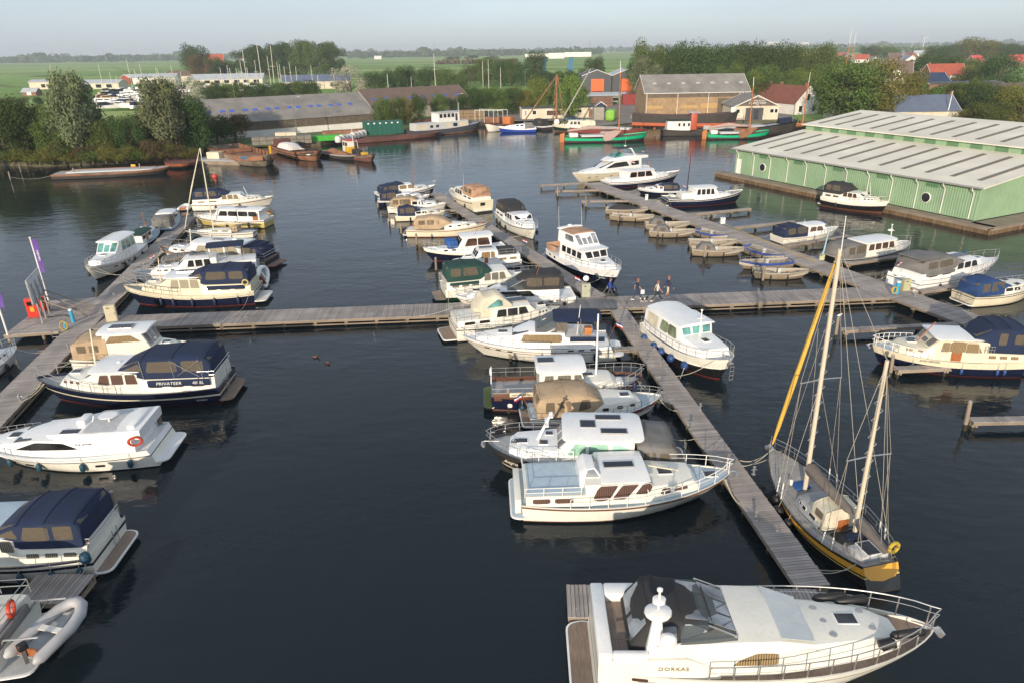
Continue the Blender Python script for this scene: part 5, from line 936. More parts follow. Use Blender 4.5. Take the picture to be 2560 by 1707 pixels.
    tubes('rigging_screw',g,.03,GEL,b.t); b.rail(.05,1,.6,n=9,r=.013); b.buoy(-b.L/2+.3,-.85,1.65,0,.2,.27,M('yellow_buoy',(.6,.42,.05),.5)); b.ladder(0,1,-.2,1.25,.36,y=-.3,x=-b.L/2+.1)
    b.fenders([.5,.7],1,FBLK,r=.2); b.fenders([.62],1,FBLK,r=.28,ball=True); b.pole('antenna',.6,0,14.9,1.6,.02,GEL); b.anchor(); b.t.rotation_euler.x=R(-2.6)
    bb=MB(); bb.lathe([(.0,0),(.07,.02),(.09,.3),(.05,.34),(0,.35)],8,(x(.68),.5,1.2)); bb.build('deck_vent',GEL,b.t)
ketch()
# ---------------------------------------------------------------- boats at the right pier
b=Boat('motor_yacht','big cream white flybridge yacht at the far end of the sloop pier',(1605,412),(1394,438),4.6,1.75,2.1,fm=1.6,hull=CREAM,bands=[(.85,CREAM),(.88,GREYS),(1,OFFW)],deck=GEL,rake=2.2,L=15,srake=-.4)
zd=1.5; zh=3.5; zt=2.3
H=b.shell('deckhouse',[(.12,.82,.76,zd,zh-.1,zh),(.4,.82,.74,zd,zh-.1,zh),(.5,.8,.7,zd,zh-.1,zh),(.68,.64,.5,zd,zt,zt+.1),(.84,.42,.32,1.8,zt-.06,zt),(.9,.3,.2,1.9,2.0,2.02)],GEL); b.win(H,[[(.3,2.3),(.62,2.3),(.5,3.2),(.34,3.2)]],GLASS,r=.15); b.win(H,[(.16,.27,2.3,3.1)],GLASS,r=.1); b.front(H,2,3,GLASS,my=.05)
U=b.shell('flybridge',[(.02,.74,.76,zh-.1,zh+.4,zh+.41),(.34,.78,.74,zh-.05,zh+.75,zh+.76),(.5,.66,.56,zh,zh+.45,zh+.46),(.56,.5,.4,zh,zh+.08,zh+.1)],GEL); b.slab('fly_floor',.06,.32,.66,zh+.5,.02,0,LGREY)
V=b.shell('fly_screen',[(.36,.6,.5,zh+.6,zh+1.3,zh+1.35),(.46,.54,.44,zh+.4,zh+.5,zh+.55)],TEALG)
AR=MB()
for sd in(1,-1): AR.bar((b.u2x(.2),sd*.74*b.B/2,zh+.3),(b.u2x(.27),sd*.62*b.B/2,zh+2.1),.5,.14)
AR.bar((b.u2x(.27),-.64*b.B/2,zh+2.05),(b.u2x(.27),.64*b.B/2,zh+2.05),.5,.14); AR.build('radar_arch',GEL,b.t,30,.04,2); b.slab('bimini',.05,.42,.6,zh+2.1,.04,.12,CDKG); b.radar(.27,zh+2.3,.25); b.buoy(b.u2x(.33),.5,zh+1.3,0,1.5,.25); antenna(b,.27,0,zh+2.2,2); b.flag(.03,0,zh+.3,.8); b.flag(.31,.95,zd+.9,.9,sz=.8)
b.ports([.86,.78,.6,.47],.62,.45,.14,BRNG); b.rail(.45,1,.6); b.fenders([.5],1,FNAVY); b.name('Pinova',.88,.5,1,.25,DKL,shear=.3)
b=Boat('motor_yacht','navy hulled trawler with white cabin and red waterline beside the big flybridge yacht',(1513,453),(1699,426),4.0,1.2,2.0,fm=1.1,bands=[(.66,NAVY),(.72,GEL),(.8,NAVY),(1,GEL)],bottom=REDB,deck=GREYDK,bul=.2,strake=BROWNS,stk_t=.99,pw=2.8)
H,C,zd,zh,zt=sedan(b,GEL,GLASS,.24,.58,.84,1.55,-.1,3,tw=0,frame=VARN); b.shell('aft_cabin',[(.04,.7,.64,1.0,1.55,1.6),(.26,.7,.64,1.0,1.55,1.6)],GEL); b.pole('folded_mast',.62,0,zt,2.2,.06,VARN,-.35); b.rail(.6,1,.55); b.pole('davit',.5,.3,zh,.9,.03,RAILM,.6); b.platform(.4,.4)
b=Boat('small_cruiser','small navy hulled cruiser with white cabin and navy hood near the black masted yacht',(1703,474),(1594,470),2.7,.9,1.15,bands=[(.7,NAVY),(1,GEL)],deck=GEL,strake=GREYS)
H,C,zd,zh,zt=small_cabin(b,GEL,CURB,CNAVY,.42,.86,.8,uh=.56); b.rail(.5,1,.45); b.flag(.01,0,.9,.8)
b=Boat('motor_yacht','navy hulled motor yacht with white wheelhouse and tall thin black mast',(1662,494),(1858,474),3.7,1.3,2.05,fm=1.15,bands=[(.78,NAVY),(.82,GEL),(1,NAVY)],bottom=REDB,deck=GREYDK,cap=OFFW,bul=.12,strake=OFFW,stk_t=.98,pw=2.8)
H,C,zd,zh,zt=sedan(b,GEL,GLASS,.34,.6,.84,1.45,-.3,4,tw=0); b.shell('doghouse',[(.18,.66,.56,1.1,1.9,2.0),(.34,.66,.58,1.1,2.1,2.2)],OFFW); b.pole('mast',.275,0,2.0,6.3,.07,FBLK,.02,.04); b.rail(.58,1,.7,h1=.85,r=.022); b.ladder(.02,-1,.2,1.4); b.fender(.9,1,FBLUE,z=2.2); b.box('life_raft',.06,.12,-.4,.4,1.4,1.7,OFFW,.08); b.platform(.5,.35)
# open sloops
WOODG=M('sloop_hull',(.25,.2,.14),.5,var=.15,streak=.15); SEATG=M('sloop_inside',(.24,.22,.19),.75,var=.2); SLRIM=M('sloop_rim',(.38,.35,.3),.6,var=.1)
def sloop(label,st,bw,cover=None,hood=False,hull=WOODG,group='open sloops for hire',L=5.2,B=1.95,band=None,name='open_sloop',rail=False):
    b=Boat(name,label,st,bw,B,.8,.98,fm=.74,vz=.9,hull=hull,bands=band or [(.86,hull),(1,SLRIM)],deck=SEATG,cap=SLRIM,ws=.78,pw=2.4,rake=.7,bul=.42,group=group,ntr=16)
    b.box('thwart',.34,.4,-.78,.78,.36,.44,SEATG,.01); b.box('thwart',.62,.67,-.66,.66,.38,.46,SEATG,.01); b.box('side_bench',.05,.34,.55,.82,.3,.5,SEATG,.02); b.box('side_bench',.05,.34,-.82,-.55,.3,.5,SEATG,.02)
    b.box('helm_console',.44,.49,-.12,.25,.25,.95,LGREY,.03); b.shell('foredeck',[(.8,.62,.6,.5,.66,.7),(.95,.2,.18,.6,.7,.72)],SEATG)
    if hood: b.canopy([(.1,.78,.7,.55,.8,.85),(.2,.8,.72,.55,1.35,1.5),(.36,.78,.7,.55,1.3,1.45),(.46,.7,.6,.6,.66,.7)],CGREY,[[(.22,.8),(.36,.8),(.33,1.2),(.25,1.2)]],None,(2,2),ribs=False)
    if cover: b.canopy([(.06,.76,.6,.6,.66,.7),(.2,.84,.72,.6,.9,1.15),(.36,.84,.7,.6,1.0,1.35),(.75,.66,.5,.66,.75,.95),(.95,.16,.1,.72,.76,.8)],CDKG,ribs=False)
    b.fenders([.3,.62],-1,FNAVY if not band else FNAVY,r=.07,ln=.35)
    if rail: b.rail(.1,.95,.25,bow=False,mid=False,r=.015)
    return b
sloop('grey sloop under a dark full cover, far one of the first pair',(1514,520),(1622,518),cover=True)
sloop('open grey sloop in front of the covered sloop',(1527,534),(1637,537))
sloop('grey sloop with small folded hood, far one of the second pair',(1613,557),(1727,554),hood=True)
sloop('grey sloop with pointed grey hood, near one of the second pair',(1623,574),(1740,573),hood=True)
sloop('open grey sloop without hood behind the grey hooded sloop of the third pair',(1722,600),(1845,598))
sloop('grey sloop with pointed hood, near one of the third pair',(1729,619),(1862,618),hood=True)
sloop('nearest open grey sloop, without hood, lowest along the sloop pier',(1884,673),(2024,673),L=5.4)
BB=[(.68,WOODG),(1,M('royal_blue_band',(.04,.08,.32),.4,var=.1))]
sloop('blue edged open boat, farthest of the three blue ones',(1744,571),(1821,586),band=BB,L=4.9,group='blue edged hire boats',name='open_boat',rail=True)
sloop('blue edged open boat lying between the third pair of sloops and the pier',(1868,612),(1962,637),band=BB,L=5.2,group='blue edged hire boats',name='open_boat',rail=True)
sloop('blue edged open boat directly behind the nearest grey sloop',(1978,648),(1847,651),band=BB,L=5.2,group='blue edged hire boats',name='open_boat',rail=True)
b=Boat('motor_yacht','black hulled yacht with cream cabin and navy hood moored at the green boathouse',(2066,487),(2222,503),3.7,1.35,1.75,fm=1.25,bands=[(.3,BROWNS),(.68,BLKH),(1,OFFW)],bottom=BROWNS,deck=OFFW,strake=OFFW,vz=0.95)
A,H,C,zd,za,zh,zt=aft_cruiser(b,OFFW,BRNG,CDKG,.34,.6,.86,cz=1.35,da=.55,dh=1.05); b.rail(.5,1,.55,h1=.65); b.pole('antenna',.66,.5,zt,1.5,.025,GEL,-.2); b.fenders([.3],-1,FBLK); b.platform(.5,.35,TEAK)
b=Boat('small_cruiser','small white cruiser with round navy hood and blue fenders on the bow rail',(1942,590),(2096,566),2.8,.95,1.3,hull=OFFW,deck=GEL,strake=GREYS)
H,C,zd,zh,zt=sedan(b,GEL,CURB,.4,.66,.88,1.1,.05,2,CNAVY,1.35,tw=0); b.rail(.6,1,.5,r=.02); b.fender(.85,1,FBLUE,z=1.7); b.fender(.8,1,FBLUE,z=1.7); b.pole('antenna',.42,0,zh,.7,.02,GEL)
b.name('ELLA MARIA',.3,.55,-1,.2,DKL)
b=Boat('motor_yacht','black hulled tender yacht with long white roof, grey aft hood and white radar mast',(2080,640),(2273,602),3.5,1.1,1.55,fm=1.0,bands=[(.9,BLKH),(1,GREYS)],deck=LGREY,cap=LGREY,pw=3,q=.65,strake=GREYS,stk_t=.75)
H,C,zd,zh,zt=sedan(b,OFFW,BRNG,.3,.68,.88,1.35,.2,4,CGREY,1.45,tw=0,frame=OFFW); b.mastx(.74,zt,2.1,-.1); b.radar(.71,zt+1.4,.28); b.rail(.5,1,.6); b.fender(.8,-1,FBLK,ball=True,r=.2)
b=Boat('motor_yacht','white yacht with grey canvas hood and Dutch flag, stern windows facing the pier',(2262,690),(2494,640),3.9,1.6,1.85,fm=1.4,hull=GEL,bands=[(.74,GEL),(.78,ANTH),(1,GEL)],deck=GEL,ws=.92,rake=1.6,srake=-.3)
A,H,C,zd,za,zh,zt=aft_cruiser(b,GEL,GLASS,CGREY,.36,.62,.88,cz=1.4,da=.55,dh=1.15,tw=0,aw=2); b.box('weather_cloth',.05,.34,-.87,-.84,1.85,2.15,CGREY,.01); b.rail(.5,1,.6,h1=.75,r=.022); b.solar(.54,0,zh+.05,1.6,.9); b.slab('bimini',.0,.22,.7,za+1.45,.04,.08,CGREY); b.flag(.0,.2,1.9,1.2,rake=-.2); b.platform(.8,.4,OFFW); b.box('stern_window',-.004,.006,.4,.6,.95,1.4,GLASS,.02); b.box('stern_window',-.004,.006,-.6,-.35,.95,1.4,GLASS,.02); b.ladder(0,1,.4,1.6,.35,y=.1,x=-b.L/2-.02); b.fenders([.2,.5],-1,FNAVY); b.fender(.8,1,FTEAL,z=2.3); b.ports([.7,.8,.9],.86,.3,.14)
b=Boat('small_cruiser','cream small cruiser with blue hood and dark stripe cut by the right edge',(2408,733),(2590,702),2.9,.95,1.35,fm=.9,hull=CREAM,bands=[(.84,CREAM),(.9,NAVY),(1,CREAM)],deck=OFFW,pw=2.6,vz=0.95)
H,C,zd,zh,zt=small_cabin(b,OFFW,GLASS,cloth('royal_blue_canvas',(.014,.05,.16)),.42,.88,.55,cz=1.15,uh=.6); b.rail(.55,1,.5); b.ladder(0,1,.1,1.0,.4,y=.2,x=-b.L/2-.1); b.platform(.3,.25,TEAK)
b=Boat('motor_yacht','cream aft cabin cruiser with navy hood and varnished wooden side door',(2541,882),(2181,858),3.7,1.3,1.6,fm=1.15,bands=[(.66,NAVY),(1,CREAM)],bottom=REDB,deck=PALEBL,cap=CREAM,pw=2.8,rake=.8,bul=.1,vz=0.86)
A,H,C,zd,za,zh,zt=aft_cruiser(b,CREAM,CURT,None,.3,.6,.86,da=.55,dh=1.35,dt=.25,nw=1,tw=2,aw=3,fmat=CURG)
b.win(H,[(.335,.42,zd+.75,zh-.2,.005)],CURC,CREAM,r=.05); b.win(H,[(.44,.51,zd+.1,zh-.12)],VARN,name='door',r=.03); b.win(H,[(.452,.497,zd+.7,zh-.2)],CURT,name='door_window',r=.03,th=.035); b.win(H,[(.53,.585,zd+.75,zh-.2,0,-.01)],CURT,CREAM,r=.05)
b.canopy([(.02,.78,.7,za,za+1.2,za+1.3),(.05,.82,.76,za,za+1.65,za+1.8),(.16,.82,.77,za,za+1.75,za+1.95),(.25,.8,.74,za,za+1.65,za+1.85),(.37,.68,.62,zh,zh+.06,zh+.1)],CNAVY,[(.05,.12,za+.7,za+1.4),(.17,.22,za+.6,za+1.45)],None,(3,3),(0,2)); b.slab('wheelhouse_roof',.3,.63,.78,zh,.05,.07,GEL)
b.rail(.66,1,.62,r=.024,mat=WHITEP); b.pole('mast',.7,0,zt,1.6,.05,VARN,-.55); b.name('DÔKTERSKE',.66,.9,1,.2,DKL,shear=.2); b.fender(.78,1,FTEAL,r=.25,ball=True,z=.5); b.fenders([.15,.2,.45],1,FBLUE,r=.1,ln=.35); b.hatch(.72,-.2,zt+.05,.5,.4); b.box_rail(.24,.3,.84,za,.5); b.anchor()
# ---------------------------------------------------------------- buildings
BRICKY=M('yellow_brick',(.31,.215,.125),.9,var=.25,scale=.8,bump=.3,bscale=6); BRICKR=M('red_brown_brick',(.22,.12,.085),.9,var=.2,scale=.8)
RTILE=M('red_roof_tile',(.36,.085,.05),.8,var=.18,scale=.6,bump=.4,bscale=8); RPINK=M('bright_red_roof',(.52,.07,.075),.75,var=.1,scale=.5); GTILE=M('grey_roof_sheet',(.23,.215,.2),.85,var=.22,scale=.35,bump=.4,bscale=2); BTILE=M('brown_roof_tile',(.15,.105,.085),.85,var=.15,scale=.6); ZINC=M('pale_metal_roof',(.42,.45,.48),.5,var=.12,scale=.4); BLUR=M('slate_blue_roof',(.12,.15,.22),.55,var=.12,scale=.4); SOLR=M('dark_solar_roof',(.02,.035,.09),.25,var=.2,scale=.5)
RENDER=M('pale_render',(.62,.56,.44),.85,var=.12,scale=.5); WRENDER=M('white_render',(.72,.7,.66),.85,var=.1,scale=.5); WOODB=M('dark_board_wall',(.13,.105,.08),.9,var=.3,scale=1.5); ORANGE=M('orange_door',(.72,.12,.02),.5,var=.06); ANTW=M('anthracite_sheet',(.06,.065,.075),.6,var=.12,scale=.5); GREYW=M('weathered_grey_wall',(.32,.3,.26),.85,var=.2)
def house(name,label,loc,rz,L,Wd,he,hr,wm,rm,wins=(),over=.35,cat='house',chim=None,trim=WHITEP,gut=None,group=None,roofs=1):
    t=thing(name,label,cat,loc,rz,group); b=MB(); hy=Wd/2
    prof=[(-hy,0),(hy,0),(hy,he),(0,hr),(-hy,he)]; b.ext([(-L/2,y,z) for y,z in prof],(L,0,0)); b.build('wall',wm,t)
    sl=(hr-he)/hy
    for s in(-1,1):
        b=MB(); y0,y1=s*(hy+over),0; z0,z1=he-sl*over+.03,hr+.03; q=[(-L/2-over,y0,z0),(L/2+over,y0,z0),(L/2+over,y1,z1),(-L/2-over,y1,z1)]
        b.ext(q,(0,0,.14)); r=b.build('roof',rm,t)
        if s==-1 and gut: g=MB(); g.box((0,y0-.06,z0+.05),(L+2*over,.14,.14)); g.build('gutter',trim,r)
        for e in(-1,1): g=MB(); g.ext([(e*(L/2+over+.03)-.04,y0,z0-.03),(e*(L/2+over+.03)+.04,y0,z0-.03),(e*(L/2+over+.03)+.04,y1,z1-.03),(e*(L/2+over+.03)-.04,y1,z1-.03)],(0,0,.2)); g.build('verge_board',trim,r)
    if chim:
        for cx in chim: g=MB(); g.box((cx,0,hr+.3),(.7,.55,1.2)); g.build('chimney',BRICKR,t)
    for w in wins:
        f,p,z,w_,h_=w[:5]; m_=w[5] if len(w)>5 else GLASS; nm=w[6] if len(w)>6 else 'window'
        b=MB(); fr=MB()
        if f in 'FB': y=(-1 if f=='F' else 1)*(hy+.03); b.box((p,y,z),(w_,.08,h_)); fr.box((p,y*.998,z),(w_+.24,.06,h_+.24))
        else: x=(-1 if f=='L' else 1)*(L/2+.03); b.box((x,p,z),(.08,w_,h_)); fr.box((x*.999,p,z),(.06,w_+.24,h_+.24))
        o=b.build(nm,m_,t); 
        if nm=='window': fr.build('window_frame',trim,o)
    return t
def at(x,y,z=GZ): v=P(x,y,z); return (v.x,v.y,z)
# green boathouse
def boathouse():
    K=P(2436,553,.8).xy; Fp=P(1835,432,.8).xy; d=(Fp-K); Ln=d.length; rz=math.atan2(d.y,d.x)
    t=thing('boathouse','large green boathouse with white stepped roof standing in the harbour','boathouse',(K.x,K.y,0),rz)
    GRN=M('green_sheet_wall',(.25,.38,.235),.6,var=.1,scale=.3,streak=.2); GRD=M('dark_green_panel',(.1,.21,.11),.6,var=.06); RW=M('white_sheet_roof',(.75,.71,.6),.6,var=.12,scale=.2); SK=M('skylight_sheet',(.17,.145,.11),.5,var=.2); QW=wood_mat('quay_timber',(.17,.11,.06),.3)
    # local x along the water side (towards the far end), y<0 is to the right (inland)
    Z0=.8; he=4.45; W1=14.3; z1=6.3; zu=7.2; W2=27; z2=8.7
    b=MB(); n=int(Ln/.3)
    ring=[]
    for i in range(n*2+1): x=Ln*i/(n*2); o=.035 if i%2 else 0; ring.append(((x,o,Z0),(x,o,he)))
    b.loft(ring,closed=False,caps=False); b.build('wall',GRN,t)
    for x,s in((0,-1),(Ln,1)):
        b=MB(); m2=int(2*W2/.3); rr=[]
        for i in range(m2*2+1):
            y=-2*W2*i/(m2*2); k=-y if -y<W2 else 2*W2+y
            z=lerp(he,z1,k/W1) if k<W1 else lerp(zu,z2,(k-W1)/(W2-W1)); o=s*(.035 if i%2 else 0); rr.append(((x+o,y,Z0),(x+o,y,z-.05)))
        b.loft(rr,closed=False,caps=False); b.build('end_wall',GRN,t)
    def slope(nm,ya,za,yb,zb,ov=.6):
        b=MB(); b.ext([(-.5,ya,za),(Ln+.5,ya,za),(Ln+.5,yb,zb),(-.5,yb,zb)],(0,0,.12)); o=b.build(nm,RW,t)
        return o
    r1=slope('lower_roof',.7,he-.08,-W1,z1); r2=slope('upper_roof',-W1+.6,zu-.06,-W2,z2); r3=slope('upper_roof',-W2,z2,-2*W2+W1-.6,zu-.06); r4=slope('lower_roof',-2*W2+W1,z1,-2*W2-.7,he-.08)
    for i in range(12):
        x=1.6+i*(Ln-3.2)/11
        for ro,ya,za,yb,zb in((r1,-1.8,lerp(he,z1,1.8/W1),-12.4,lerp(he,z1,12.4/W1)),(r2,-W1-1.0,lerp(zu,z2,1/(W2-W1)),-W2+2.5,lerp(zu,z2,1-2.5/(W2-W1)))):
            b=MB(); b.bar((x,ya,za+.155),(x,yb,zb+.155),.55,.06); b.build('skylight_strip',SK,ro)
    m=24
    for i in range(m):
        x=Ln*(i+.5)/m; b=MB(); b.box((x,-W1+.03,(z1+zu)/2+.06),(Ln/m-.02,.1,zu-z1-.05)); b.build('clerestory_panel',GRN if i%2 else GRD,t)
    b=MB(); b.box((Ln/2,.72,he+.02),(Ln+1,.16,.16)); b.build('gutter',GREYS,t)
    for i in range(12):
        x=.7+i*(Ln-1.4)/11; b=MB(); b.tube([(x,.66,he-.1),(x,.55,he-.35),(x,.12,he-.75),(x,.1,Z0+.1)],.06,6); b.build('downpipe',WHITEP,t,60)
        if i%2: 
            b=MB(); b.box((x+1.6,.05,he-.55),(1.5,.04,.5)); b.build('vent_panel',GRD,t)
    for px in((1916,421),(2293,501)):
        q=P(px[0],px[1],2.2).xy; x=(q-K).dot(d.normalized()); b=MB(); b.lathe([(.6,-.06),(.6,.06),(.53,.08),(.53,.0)],20,(x,.06,2.35),ax='Y'); o=b.build('round_window_frame',WHITEP,t,40); b=MB(); b.lathe([(.55,.0),(.55,.05)],20,(x,.06,2.35),ax='Y'); b.build('round_window_pane',GLASS,o)
    b=MB(); b.box((Ln-.9,.06,Z0+1.1),(.9,.08,2.2)); b.build('door',WHITEP,t)
    # timber quay round the building
    q=thing('boathouse_quay','brown timber quay edging the green boathouse','quay',(K.x,K.y,0),rz)
    b=MB(); b.box((Ln/2,.8,.66),(Ln+5,1.6,.1)); b.box((-1.4,-W2,.66),(2.6,2*W2+1.6,.1)); b.build('deck',TIMBER,q)
    b=MB()
    for i in range(int((Ln+5)/.22)): b.box((-2.5+i*.22,1.6+.03*(i%2),-.1),(.2,.09,1.4))
    for i in range(int((2*W2+2)/.22)): b.box((-2.75-.03*(i%2),1.6-i*.22,-.1),(.09,.2,1.4))
    tag(b.build('sheet_piling',QW,q),kind='stuff'); b=MB(); b.box((Ln/2,1.68,.55),(Ln+5,.12,.2)); b.box((-2.83,-W2,.55),(.12,2*W2+3,.2)); b.build('waling',TIMBER,q)
boathouse()
# long low barn with blue skylights
A=P(640,343,GZ).xy; B_=P(935,319,GZ).xy; dv=(B_-A); rz=math.atan2(dv.y,dv.x); c=(A+B_)/2; nv=Vector((-dv.y,dv.x)).normalized(); dA=c-dv*.28+nv*9
t=house('barn','long grey roofed barn with a row of blue skylights behind the barges','',rz,1,1,1,1,WRENDER,GTILE) if False else None
t=house('barn','long grey roofed barn with a row of blue skylights behind the barges',(dA.x,dA.y,GZ),rz,dv.length*1.56,18,3.6,8.2,WRENDER,GTILE,over=.5,cat='barn',trim=GREYS)
Lb=dv.length*1.56
for i in range(int(Lb/.35)): pass
b=MB()
for i in range(int((Lb)/.5)): b.box((-Lb/2+i*.5+.25,-9.1,2.55),(.46,.12,2.0))
tag(b.build('wall_board',WOODB,t),kind='stuff')
SKB=M('blue_skylight',(.06,.12,.5),.25,var=.1)
for i in range(16):
    x=-Lb/2+3.0+i*(Lb-5)/16+(.5 if i%2 else 0); y=-5.0; z=lerp(3.6,8.2,1-5/9)+.2; b=MB(); b.box((x,y,z),(1.15,.9,.06),rx=math.atan2(4.6,9)); b.build('skylight',SKB,t)
A2=P(960,300,GZ).xy; 
t=house('barn','second brown grey roofed barn continuing behind the quayside trees',(A2.x+6,A2.y+16,GZ),rz,34,17,3.4,7.9,GREYW,BTILE,over=.4,cat='barn',trim=GREYS)
for i in range(8):
    b=MB(); b.box((-15+i*4.1,-5,lerp(3.4,7.9,1-5/8.5)+.2),(1.2,.9,.06),rx=math.atan2(4.5,8.5)); b.build('skylight',SKB,t)
# shipyard
x0,y0,_=at(1611,290); x1,y1,_=at(1867,286); L_=x1-x0
t=house('boat_shed','large yellow brick boat shed with grey roof behind the slipway','',0,1,1,1,1,BRICKY,GTILE) if False else house('boat_shed','large yellow brick boat shed with grey roof behind the slipway',((x0+x1)/2,(y0+y1)/2+8,GZ),.02,L_,15,6.2,10.6,BRICKY,GTILE,over=.5,cat='shed',gut=True,wins=[('F',-L_*.41,2.2,5,.9,M('lit_yellow_board',(.42,.28,.12),.8,var=.2),'boarding'),('F',-L_*.25,2.6,4.6,2.2,BRICKY,'boarding'),('F',-L_*.07,2.2,5,.9,MATS['lit_yellow_board'],'boarding'),('F',L_*.12,2.4,5,1.4,MATS['lit_yellow_board'],'boarding'),('F',L_*.3,2.2,5.6,4.4,WOODB,'sliding_door'),('F',0,5.4,L_-.6,1.2,WOODB,'board_band')])  # boarding strips in a stronger yellow than the brick
for i in range(4): b=MB(); b.tube([(-L_/2+.3+i*L_*.3,-7.95,6.1),(-L_/2+.3+i*L_*.3,-7.7,5.6),(-L_/2+.3+i*L_*.3,-7.7,.1)],.07,6); b.build('downpipe',WHITEP,t,60)
for i in range(7): b=MB(); b.box((-L_/2+3+i*4.2,-4.0,lerp(6.2,10.6,1-4/7.5)+.22),(1.1,.8,.05),rx=math.atan2(4.4,7.5)); b.build('roof_light',ZINC,t)
wx,wy,_=at(1893,300)
t=house('workshop','pale boarded shipyard workshop with dark doors and lettering on its gable',(wx,wy+7,GZ),R(90-4),14,11.5,3.3,6.0,RENDER,GTILE,over=.35,cat='workshop',wins=[('L',.5,1.5,4.6,3.0,ANTW,'sliding_door'),('L',.0,1.3,1.3,2.6,WOODB,'door'),('L',-4.0,2.2,.9,.9),('L',-5.1,2.2,.7,.9),('L',4.8,2.2,.9,.9)])
b=MB(); b.ext([(-7.06,-5.6,3.5),(-7.06,5.6,3.5),(-7.06,0,5.75)],(-.06,0,0)); b.build('gable_board',WOODB,t)
mw=lambda z:Matrix(((0,0,-1,-7.16),(-1,0,0,0),(0,1,0,z),(0,0,0,1)))
text('A. J. WILDSCHUT',.55,LOGO,t,mw(4.75)); text('SCHEEPSWERF',.7,LOGO,t,mw(4.15)); text('1900',.4,LOGO,t,mw(3.72))
hx,hy_,_=at(1967,286)
house('white_house','white gabled house with red brown tiled roof beside the shipyard workshop',(hx+1.5,hy_+9,GZ),R(108),22,8.4,3.0,7.4,WRENDER,M('red_brown_tile',(.2,.075,.05),.85,var=.15,scale=.6),over=.25,chim=(-9.5,1,6),wins=[('L',0,4.6,.8,1.7),('L',-2.4,1.5,1.1,1.6),('L',2.2,1.5,1.1,1.6)])
ox,oy,_=at(1493,233)
for i,(dx,lb) in enumerate(((0,'anthracite warehouse with a big orange door, left of the twin'),(13.4,'anthracite warehouse with a half hidden orange door, right of the twin'))):
    house('warehouse',lb,(ox+dx,oy+11,GZ),R(88),22,13,7.0,9.4,ANTW,ZINC if i else ANTW,over=.2,cat='warehouse',wins=[('L',-.4,2.9,5.6,5.6,ORANGE,'roller_door'),('L',-.4,.5,5.2,.4,BLACK,'door_sill')])
gx,gy,_=at(1510,262)
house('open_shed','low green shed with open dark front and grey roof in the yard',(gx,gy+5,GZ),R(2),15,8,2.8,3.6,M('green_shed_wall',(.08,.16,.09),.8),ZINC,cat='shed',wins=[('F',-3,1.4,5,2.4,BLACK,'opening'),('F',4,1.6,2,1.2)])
lx,ly,_=at(1395,297)
t=house('site_cabin','long low cream site cabin with flat roof on the quay',(lx,ly+3,GZ),R(6),21,5,2.7,2.95,RENDER,ANTW,over=.15,cat='cabin',wins=[('F',-9.5,1.6,.6,1.4,GREYS),('F',-7,1.7,1.0,1.0),('F',-1.5,1.5,4.0,1.3,CURB),('F',5.5,1.8,2,.8),('F',9.2,1.2,1.2,2.2,BRICKR,'door')])
px_,py_,_=at(1502,282)
house('garden_shed','small navy garden shed with white trim beside the cream site cabin',(px_,py_+1.5,GZ),R(88),3,3,2,3,M('navy_board',(.02,.03,.07),.7),ANTW,cat='shed')
# lift bridge
def bridge():
    c=P(1395,196,GZ); t=thing('lift_bridge','white lift bridge beam on two blue pillars above the trees','bridge',(c.x,c.y+10,GZ),R(-2)); PB=M('blue_pillar',(.02,.14,.26),.6,var=.08)
    for x in(-9,9): b=MB(); b.loft([[(x-2,-1.2,0),(x+2,-1.2,0),(x+2,1.2,0),(x-2,1.2,0)],[(x-1.5,-1,9),(x+1.5,-1,9),(x+1.5,1,9),(x-1.5,1,9)],[(x-1.0,-1,12.5),(x+2.3,-1,13.5),(x+2.3,1,13.5),(x-1.0,1,12.5)]]); b.build('pillar',PB,t)
    for a,e,z,h in((-22,-6,14.2,2.2),(-6,5,13.8,3.6),(5,23,14.4,3.0)): b=MB(); b.box(((a+e)/2,-.3,z),(e-a-.1,3,h)); b.build('beam',WRENDER,t,None,.2)
bridge()
# houses left of the barn, by the far marina
house('farmhouse','farmhouse with steep orange red pyramid roof among dark trees',(*at(540,190)[:2],GZ),R(15),18,20,3,18,WRENDER,RTILE,chim=(0,),wins=[('F',-4,1.6,1.5,1.5),('F',4,1.6,1.5,1.5)])
house('marina_hall','long white marina hall with pale roof behind the masts',(*at(575,212)[:2],GZ),R(8),44,14,3.4,6.4,RENDER,ZINC,cat='hall',wins=[('F',-18+i*6,2,3.4,1.8,GLASS) for i in range(7)])
house('brown_hall','brown roofed hall joined to the white marina hall',(*at(468,204)[:2],GZ),R(4),26,12,4,7.2,RENDER,BTILE,cat='hall',wins=[('F',-6,2,3,1.8),('F',4,2,3,1.8)])
house('sail_loft','cream gabled workshop with solar panels on its roof',(*at(795,222)[:2],GZ),R(10),36,13,4.0,7.0,RENDER,BLUR,cat='workshop',wins=[('F',-10,2.2,1.4,2),('F',-4,2,3,2.4,GREYS,'door'),('F',8,2.2,1.4,2)])
house('chalet','cream chalet with flat grey roof left of the tall willow',(*at(133,223)[:2],GZ),R(5),22,9,4.2,5.4,RENDER,ZINC,cat='chalet',wins=[('F',-3+i*4,2,2.4,2) for i in range(3)])
house('chalet','small chalet with pale blue roof between the two willows',(*at(263,222)[:2],GZ),R(-4),24,10,3.2,5.0,RENDER,ZINC,cat='chalet',wins=[('F',-7+i*6.5,1.6,3.4,2) for i in range(3)])
house('chalet','wide grey roofed chalet behind the stored boats',(*at(395,210)[:2],GZ),R(6),28,12,4,6.4,WRENDER,ZINC,cat='chalet',wins=[('F',-8+i*8,1.8,3,2) for i in range(3)])
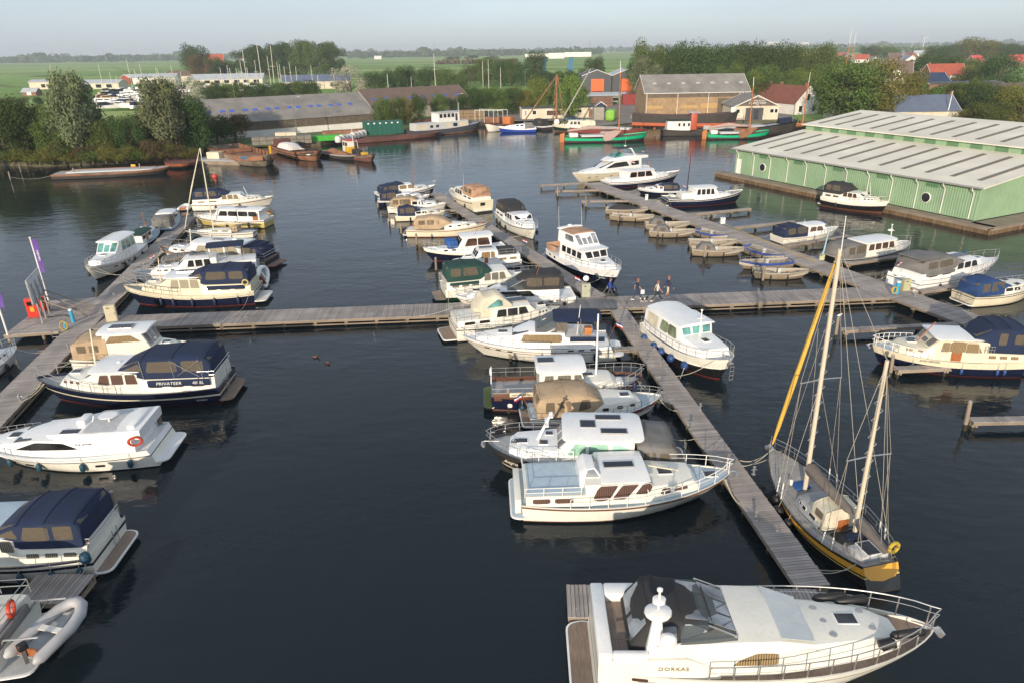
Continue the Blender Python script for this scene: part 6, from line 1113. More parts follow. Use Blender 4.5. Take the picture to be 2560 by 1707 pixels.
house('red_walled_shed','small slanted shed with a red wall behind the stored boats',(*at(330,210)[:2],GZ),R(70),10,8,4,6,M('red_board',(.3,.06,.04),.7),WRENDER,cat='shed',wins=[('F',0,1.6,2,2)])
house('hut','tiny white and red hut on the meadow at the left',(*at(82,240)[:2],GZ),R(0),7,5,2,3.6,BRICKR,ZINC,cat='hut',wins=[('F',0,1.2,2,1.4,WHITEP)])
# village on the right
rv=random.Random(3)
V=[(2150,158,14,RTILE,0,'red roofed house with white verge right of the twin masts'),(2190,148,13,RPINK,1,'vivid red roofed house in front of the far lake, left one'),(2235,152,14,BTILE,0,'brown roofed house between two red roofs near the lake'),(2275,152,16,RTILE,1,'red roofed house behind the glazed gable'),(2330,152,17,RTILE,0,'long red roofed house behind the solar roof'),(2375,148,15,RTILE,1,'red roofed house left of the dark village tree'),(2420,142,18,BTILE,0,'long brown roofed terrace behind the village trees'),(2475,148,16,GTILE,1,'grey roofed house behind the dark round tree'),(2515,145,18,BTILE,0,'far brown roofed house at the right edge'),(2545,165,20,RPINK,0,'large vivid red roofed house at the right edge'),(2435,166,9,RPINK,0,'small vivid red roof beside the dark round tree'),(1985,146,16,RTILE,0,'red roofed house peeping over the dense trees'),(2110,155,12,BTILE,1,'brown roofed house beside the twin masts'),(2300,142,20,ZINC,0,'pale metal hall at the lake shore'),(2100,149,16,RTILE,0,'low red roofed house left of the vivid red roof'),(2460,139,22,BTILE,0,'long brown roofed row on the horizon side of the village'),(2535,150,20,RPINK,1,'second vivid red roof at the right edge')]
for x,y,L,rm,g,lb in V:
    p=P(x,y,GZ); sc=p.y/430
    house('village_house',lb,(p.x,p.y,GZ),R(90 if g else rv.uniform(-12,12)),L*1.0,9.5,3.6,8.2,BRICKR if rv.random()<.5 else WRENDER,rm,group='village houses',chim=(rv.uniform(-4,4),),wins=[('L',-2,2,1.4,1.6),('L',2,2,1.4,1.6),('F',-3,1.8,2,1.6),('F',3,1.8,2,1.6)])
house('glazed_house','pale house with open timber gable and blue solar roof',(*at(2265,185)[:2],GZ),R(72),20,15,5,11,WRENDER,SOLR,cat='house',wins=[('L',-4,3,2,3),('L',0,3,2,3),('L',4,3,2,3),('L',0,7.5,3,2)])
house('brown_house','tall brown tiled house with white dormer below the glazed gable',(*at(2232,213)[:2],GZ),R(-20),13,11,4,10.5,RENDER,BTILE,chim=(3,),wins=[('F',0,5.6,3,2,WHITEP,'dormer'),('F',-3,2,1.4,1.4)])
house('brick_house','red roofed brick cottage with white windows behind the flat roof',(*at(2352,212)[:2],GZ),R(3),17,9,4.6,9,BRICKR,RTILE,chim=(-7.5,5.5),wins=[('F',-5,3.5,1.3,1.6),('F',-2.5,3.5,1.3,1.6),('F',2,3.6,2.4,.8,WHITEP),('F',6,3.5,1.3,1.2)])
house('flat_house','brown flat roofed house with white fascia among the right hand trees',(*at(2380,245)[:2],GZ),R(4),26,11,5.0,5.4,BRICKR,ANTW,trim=WHITEP,wins=[('F',-4,3.2,1.2,1.6),('F',2,3.4,1.4,1.2)])
house('dark_hall','dark brown hall with wide overhanging roof at the right',(*at(2475,268)[:2],GZ),R(6),26,13,5.2,6.6,M('dark_brown_wall',(.05,.03,.025),.8),BTILE,cat='hall',wins=[('F',4,1.5,3,2.6,M('green_gate',(.03,.1,.06),.6),'gate')])
house('blue_roof_shed','shed with slate blue roof right behind the boathouse ridge',(P(2345,330,GZ).x+5,P(2345,318,GZ).y+22,GZ),R(-2),30,11,2.2,5.6,RENDER,BLUR,cat='shed',chim=(15,))
house('ochre_house','ochre brick house with pale roof between the olive tree and the birch',(*at(2225,250)[:2],GZ),R(60),11,8,4.2,6.8,BRICKY,ZINC,chim=(0,),wins=[('L',0,2,1.4,1.6)])
house('solar_house','house with dark blue solar roof between two birches',(*at(2315,235)[:2],GZ),R(10),12,9,4,7.5,RENDER,SOLR,wins=[('F',0,2,2,1.6)])
for (pts,lb) in (([(2205,128),(2330,131),(2325,141),(2215,143)],'pale lake behind the village'),([(2100,137),(2165,137),(2160,141),(2105,142)],'small pale lake beside the red roofs')): sheet('lake',G(pts),WATERM,GZ+.02,lb)
# ---------------------------------------------------------------- barges and ships along the far quay
RUST=M('rusty_steel',(.24,.115,.065),.85,var=.35,scale=.8,bump=.3,bscale=6); RUSTD=M('dark_rust_deck',(.13,.055,.045),.85,var=.3,scale=.6); TARR=M('tarred_hull',(.035,.03,.027),.7,var=.35,scale=.7); WORNW=M('worn_grey_hull',(.2,.17,.13),.8,var=.4,scale=.7); TEALP=M('blue_bow_paint',(.02,.15,.3),.5,var=.15); GREENP=M('bright_green_hull',(.0,.42,.2),.4,var=.06); ORWD=M('orange_mast_wood',(.48,.17,.05),.45,var=.15,scale=2); PINKS=M('faded_sailcloth',(.42,.3,.27),.9,var=.12); YELB=M('yellow_wheelhouse',(.6,.36,.02),.5,var=.08); BAG=M('white_big_bag',(.7,.69,.66),.9,var=.08)
def barge(name,lb,st,bw,B,fs,fb,**k):
    k.setdefault('pw',4); k.setdefault('q',.45); k.setdefault('ws',.9); k.setdefault('rake',1.0); k.setdefault('flare',.06)
    return Boat(name,lb,st,bw,B,fs,fb,vz=1,vb=1,**k)
b=barge('flat_barge','long low rusty edged barge moored off the wooded bank',(137,433),(425,416),4.6,.9,1.2,hull=TARR,bands=[(.7,TARR),(1,RUST)],deck=GREYDK,bul=.1,cat='barge'); b.box('hatch_cover',.12,.86,-.6,.6,.85,1.05,LGREY,.03); b.box('hatch_rail',.12,.86,.6,.66,.85,1.15,RUST,.01); b.box('notice_board',.63,.67,.75,.8,1.0,1.5,YELB,.01)
b=barge('deck_barge','dark red deck barge with two white blocks and an orange bow',(455,386),(452,420),6,.9,1.0,hull=TARR,bands=[(.55,TARR),(1,M('orange_rust',(.4,.12,.05),.7,var=.2))],deck=RUSTD,bul=.05,cat='barge',L=15,rake=.8); b.box('concrete_block',.1,.2,.2,.6,.9,2.2,WRENDER,.05); b.box('concrete_block',.1,.2,-.55,-.15,.9,2.2,WRENDER,.05); b.pole('spud_pole',.05,0,.8,5,.18,RUST)
t=thing('work_pontoon','flat pale pontoon with a plywood box between the two barges','pontoon',(*P(548,403,.3).xy,0),R(-12)); q=MB(); q.box((0,0,.2),(12,5.5,.8)); q.build('hull',TIMBER,t,None,.05); q=MB(); q.box((.5,0,.63),(10,4.6,.08)); q.build('deck',LGREY,t); q=MB(); q.box((-1.2,.8,1.25),(2.6,1.6,1.2)); q.build('plywood_box',RENDER,t,None,.03)
b=barge('hopper_barge','big rusty hopper barge with a bright blue bow band',(556,362),(684,393),7.4,1.7,2.3,fm=1.6,bands=[(.85,WORNW),(1,WORNW)],deck=RUST,bul=.9,cat='barge',L=27,rake=2.2,cap=RUST); b.box('blue_bow_band',.9,.985,-.35,.35,1.95,2.0,TEALP,.01) if False else b.strake(TEALP,.88,.55,'blue_bow_band',.03,.82,.99); b.strake(RUST,.95,.25,'coaming_edge',.03,0,.82); b.box('notice_board',.93,.96,.3,.34,2.3,3.6,YELB,.01); b.box('hold_rib',.3,.31,-.9,.9,.9,1.6,RUST,.01)
for i in range(9): b.box('hold_rib',.12+i*.075,.128+i*.075,-.93,-.86,.8,1.75,RUST,.0); b.box('hold_rib',.12+i*.075,.128+i*.075,.86,.93,.8,1.75,RUST,.0)
b=barge('old_barge','old orange rusty barge with white tarpaulin and white eyes on its bow',(700,360),(808,382),5.0,1.5,2.0,fm=1.3,bands=[(.6,RUST),(.7,TARR),(1,RUST)],deck=RUSTD,bul=.5,cat='barge',L=20); b.shell('tarpaulin',[(.15,.7,.5,1.2,1.9,2.1),(.35,.7,.5,1.2,2.0,2.3),(.5,.66,.4,1.2,1.5,1.7)],BAG); b.box_rail(.5,.9,.7,1.5,.9,RUST,6,(0,0)); b.ports([.95,.955],.8,.7,.5,WHITEP); b.box('stern_house',.02,.12,-.6,.6,1.3,2.6,RUSTD,.05)
b=barge('small_barge','small dark barge with scrap on deck between the old barge and the tug',(808,377),(868,384),3.4,.9,1.1,hull=TARR,bands=[(.8,TARR),(1,GREYDK)],deck=RUSTD,cat='barge',L=12); b.shell('scrap_heap',[(.1,.5,.3,.7,.9,1.0),(.3,.6,.4,.7,1.4,1.7),(.6,.5,.3,.7,1.1,1.3),(.75,.3,.2,.7,.9,1.0)],RUST)
b=barge('tug_boat','small tug with yellow and white wheelhouse in front of the bags barge',(864,374),(949,391),3.6,1.1,1.6,fm=.9,hull=RUSTD,bands=[(.7,RUSTD),(.8,WORNW),(1,RUSTD)],deck=RUSTD,bul=.3,L=13.5,cat='tug',ws=.7,q=.6); H=b.shell('wheelhouse',[(.1,.62,.56,.8,3.0,3.1),(.3,.62,.56,.8,3.1,3.2)],OFFW); b.box('yellow_panel',.22,.305,-.64,.64,.8,2.0,YELB,.02); b.win(H,[(.12,.17,2.1,2.8),(.19,.24,2.1,2.8),(.25,.29,2.1,2.8)],GLASS); b.front(H,0,1); b.pole('funnel',.42,0,.9,2.2,.3,TARR,0,.3); b.slab('roof',.08,.32,.66,3.15,.06,.05,BUOY); b.box('engine_casing',.36,.55,-.35,.35,.8,1.7,TARR,.05); b.box('deck_crate',.68,.76,-.3,.3,.9,1.5,YELB,.04); b.pole('mast',.33,0,3.1,2.5,.06,WHITEP)
b=barge('bag_barge','low rusty barge loaded with white big bags',(856,350),(958,340),4.6,.9,1.1,hull=RUSTD,deck=RUSTD,bul=.1,cat='barge',L=24)
bagm=MB(); rr=[]
for z,s in((0,.46),(.1,.56),(.55,.6),(.95,.54),(1.02,.35),(1.12,.42)): rr.append([(s*math.cos(a)*1.08,s*math.sin(a)*1.08,z) for a in [math.pi/4+k*math.pi/4 for k in range(8)]])
bagm.loft(rr); bme=bagm.mesh('big_bag',BAG,50)
for i in range(11):
    p=P(846+i*9.2,357-i*2.3,.9); o=tag(obj('big_bag',bme,None,(p.x,p.y,.86),rnd.random()),'white big bag standing in the row on the low rusty barge','bag','white big bags on the barge'); o.scale=(1.15,1.15,rnd.uniform(1.1,1.35))
for i in range(4):
    p=P(921+i*7,336-i*.6,GZ); o=tag(obj('big_bag',bme,None,(p.x,p.y+1,GZ+.016),rnd.random()),'white big bag standing on the quay beside the green container','bag','white big bags on the quay'); o.scale=(1.1,1.1,1.25)
b=barge('house_barge','grey and tan converted house barge with white wheelhouse',(1022,327),(1172,306),4.8,1.5,2.2,fm=1.4,hull=ANTH,bands=[(.3,RUST),(.75,M('slate_hull',(.06,.065,.08),.6,var=.2)),(1,MATS['slate_hull'])],deck=GREYDK,bul=.2,cat='house barge',L=21)
H=b.shell('deck_cabin',[(.06,.72,.68,1.3,2.9,3.0),(.78,.72,.68,1.3,2.9,3.0)],LGREY); 
for u0,u1 in((.07,.2),(.45,.53),(.65,.77)): b.win(H,[(u0,u1,1.55,2.7)],RENDER,r=.02,name='tan_panel')
b.win(H,[(.24,.28,1.8,2.4),(.32,.36,1.8,2.4),(.56,.62,1.7,2.5)],GLASS,r=.02); U=b.shell('wheelhouse',[(.36,.66,.62,2.9,5.0,5.05),(.66,.66,.62,2.9,5.0,5.05)],WHITEP); b.slab('roof',.34,.68,.72,5.05,.1,.05,LGREY); b.win(U,[(.38+i*.055,.42+i*.055,3.9,4.8) for i in range(4)],GLASS,r=.02); b.win(U,[(.6,.63,3.0,4.7)],ANTH,r=.02,name='door'); b.pole('mast',.7,0,3,4,.06,WHITEP); b.front(U,0,3)
b=barge('scaffold_boat','dark boat under an open scaffolding frame beside the house barge',(1190,306),(1232,305),3.6,1.0,1.2,hull=TARR,deck=RUSTD,L=9,cat='boat')
tubes('scaffold_pole',[[(b.u2x(u),y,1.0),(b.u2x(u),y,4.2)] for u in(.05,.35,.65,.95) for y in(-1.6,1.6)]+[[(b.u2x(.05),y,4.2),(b.u2x(.95),y,4.2)] for y in(-1.6,1.6)],.06,WHITEP,b.t); b.box('deck_house',.3,.8,-.5,.5,1.0,2.4,RUST,.05)
b=barge('wooden_barge','white and wooden sailing barge hull with an orange deckhouse',(1285,310),(1222,306),3.8,1.0,2.4,fm=.9,hull=OFFW,bands=[(.85,OFFW),(1,BROWNS)],deck=RUSTD,bul=.2,L=12.5,cat='boat'); b.box('deckhouse',.12,.3,-.6,.6,1.0,3.0,ORWD,.04); b.box('hold_cover',.35,.75,-.6,.6,.9,1.3,BROWNS,.05)
b=barge('motor_boat','royal blue hulled motor boat with white deck on the far quay',(1340,319),(1275,315),3.2,1.1,1.6,fm=1.0,hull=BLUEH,bands=[(.75,BLUEH),(1,GEL)],deck=GEL,L=9.5,q=.7,pw=2.6); H=b.shell('cabin',[(.3,.7,.62,1.0,2.0,2.1),(.55,.66,.58,1.0,1.8,1.9),(.8,.4,.3,1.2,1.5,1.55)],GEL); b.win(H,[(.33,.42,1.5,1.85),(.45,.53,1.5,1.8)],GLASS); b.canopy([(.1,.7,.62,1.0,2.2,2.3),(.3,.7,.62,1.0,2.3,2.45)],CGREY,ribs=False)
b=barge('motor_boat','dark motor boat with charcoal hood behind the royal blue boat',(1372,316),(1318,306),3.2,1.1,1.5,hull=TARR,bands=[(.8,TARR),(1,GEL)],deck=GEL,L=10,q=.7,pw=2.6); b.canopy([(.15,.7,.62,1.0,2.6,2.7),(.45,.7,.6,1.0,2.6,2.75),(.6,.5,.4,1.3,1.6,1.7)],CDKG,[(.2,.3,1.7,2.3)],ribs=False)
b=barge('motor_cruiser','cream cabined boat with dark green hull and cream tarpaulin on the yard quay',(1492,316),(1404,311),3.6,1.3,1.8,fm=1.2,hull=TEALH,bands=[(.3,RUST),(.75,TEALH),(1,CREAM)],deck=CREAM,L=11,q=.7,pw=2.6); H,C,zd,zh,zt=sedan(b,CREAM,GLASS,.34,.62,.86,1.35,.0,3,CCREAM,1.5,cwin=False)
def tjalk(lb,st,bw,L,mast_u,mast_h,hull,lee,B=4.6,boom=True,leecol=None):
    b=barge('sailing_barge',lb,st,bw,B,1.3,1.8,fm=.95,hull=hull,bands=[(.5,TARR),(.94,hull),(1,TARR)],deck=RUSTD,bul=.2,cat='sailing barge',L=L,q=.5); x=b.u2x
    q=MB(); q.tube([(x(mast_u),0,1.0),(x(mast_u)-.25,0,mast_h*.86)],[.17,.12],8); o=b.t; q.build('mast',ORWD,o,60); q=MB(); q.tube([(x(mast_u)-.25,0,mast_h*.86),(x(mast_u)-.4,0,mast_h)],[.07,.05],6); q.build('topmast',WHITEP,o,60)
    q=MB(); q.tube([(x(mast_u)-.3,0,2.6),(x(mast_u*.5),0,3.0),(x(.04),0,2.4)],[.15,.42,.2],8); q.build('furled_sail',PINKS,o,60)
    q=MB(); pts=[(x(lee),.3),(x(lee)+1.4,.5),(x(lee)+2.6,1.5),(x(lee)+3.6,2.4),(x(lee)+2.2,2.55),(x(lee)+.1,2.2),(x(lee)-.5,1.2)]
    for s in(1,-1):
        q=MB(); q.ext([(px,s*(b.hb(.55,.8)+.08),pz) for px,pz in pts],(0,s*.1,0)); q.build('leeboard',leecol or PINKS,o)
    q=MB(); q.ext([(x(0)-.9,-.06,-.3),(x(0)+.1,-.06,-.3),(x(0)+.1,-.06,2.0),(x(0)-.9,-.06,1.7)],(0,.12,0)); q.build('rudder',ORWD,o)
    b.box('hold_cover',.2,.55,-.6,.6,1.1,1.5,LGREY,.05); b.box('aft_cabin',.06,.16,-.5,.5,1.1,1.9,OFFW,.05)
    q=MB()
    for s in(1,-1): q.tube([(x(mast_u)-.3,s*b.B*.46,1.2),(x(mast_u)-.2,0,mast_h*.84)],.03,4)
    q.tube([(x(.99),0,1.9),(x(mast_u)-.2,0,mast_h*.84)],.03,4); q.build('rigging',TARR,o); return b
tjalk('bright green sailing barge with orange mast and pale leeboard',(1410,341),(1608,331),18.5,.66,16.5,GREENP,.47)
tjalk('smaller bright green sailing barge with brown leeboard in front of the black barge',(1766,333),(1912,325),14,.68,12.8,GREENP,.5,4.0,leecol=RUST)
b=barge('work_barge','dark red flat barge behind the bright green sailing barge',(1432,318),(1600,322),4.4,1.2,1.5,hull=M('dark_red_hull',(.2,.04,.035),.7,var=.2),deck=RUSTD,L=19,cat='barge'); b.box('hatch_cover',.2,.8,-.5,.5,1.1,1.6,LGREY,.04)
b=barge('cargo_barge','long black barge with white aft cabin and red wheelhouse below the yard shed',(1655,322),(1940,300),5.2,1.5,3.2,fm=1.35,hull=TARR,bands=[(.9,TARR),(1,BLKH)],deck=GREYDK,L=31,cat='barge',bul=.25); H=b.shell('aft_cabin',[(.03,.7,.66,1.2,3.2,3.3),(.2,.7,.66,1.2,3.2,3.3)],WRENDER); b.slab('cabin_roof',.025,.205,.7,3.3,.08,.08,CGREEN); b.win(H,[(.11+i*.035,.125+i*.035,2.1,2.8) for i in range(3)],GLASS); b.box('wheelhouse',.205,.25,-.5,.5,1.2,5.0,M('red_wheelhouse',(.4,.07,.03),.5,var=.1),.06); b.slab('wheelhouse_roof',.19,.265,.6,5.0,.1,.08,ZINC); b.box('hatch_cover',.3,.75,-.62,.62,1.3,2.2,GREYDK,.05)
q=MB(); q.tube([(b.u2x(.32),.4,3.0),(b.u2x(.6),.4,3.4)],[.3,.22],8); q.build('spar',PINKS,b.t,60); b.shell('bow_sail',[(.86,.6,.4,2.2,3.2,3.6),(.95,.4,.2,2.8,3.6,3.9)],NAVY)
t=barge('slipway_hull','black ship hull with red bottom standing on the slipway',(1584,280),(1773,272),4.6,3.3,4.2,fm=3.0,hull=TARR,bands=[(.42,M('red_lead',(.42,.1,.04),.7,var=.15)),(1,TARR)],bottom=MATS['red_lead'],deck=RUSTD,L=24,cat='ship hull',zs=3.3+1.6,zb=4.2+1.6); t.t.location.z=1.9; t.t.scale.z=.8; t.box('deck_house',.93,.97,-.3,.3,3.9,5.3,WRENDER,.04)
for i in range(7): t.box('support_trestle',.08+i*.13,.1+i*.13,-.3,.3,-1.2,-.3,RUST,.02)
sl_=thing('slipway','brown concrete slipway with rails below the ship hull','slipway',(0,0,0)); q=MB(); q.add([(*P(x,y,z).xy,z) for x,y,z in((1575,316,.05),(1790,307,.05),(1785,283,GZ+.3),(1575,290,GZ+.3))],[(0,1,2,3)]); q.build('ramp',CONC,sl_)
for i in range(5):
    a=P(1605+i*40,315-i*1.6,.1); e=P(1612+i*38,289-i*1.4,GZ+.3); q=MB(); q.bar((a.x,a.y,.2),(e.x,e.y,GZ+.5),.25,.2); q.build('rail',RUSTD,sl_)
b=barge('wooden_boat','small varnished wooden boat at the grassy bank right of the black barge',(2003,309),(1962,311),2.8,.9,1.5,hull=ORWD,bands=[(.6,TARR),(1,ORWD)],deck=VARN,L=6.5,cat='boat',q=.6,pw=2.6)
for x,y,h,lb in((2006,309,12.0,'tall orange wooden mast standing by the grassy bank'),(2098,262,23,'leaning pale mast rising behind the olive tree, left of two'),(2112,250,22,'thin mast rising behind the olive tree, right of two'),(2213,300,8.2,'short white mast behind the boathouse ridge'),(2365,300,7,'thin dark mast in front of the slate blue roof')):
    p=P(x,y,GZ); m_=thing('mast_pole',lb,'mast',(p.x,p.y,GZ)); q=MB(); q.tube([(0,0,0),(.1,0,h*.8)],[.17,.11],8); q.build('lower_mast',ORWD if x<2200 else WHITEP,m_,60); q=MB(); q.tube([(.1,0,h*.8),(.15,0,h)],[.07,.04],6); q.build('topmast',WHITEP,m_,60)
# crane spars on the yard quay
p=P(1391,313,GZ); t=thing('derrick','rusty derrick mast with two slanting booms on the quay','derrick',(p.x,p.y,GZ)); q=MB(); q.tube([(0,0,0),(0,0,12.2)],[.3,.22],8); q.build('mast',RUST,t,60); q=MB(); q.tube([(-.3,0,11.5),(-8.0,-.5,1.5)],[.14,.2],6); q.build('boom',RUST,t,60); q=MB(); q.tube([(1.6,0,1.5),(8.6,1,13.4)],[.22,.12],6); q.build('boom',GREYS,t,60); q=MB(); q.tube([(.2,0,12),(1.9,.4,1)],.1,6); q.tube([(-.2,0,12),(-.9,-.4,1)],.1,6); q.build('stay',RUST,t,60); q=MB(); q.lathe([(0,.0),(.7,.3),(.8,.9),(.5,1.5),(0,1.6)],10,(0,-1.5,0)); q.build('float',OFFW,t,50)
# yard clutter
def crate(name,lb,cat,px,size,mat,rz=0,dz=0,bev=.04,lid=None):
    p=P(*px,GZ); t=thing(name,lb,cat,(p.x,p.y,GZ+.017),rz); b=MB(); b.box((0,0,size[2]/2),size); b.build('body',mat,t,None,bev)
    if lid: b=MB(); b.box((0,0,size[2]+.06),(size[0]+.15,size[1]+.15,.12)); b.build('lid',lid,t)
    return t
t=crate('shipping_container','dark green container on the quay end','container',(958,336),(9,2.6,3.0),M('green_container',(.01,.1,.075),.6,var=.08),R(22))
for i in range(8): b=MB(); b.box((-4+i*1.15,-1.34,1.5),(.14,.06,2.8)); b.build('rib',MATS['green_container'],t)
for i in range(6): b=MB(); b.box((-3.6+i*1.4,-1.36,2.6),(.4,.03,.3)); b.build('label_plate',LOGO,t)
for r in range(4):
    pass
def stack(lb,px,n,size,mat,rz,gap=.05):
    p=P(*px,GZ); t=thing('block_stack',lb,'stack',(p.x,p.y,GZ+.017),rz)
    for i in range(n[0]):
        for j in range(n[1]):
            b=MB(); b.box((i*(size[0]+gap),0,size[2]/2+j*(size[2]+.06)),size); b.build('block',mat,t,None,.03)
stack('stack of grey concrete slabs on the bank behind the hopper barge',(642,362),(8,2),(1.5,3.4,.75),M('slab_grey',(.2,.185,.16),.9,var=.25),R(14)); stack('large pale block standing beside the slab stack',(705,358),(2,1),(2.2,2.0,2.2),RENDER,R(10)); stack('pile of tan timber beside the house barge',(1150,300),(4,3),(1.9,3,.8),M('stacked_timber',(.24,.17,.1),.9,var=.25),R(8)); stack('red brown steel stack in front of the open green shed',(1488,268),(3,3),(2.4,2,1.0),BRICKR,R(20))
crate('skip_frame','bright green steel frame on the quay grass','frame',(815,352),(9,2.2,1.1),M('leaf_green_paint',(.05,.4,.04),.6),R(22)); crate('green_tractor','lime green machine on the yard paving','machine',(1527,303),(4,2.6,3.0),M('lime_paint',(.2,.42,.05),.6,var=.2),R(70),bev=.8); crate('shipping_container','red container right of the open green shed','container',(1576,262),(6,2.5,3.4),M('red_container',(.25,.03,.03),.6),R(5)); crate('grey_cabinet','plain grey cabinet beside the cream tarpaulin boat','cabinet',(1495,300),(2.8,2,3.2),GREYW,R(8)); crate('steel_heap','heap of rusty steel profiles on the quay grass','scrap',(860,337),(10,3,1.0),RUST,R(20),bev=.3); crate('rust_beam','long rusty beams along the grass verge','scrap',(1090,305),(14,1.6,.9),RUSTD,R(30),bev=.2)
# parked car
p=P(1427,303,GZ); t=thing('parked_car','dark blue green car parked in front of the cream site cabin','car',(p.x,p.y,GZ+.012),R(8)); CARP=M('car_paint',(.015,.05,.07),.25,coat=.6,var=.05)
q=MB(); rr=[]
for x,w,z0,z1 in((-2.2,.75,.45,.8),(-1.9,.86,.3,.95),(-.2,.9,.28,1.0),(1.2,.88,.28,.92),(2.0,.82,.32,.8),(2.25,.7,.42,.65)): rr.append([(x,-w,z0),(x,-w*1.02,(z0+z1)/2),(x,-w*.92,z1),(x,w*.92,z1),(x,w*1.02,(z0+z1)/2),(x,w,z0)])
q.loft(rr); q.build('body',CARP,t,40); q=MB(); rr=[]
for x,w,z in((-1.9,.78,.95),(-1.3,.68,1.42),(.2,.68,1.48),(1.1,.76,.97)): rr.append([(x,-w,.92),(x,-w*.95,z),(x,w*.95,z),(x,w,.92)])
q.loft(rr); q.build('cabin',GLASS,t,30)
for x in(-1.35,1.4):
    for y in(-.8,.8): q=MB(); q.lathe([(.2,-.1),(.33,-.1),(.33,.1),(.2,.1)],12,(x,y,.33),ax='Y'); w=q.build('wheel',BLACK,t,40); q=MB(); q.lathe([(.2,-.11),(.2,.11)],10,(x,y,.33),ax='Y'); q.build('rim',STEEL,w)
# stored boats and masts of the far marina
def mini(label,p,rz,s,cm,group):
    t=thing('stored_boat',label,'boat',(p.x,p.y,GZ),rz,group); b=MB(); L=8*s; rr=[]
    for u,w,z in((0,.8,1.9),(.4,1,1.8),(.75,.75,2.0),(1,.05,2.4)): x=-L/2+u*L; rr.append([(x-.6*u*0,-w*1.35*s*.6,.8),(x,-w*1.35*s,z),(x,w*1.35*s,z),(x,w*1.35*s*.6,.8)])
    b.loft(rr); b.build('hull',GEL,t,40); b=MB(); rr=[]
    for u,w,z in((.1,.7,2.9),(.5,.75,3.1),(.62,.7,2.4),(.85,.4,2.3)): x=-L/2+u*L; rr.append([(x,-w*1.2*s,1.7),(x,-w*1.05*s,z),(x,w*1.05*s,z),(x,w*1.2*s,1.7)])
    b.loft(rr); b.build('cabin',cm,t,40); b=MB(); b.box((-L*.1,0,2.6),(L*.35,2.2*1.17*s,.35)); b.build('window',GLASS,t)
    return t
protos=[mini('white cabin boat stored ashore on the far marina yard',P(300,270,GZ),.2,1,GEL,'boats stored ashore'),mini('white boat with blue cover stored ashore on the far marina yard',P(330,262,GZ),.4,.9,CNAVY,'boats stored ashore under blue covers'),mini('white boat with tan cover stored ashore on the far marina yard',P(275,258,GZ),.1,.95,CTAN,'boats stored ashore under tan covers')]
rs=random.Random(11)
for row,(y,xa,xb,n) in enumerate(((276,262,385,7),(266,255,400,9),(256,250,420,10),(247,255,500,13),(239,260,520,13),(233,300,640,14),(228,420,760,13),(270,300,420,6))):
    for i in range(n):
        x=lerp(xa,xb,(i+.5)/n)+rs.uniform(-4,4); k=rs.choice((0,0,0,1,1,2)); p=P(x,y+rs.uniform(-2,2),GZ); copy_tree(protos[k],None,(p.x,p.y,GZ),rs.uniform(-.5,.6)+(0 if rs.random()<.6 else 1.4))
mp=thing('moored_mast','pale sailing mast standing above the far marina','mast',P(600,235,GZ),0,'masts of the far marina'); q=MB(); q.tube([(0,0,0),(0,0,12)],[.13,.09],6); q.build('spar',M('mast_alloy',(.6,.57,.5),.4),mp,60); q=MB(); q.tube([(-.9,0,7.5),(.9,0,7.5)],.05,4); q.build('spreader',MATS['mast_alloy'],mp)
for x,y,h,lean in ((140,225,14,0),(285,232,10,0),(333,228,16,0),(350,240,12,-.05),(362,228,14,.03),(400,226,12,0),(404,226,11,0),(298,238,9,.05),(440,232,13,.0),(560,232,12,0),(578,232,13,.02),(590,257,13,-.03),(612,232,15,0),(622,232,20,.03),(630,255,13,0),(645,228,15,.04),(662,252,22,.03),(680,230,17,0),(690,250,21,.04),(702,230,14,0),(706,230,13,.02),(718,230,12,0),(732,228,14,0),(745,228,12,.03),(784,226,12,0),(800,243,9,0),(840,243,9,0),(938,240,8,0),(972,240,9,.02),(1030,235,7,0),(1090,240,17,0),(1208,222,13,0),(1252,222,10,0),(1222,222,14,0),(262,235,14,0),(425,232,9,0),(460,230,10,.0)):
    p=P(x,y,GZ); c_=copy_tree(mp,None,(p.x,p.y,GZ),rs.uniform(0,3),scale=(1.2,1.2,h/12)); c_.rotation_euler.y=lean
